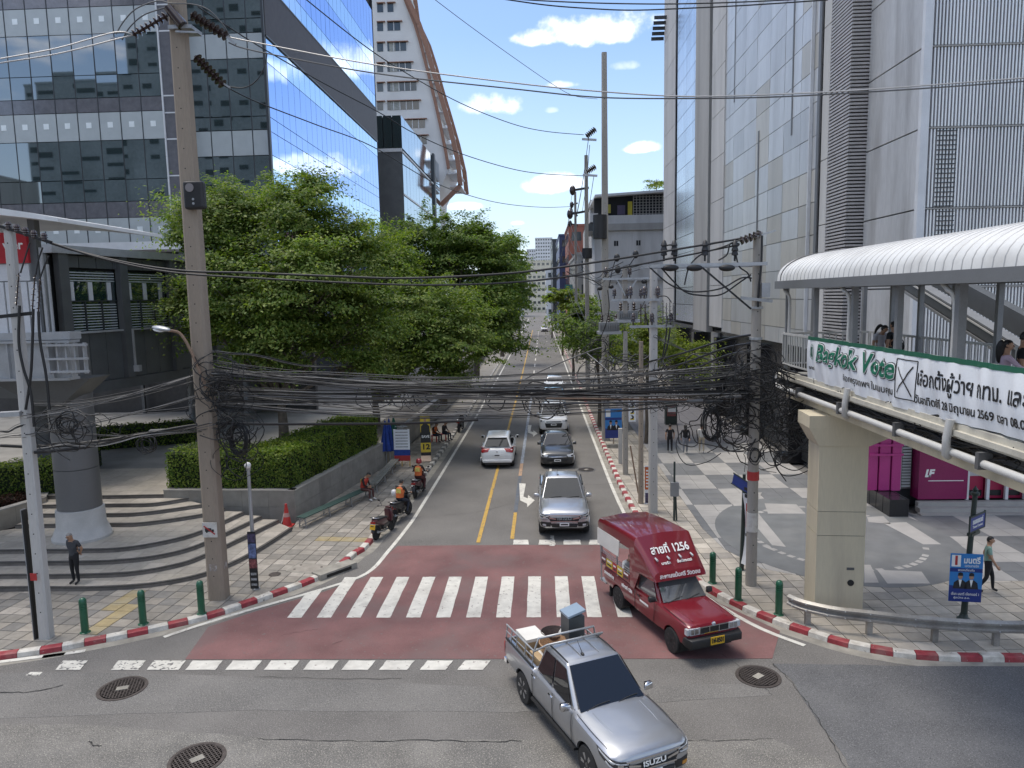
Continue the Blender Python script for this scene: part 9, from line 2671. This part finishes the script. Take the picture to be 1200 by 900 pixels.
for s2 in (-1,1):
 for x in (1.45,-1.45):wheel(so_,x,s2*.70,.335,.20,s2,M['steel_wheel'],8)
 mirror(so_,.72,s2*.79,1.12,s2,M['trim_black'],.9)
 b=MB();b.bb(2.12,2.185,min(s2*.42,s2*.70),max(s2*.42,s2*.70),.76,.93);h_=b.build('headlight',M['lamp_clear'],so_)
 b=MB();b.bb(2.186,2.192,min(s2*.46,s2*.57),max(s2*.46,s2*.57),.78,.91);b.bb(2.186,2.192,min(s2*.59,s2*.68),max(s2*.59,s2*.68),.78,.91);b.build('reflector',M['chrome'],h_)
 b=MB();b.bb(2.06,2.17,min(s2*.71,s2*.79),max(s2*.71,s2*.79),.77,.92);b.build('indicator',M['lamp_clear'],so_)
 line_on(so_,[(.62,s2*.803,1.02),(.64,s2*.815,.75),(.55,s2*.80,.42)],.007,M['trim_black'],'door_gap')
 line_on(so_,[(-.42,s2*.803,1.02),(-.42,s2*.815,.75),(-.42,s2*.80,.42)],.007,M['trim_black'],'door_gap')
 line_on(so_,[(2.05,s2*.79,.70),(.66,s2*.81,.72),(-2.3,s2*.815,.72)],.012,M['trim_black'],'side_moulding') if False else None
 b=MB();b.bar((-.28,s2*.815,.90),(-.12,s2*.815,.90),.02,.03);b.build('door_handle',M['trim_black'],so_)
 line_on(so_,[(1.0,s2*.52,1.075),(2.0,s2*.50,1.022)],.010,m,'bonnet_crease')
 line_on(so_,[(.96,s2*.73,1.052),(2.02,s2*.72,.998)],.006,M['trim_black'],'bonnet_gap')
 b=MB();b.box((.1,s2*.815,.80),(.46,.006,.055));b.build('white_strip',M['ink_white'],so_)
b=MB();b.bb(2.13,2.18,-.41,.41,.77,.925);gr_=b.build('grille',M['trim_black'],so_)
b=MB();b.bar((2.185,-.42,.93),(2.185,.42,.93),.025,.02);b.bar((2.185,-.42,.765),(2.185,.42,.765),.025,.02)
for y in (-.42,-.14,.14,.42):b.bar((2.185,y,.765),(2.185,y,.93),.022,.02)
b.build('chrome_frame',M['chrome'],gr_)
b=MB();b.hull([(2.10,-.80,.46),(2.10,.80,.46),(2.32,-.74,.48),(2.32,.74,.48),(2.32,-.74,.68),(2.32,.74,.68),(2.05,-.82,.70),(2.05,.82,.70),(1.95,-.81,.5),(1.95,.81,.5)]);b.build('front_bumper',M['trim_black'],so_)
b=MB();b.bb(2.325,2.34,-.20,.20,.50,.70);b.build('number_plate',M['plate_yellow'],so_)
e_=ROOTM[so_.name];R3=e_.to_3x3()
lettering('1ฬ-8501',M['ink_black'],so_,e_@Vector((2.34,0,.60)),R3@Vector((0,1,0)),(0,0,1),.17*sc,width=.34*sc,bold=.006,lift=.004)
b=MB();b.lathe([(.05,0),(.055,.008),(.04,.012),(.038,.004)],(2.15,0,.955),14,Matrix.Rotation(PI/2.4,3,'Y'));b.bar((2.155,-.055,.958),(2.155,.055,.958),.012,.016);b.build('badge',M['chrome'],so_)
for y0,y1 in ((-.55,-.05),(.0,.5)):line_on(so_,[(.90,y0,1.075),(.84,(y0+y1)/2,1.11),(.80,y1,1.15)],.009,M['trim_black'],'wiper')
b=MB();b.hull([(.84,-.5,1.075),(.70,.1,1.075),(.62,-.5,1.16),(.66,.05,1.14),(.76,-.2,1.12)]);b.build('dashboard_papers',M['foam'],so_)
def csec(x,zt,zl,hw):
 r_=.13
 pts=[(hw,zl),(hw+.02,(zl+zt)/2)]
 for k in range(6):
  a=PI/2*k/5;pts.append((hw-r_+.02+r_*math.cos(a),zt-r_+r_*math.sin(a)))
 pts.append((0,zt+.05))
 return [(x,y,z) for y,z in pts]+[(x,-y,z) for y,z in pts[-2::-1]]
secs=[csec(-2.62,2.42,2.13,.84),csec(-2.55,2.46,2.12,.86),csec(-1.6,2.53,2.12,.87),csec(-.72,2.55,2.12,.87),csec(-.30,2.54,2.10,.87)]
b=MB();b.smooth=True;nS=len(secs[0]);vs=[v for s_ in secs for v in s_]
b.add(vs,[(i*nS+j,(i+1)*nS+j,(i+1)*nS+j+1,i*nS+j+1) for i in range(len(secs)-1) for j in range(nS-1)])
inn=[(x,y*.965,z-.03) for x,y,z in vs]
b.add(inn,[(i*nS+j+1,(i+1)*nS+j+1,(i+1)*nS+j,i*nS+j) for i in range(len(secs)-1) for j in range(nS-1)])
b.add(secs[0]+[(x,y*.965,z-.03) for x,y,z in secs[0]],[(j,j+1,nS+j+1,nS+j) for j in range(nS-1)])
b.build('canopy_roof',m,so_,sharp=40)
top_pts=[(-.30,y,z) for (x,y,z) in csec(-.30,2.542,1.62,.872)]
low=[(.62,.80,1.60),(.62,.80,1.62),(.60,.79,1.66),(.58,.77,1.70),(.56,.74,1.735),(.545,.70,1.76),(.53,.64,1.78),(.52,.58,1.79),(.50,0,1.80)]
low=low+[(x,-y,z) for x,y,z in low[-2::-1]]
b=MB();b.smooth=True;n=len(low)
b.add(top_pts+low,[(j,n+j,n+j+1,j+1) for j in range(n-1)])
lip=[(x+.04 if True else x,y*.99,z-.10) for x,y,z in low]
lip=[(.66,.79,1.585),*[(.66,low[j][1]*.98,1.585+.0*j) for j in range(1,n-1)],(.66,-.79,1.585)]
b.add(low+lip,[(j,n+j,n+j+1,j+1) for j in range(n-1)])
b.build('front_fairing',m,so_,sharp=40)
for s2 in (-1,1):
 b=MB();b.slab([(-.62,s2*.825,1.02),(-.40,s2*.825,1.02),(-.10,s2*.822,1.58),(.62,s2*.80,1.595),(.60,s2*.79,1.66),(-.30,s2*.865,2.40),(-.62,s2*.865,2.30)],(0,s2,0),.02);b.build('fairing_side',m,so_)
 for x in (-1.45,-2.44):MB().bar((x,s2*.80,1.0),(x,s2*.85,2.16),.035).build('canopy_post',M['galv'],so_)
 MB().bb(-2.46,-.64,min(s2*.80,s2*.83),max(s2*.80,s2*.83),1.06,1.30).build('side_board',m,so_)
 for k in range(3):MB().bar((-2.46,s2*.81,1.34+k*.07),(-.64,s2*.81,1.34+k*.07),.02).build('side_rail',M['galv'],so_)
 MB().slab([(-2.56,s2*.90,1.68),(-1.22,s2*.89,1.68),(-1.18,s2*.88,2.16),(-2.58,s2*.88,2.16)],(0,s2,0),.015).build('white_blind',M['foam'],so_)
 for (x0_,x1,z0_,z1_,mm) in ((-2.45,-2.12,1.08,1.42,'poster_photo_red'),(-2.10,-1.72,1.10,1.34,'ad_yellow'),(-1.70,-1.45,1.08,1.36,'sign_red'),(-1.42,-1.08,1.09,1.36,'ad_yellow'),(-1.05,-.70,1.10,1.30,'maroon')):
  b=MB();b.bb(x0_,x1,min(s2*.832,s2*.838),max(s2*.832,s2*.838),z0_,z1_);ab_=b.build('advert_panel',M[mm] if mm in M else bpy.data.materials[mm],so_)
  for q in range(2):
   b=MB();b.bb(x0_+.05,x1-.05,min(s2*.8385,s2*.842),max(s2*.8385,s2*.842),z0_+.05+q*.1,z0_+.10+q*.1);b.build('advert_text',M['ink_white' if q else 'ad_black'],ab_)
 MB().bar((-2.3,s2*.55,.98),(-.7,s2*.55,.98),.30,.05).build('bench_seat',M['rubber'],so_)
b=MB();b.bb(-2.44,-.60,-.70,.70,.625,.66);b.build('passenger_floor',M['trim_black'],so_)
b=MB();b.bb(-2.78,-2.36,-.72,.72,.40,.45);b.build('rear_step',M['galv'],so_)
for s2 in (-1,1):MB().bar((-2.62,s2*.74,.42),(-2.54,s2*.82,2.15),.035).build('grab_pole',M['galv'],so_)
b=MB();b.bb(-2.2,2.05,-.62,.62,.30,.42);b.build('chassis',M['trim_black'],so_)
for s2 in (-1,1):MB().bb(-1.98,-1.93,min(s2*.60,s2*.80),max(s2*.60,s2*.80),.18,.5).build('mud_flap',M['rubber'],so_)
def fair_pt(y,t):return Vector((-.30+(.50+.30)*t,y,2.592-(2.592-1.80)*t))
tilt=(fair_pt(0,0)-fair_pt(0,1)).normalized()
yd=R3@Vector((0,1,0));td=R3@tilt
lettering('สายที่ 1256',M['ink_white'],so_,e_@(fair_pt(0.0,.47)+Vector((.0,0,.012))),yd,td,.34*sc,width=1.20*sc,bold=.007,lift=.012)
lettering('บางรัก',M['ink_white'],so_,e_@(fair_pt(-.28,.82)),yd,td,.11*sc,width=.28*sc,bold=.002,lift=.014)
lettering('เซ็นทรัลพระราม3',M['ink_white'],so_,e_@(fair_pt(.30,.82)),yd,td,.11*sc,width=.46*sc,bold=.002,lift=.014)
lettering('สะพานแม้นศรี วัดดอน',M['ink_white'],so_,e_@Vector((.60,0,1.69)),yd,R3@Vector((-.25,0,1)),.15*sc,width=1.25*sc,bold=.003,lift=.03)
for s2 in (-1,1):
 lettering('สองแถวประจำทาง',M['ink_white'],so_,e_@Vector((-1.95,s2*.815,.86)),R3@Vector((-s2,0,0)),(0,0,1),.13*sc,width=.62*sc,bold=.005,lift=.012)
 lettering('บริการดี 1256',M['ink_white'],so_,e_@Vector((-.85,s2*.815,.86)),R3@Vector((-s2,0,0)),(0,0,1),.13*sc,width=.62*sc,bold=.005,lift=.012)
for k in range(4):
 b=MB();b.cyl(fair_pt(-.55+k*.37,.66)+Vector((.02,0,.02)),fair_pt(-.55+k*.37,.74)+Vector((.08,0,.05)),.025,.03,8);b.build('marker_lamp',M['lamp_clear'],so_)
pas=e_@Vector((-1.16,-.60,.66))
person('passenger in white shirt sitting inside the songthaew by the side opening',tuple(pas),rz+rad(90),C('shirt_white',(.62,.62,.60)),C('jeans_dark',0),sit(.36,.0),h=1.62)
pass
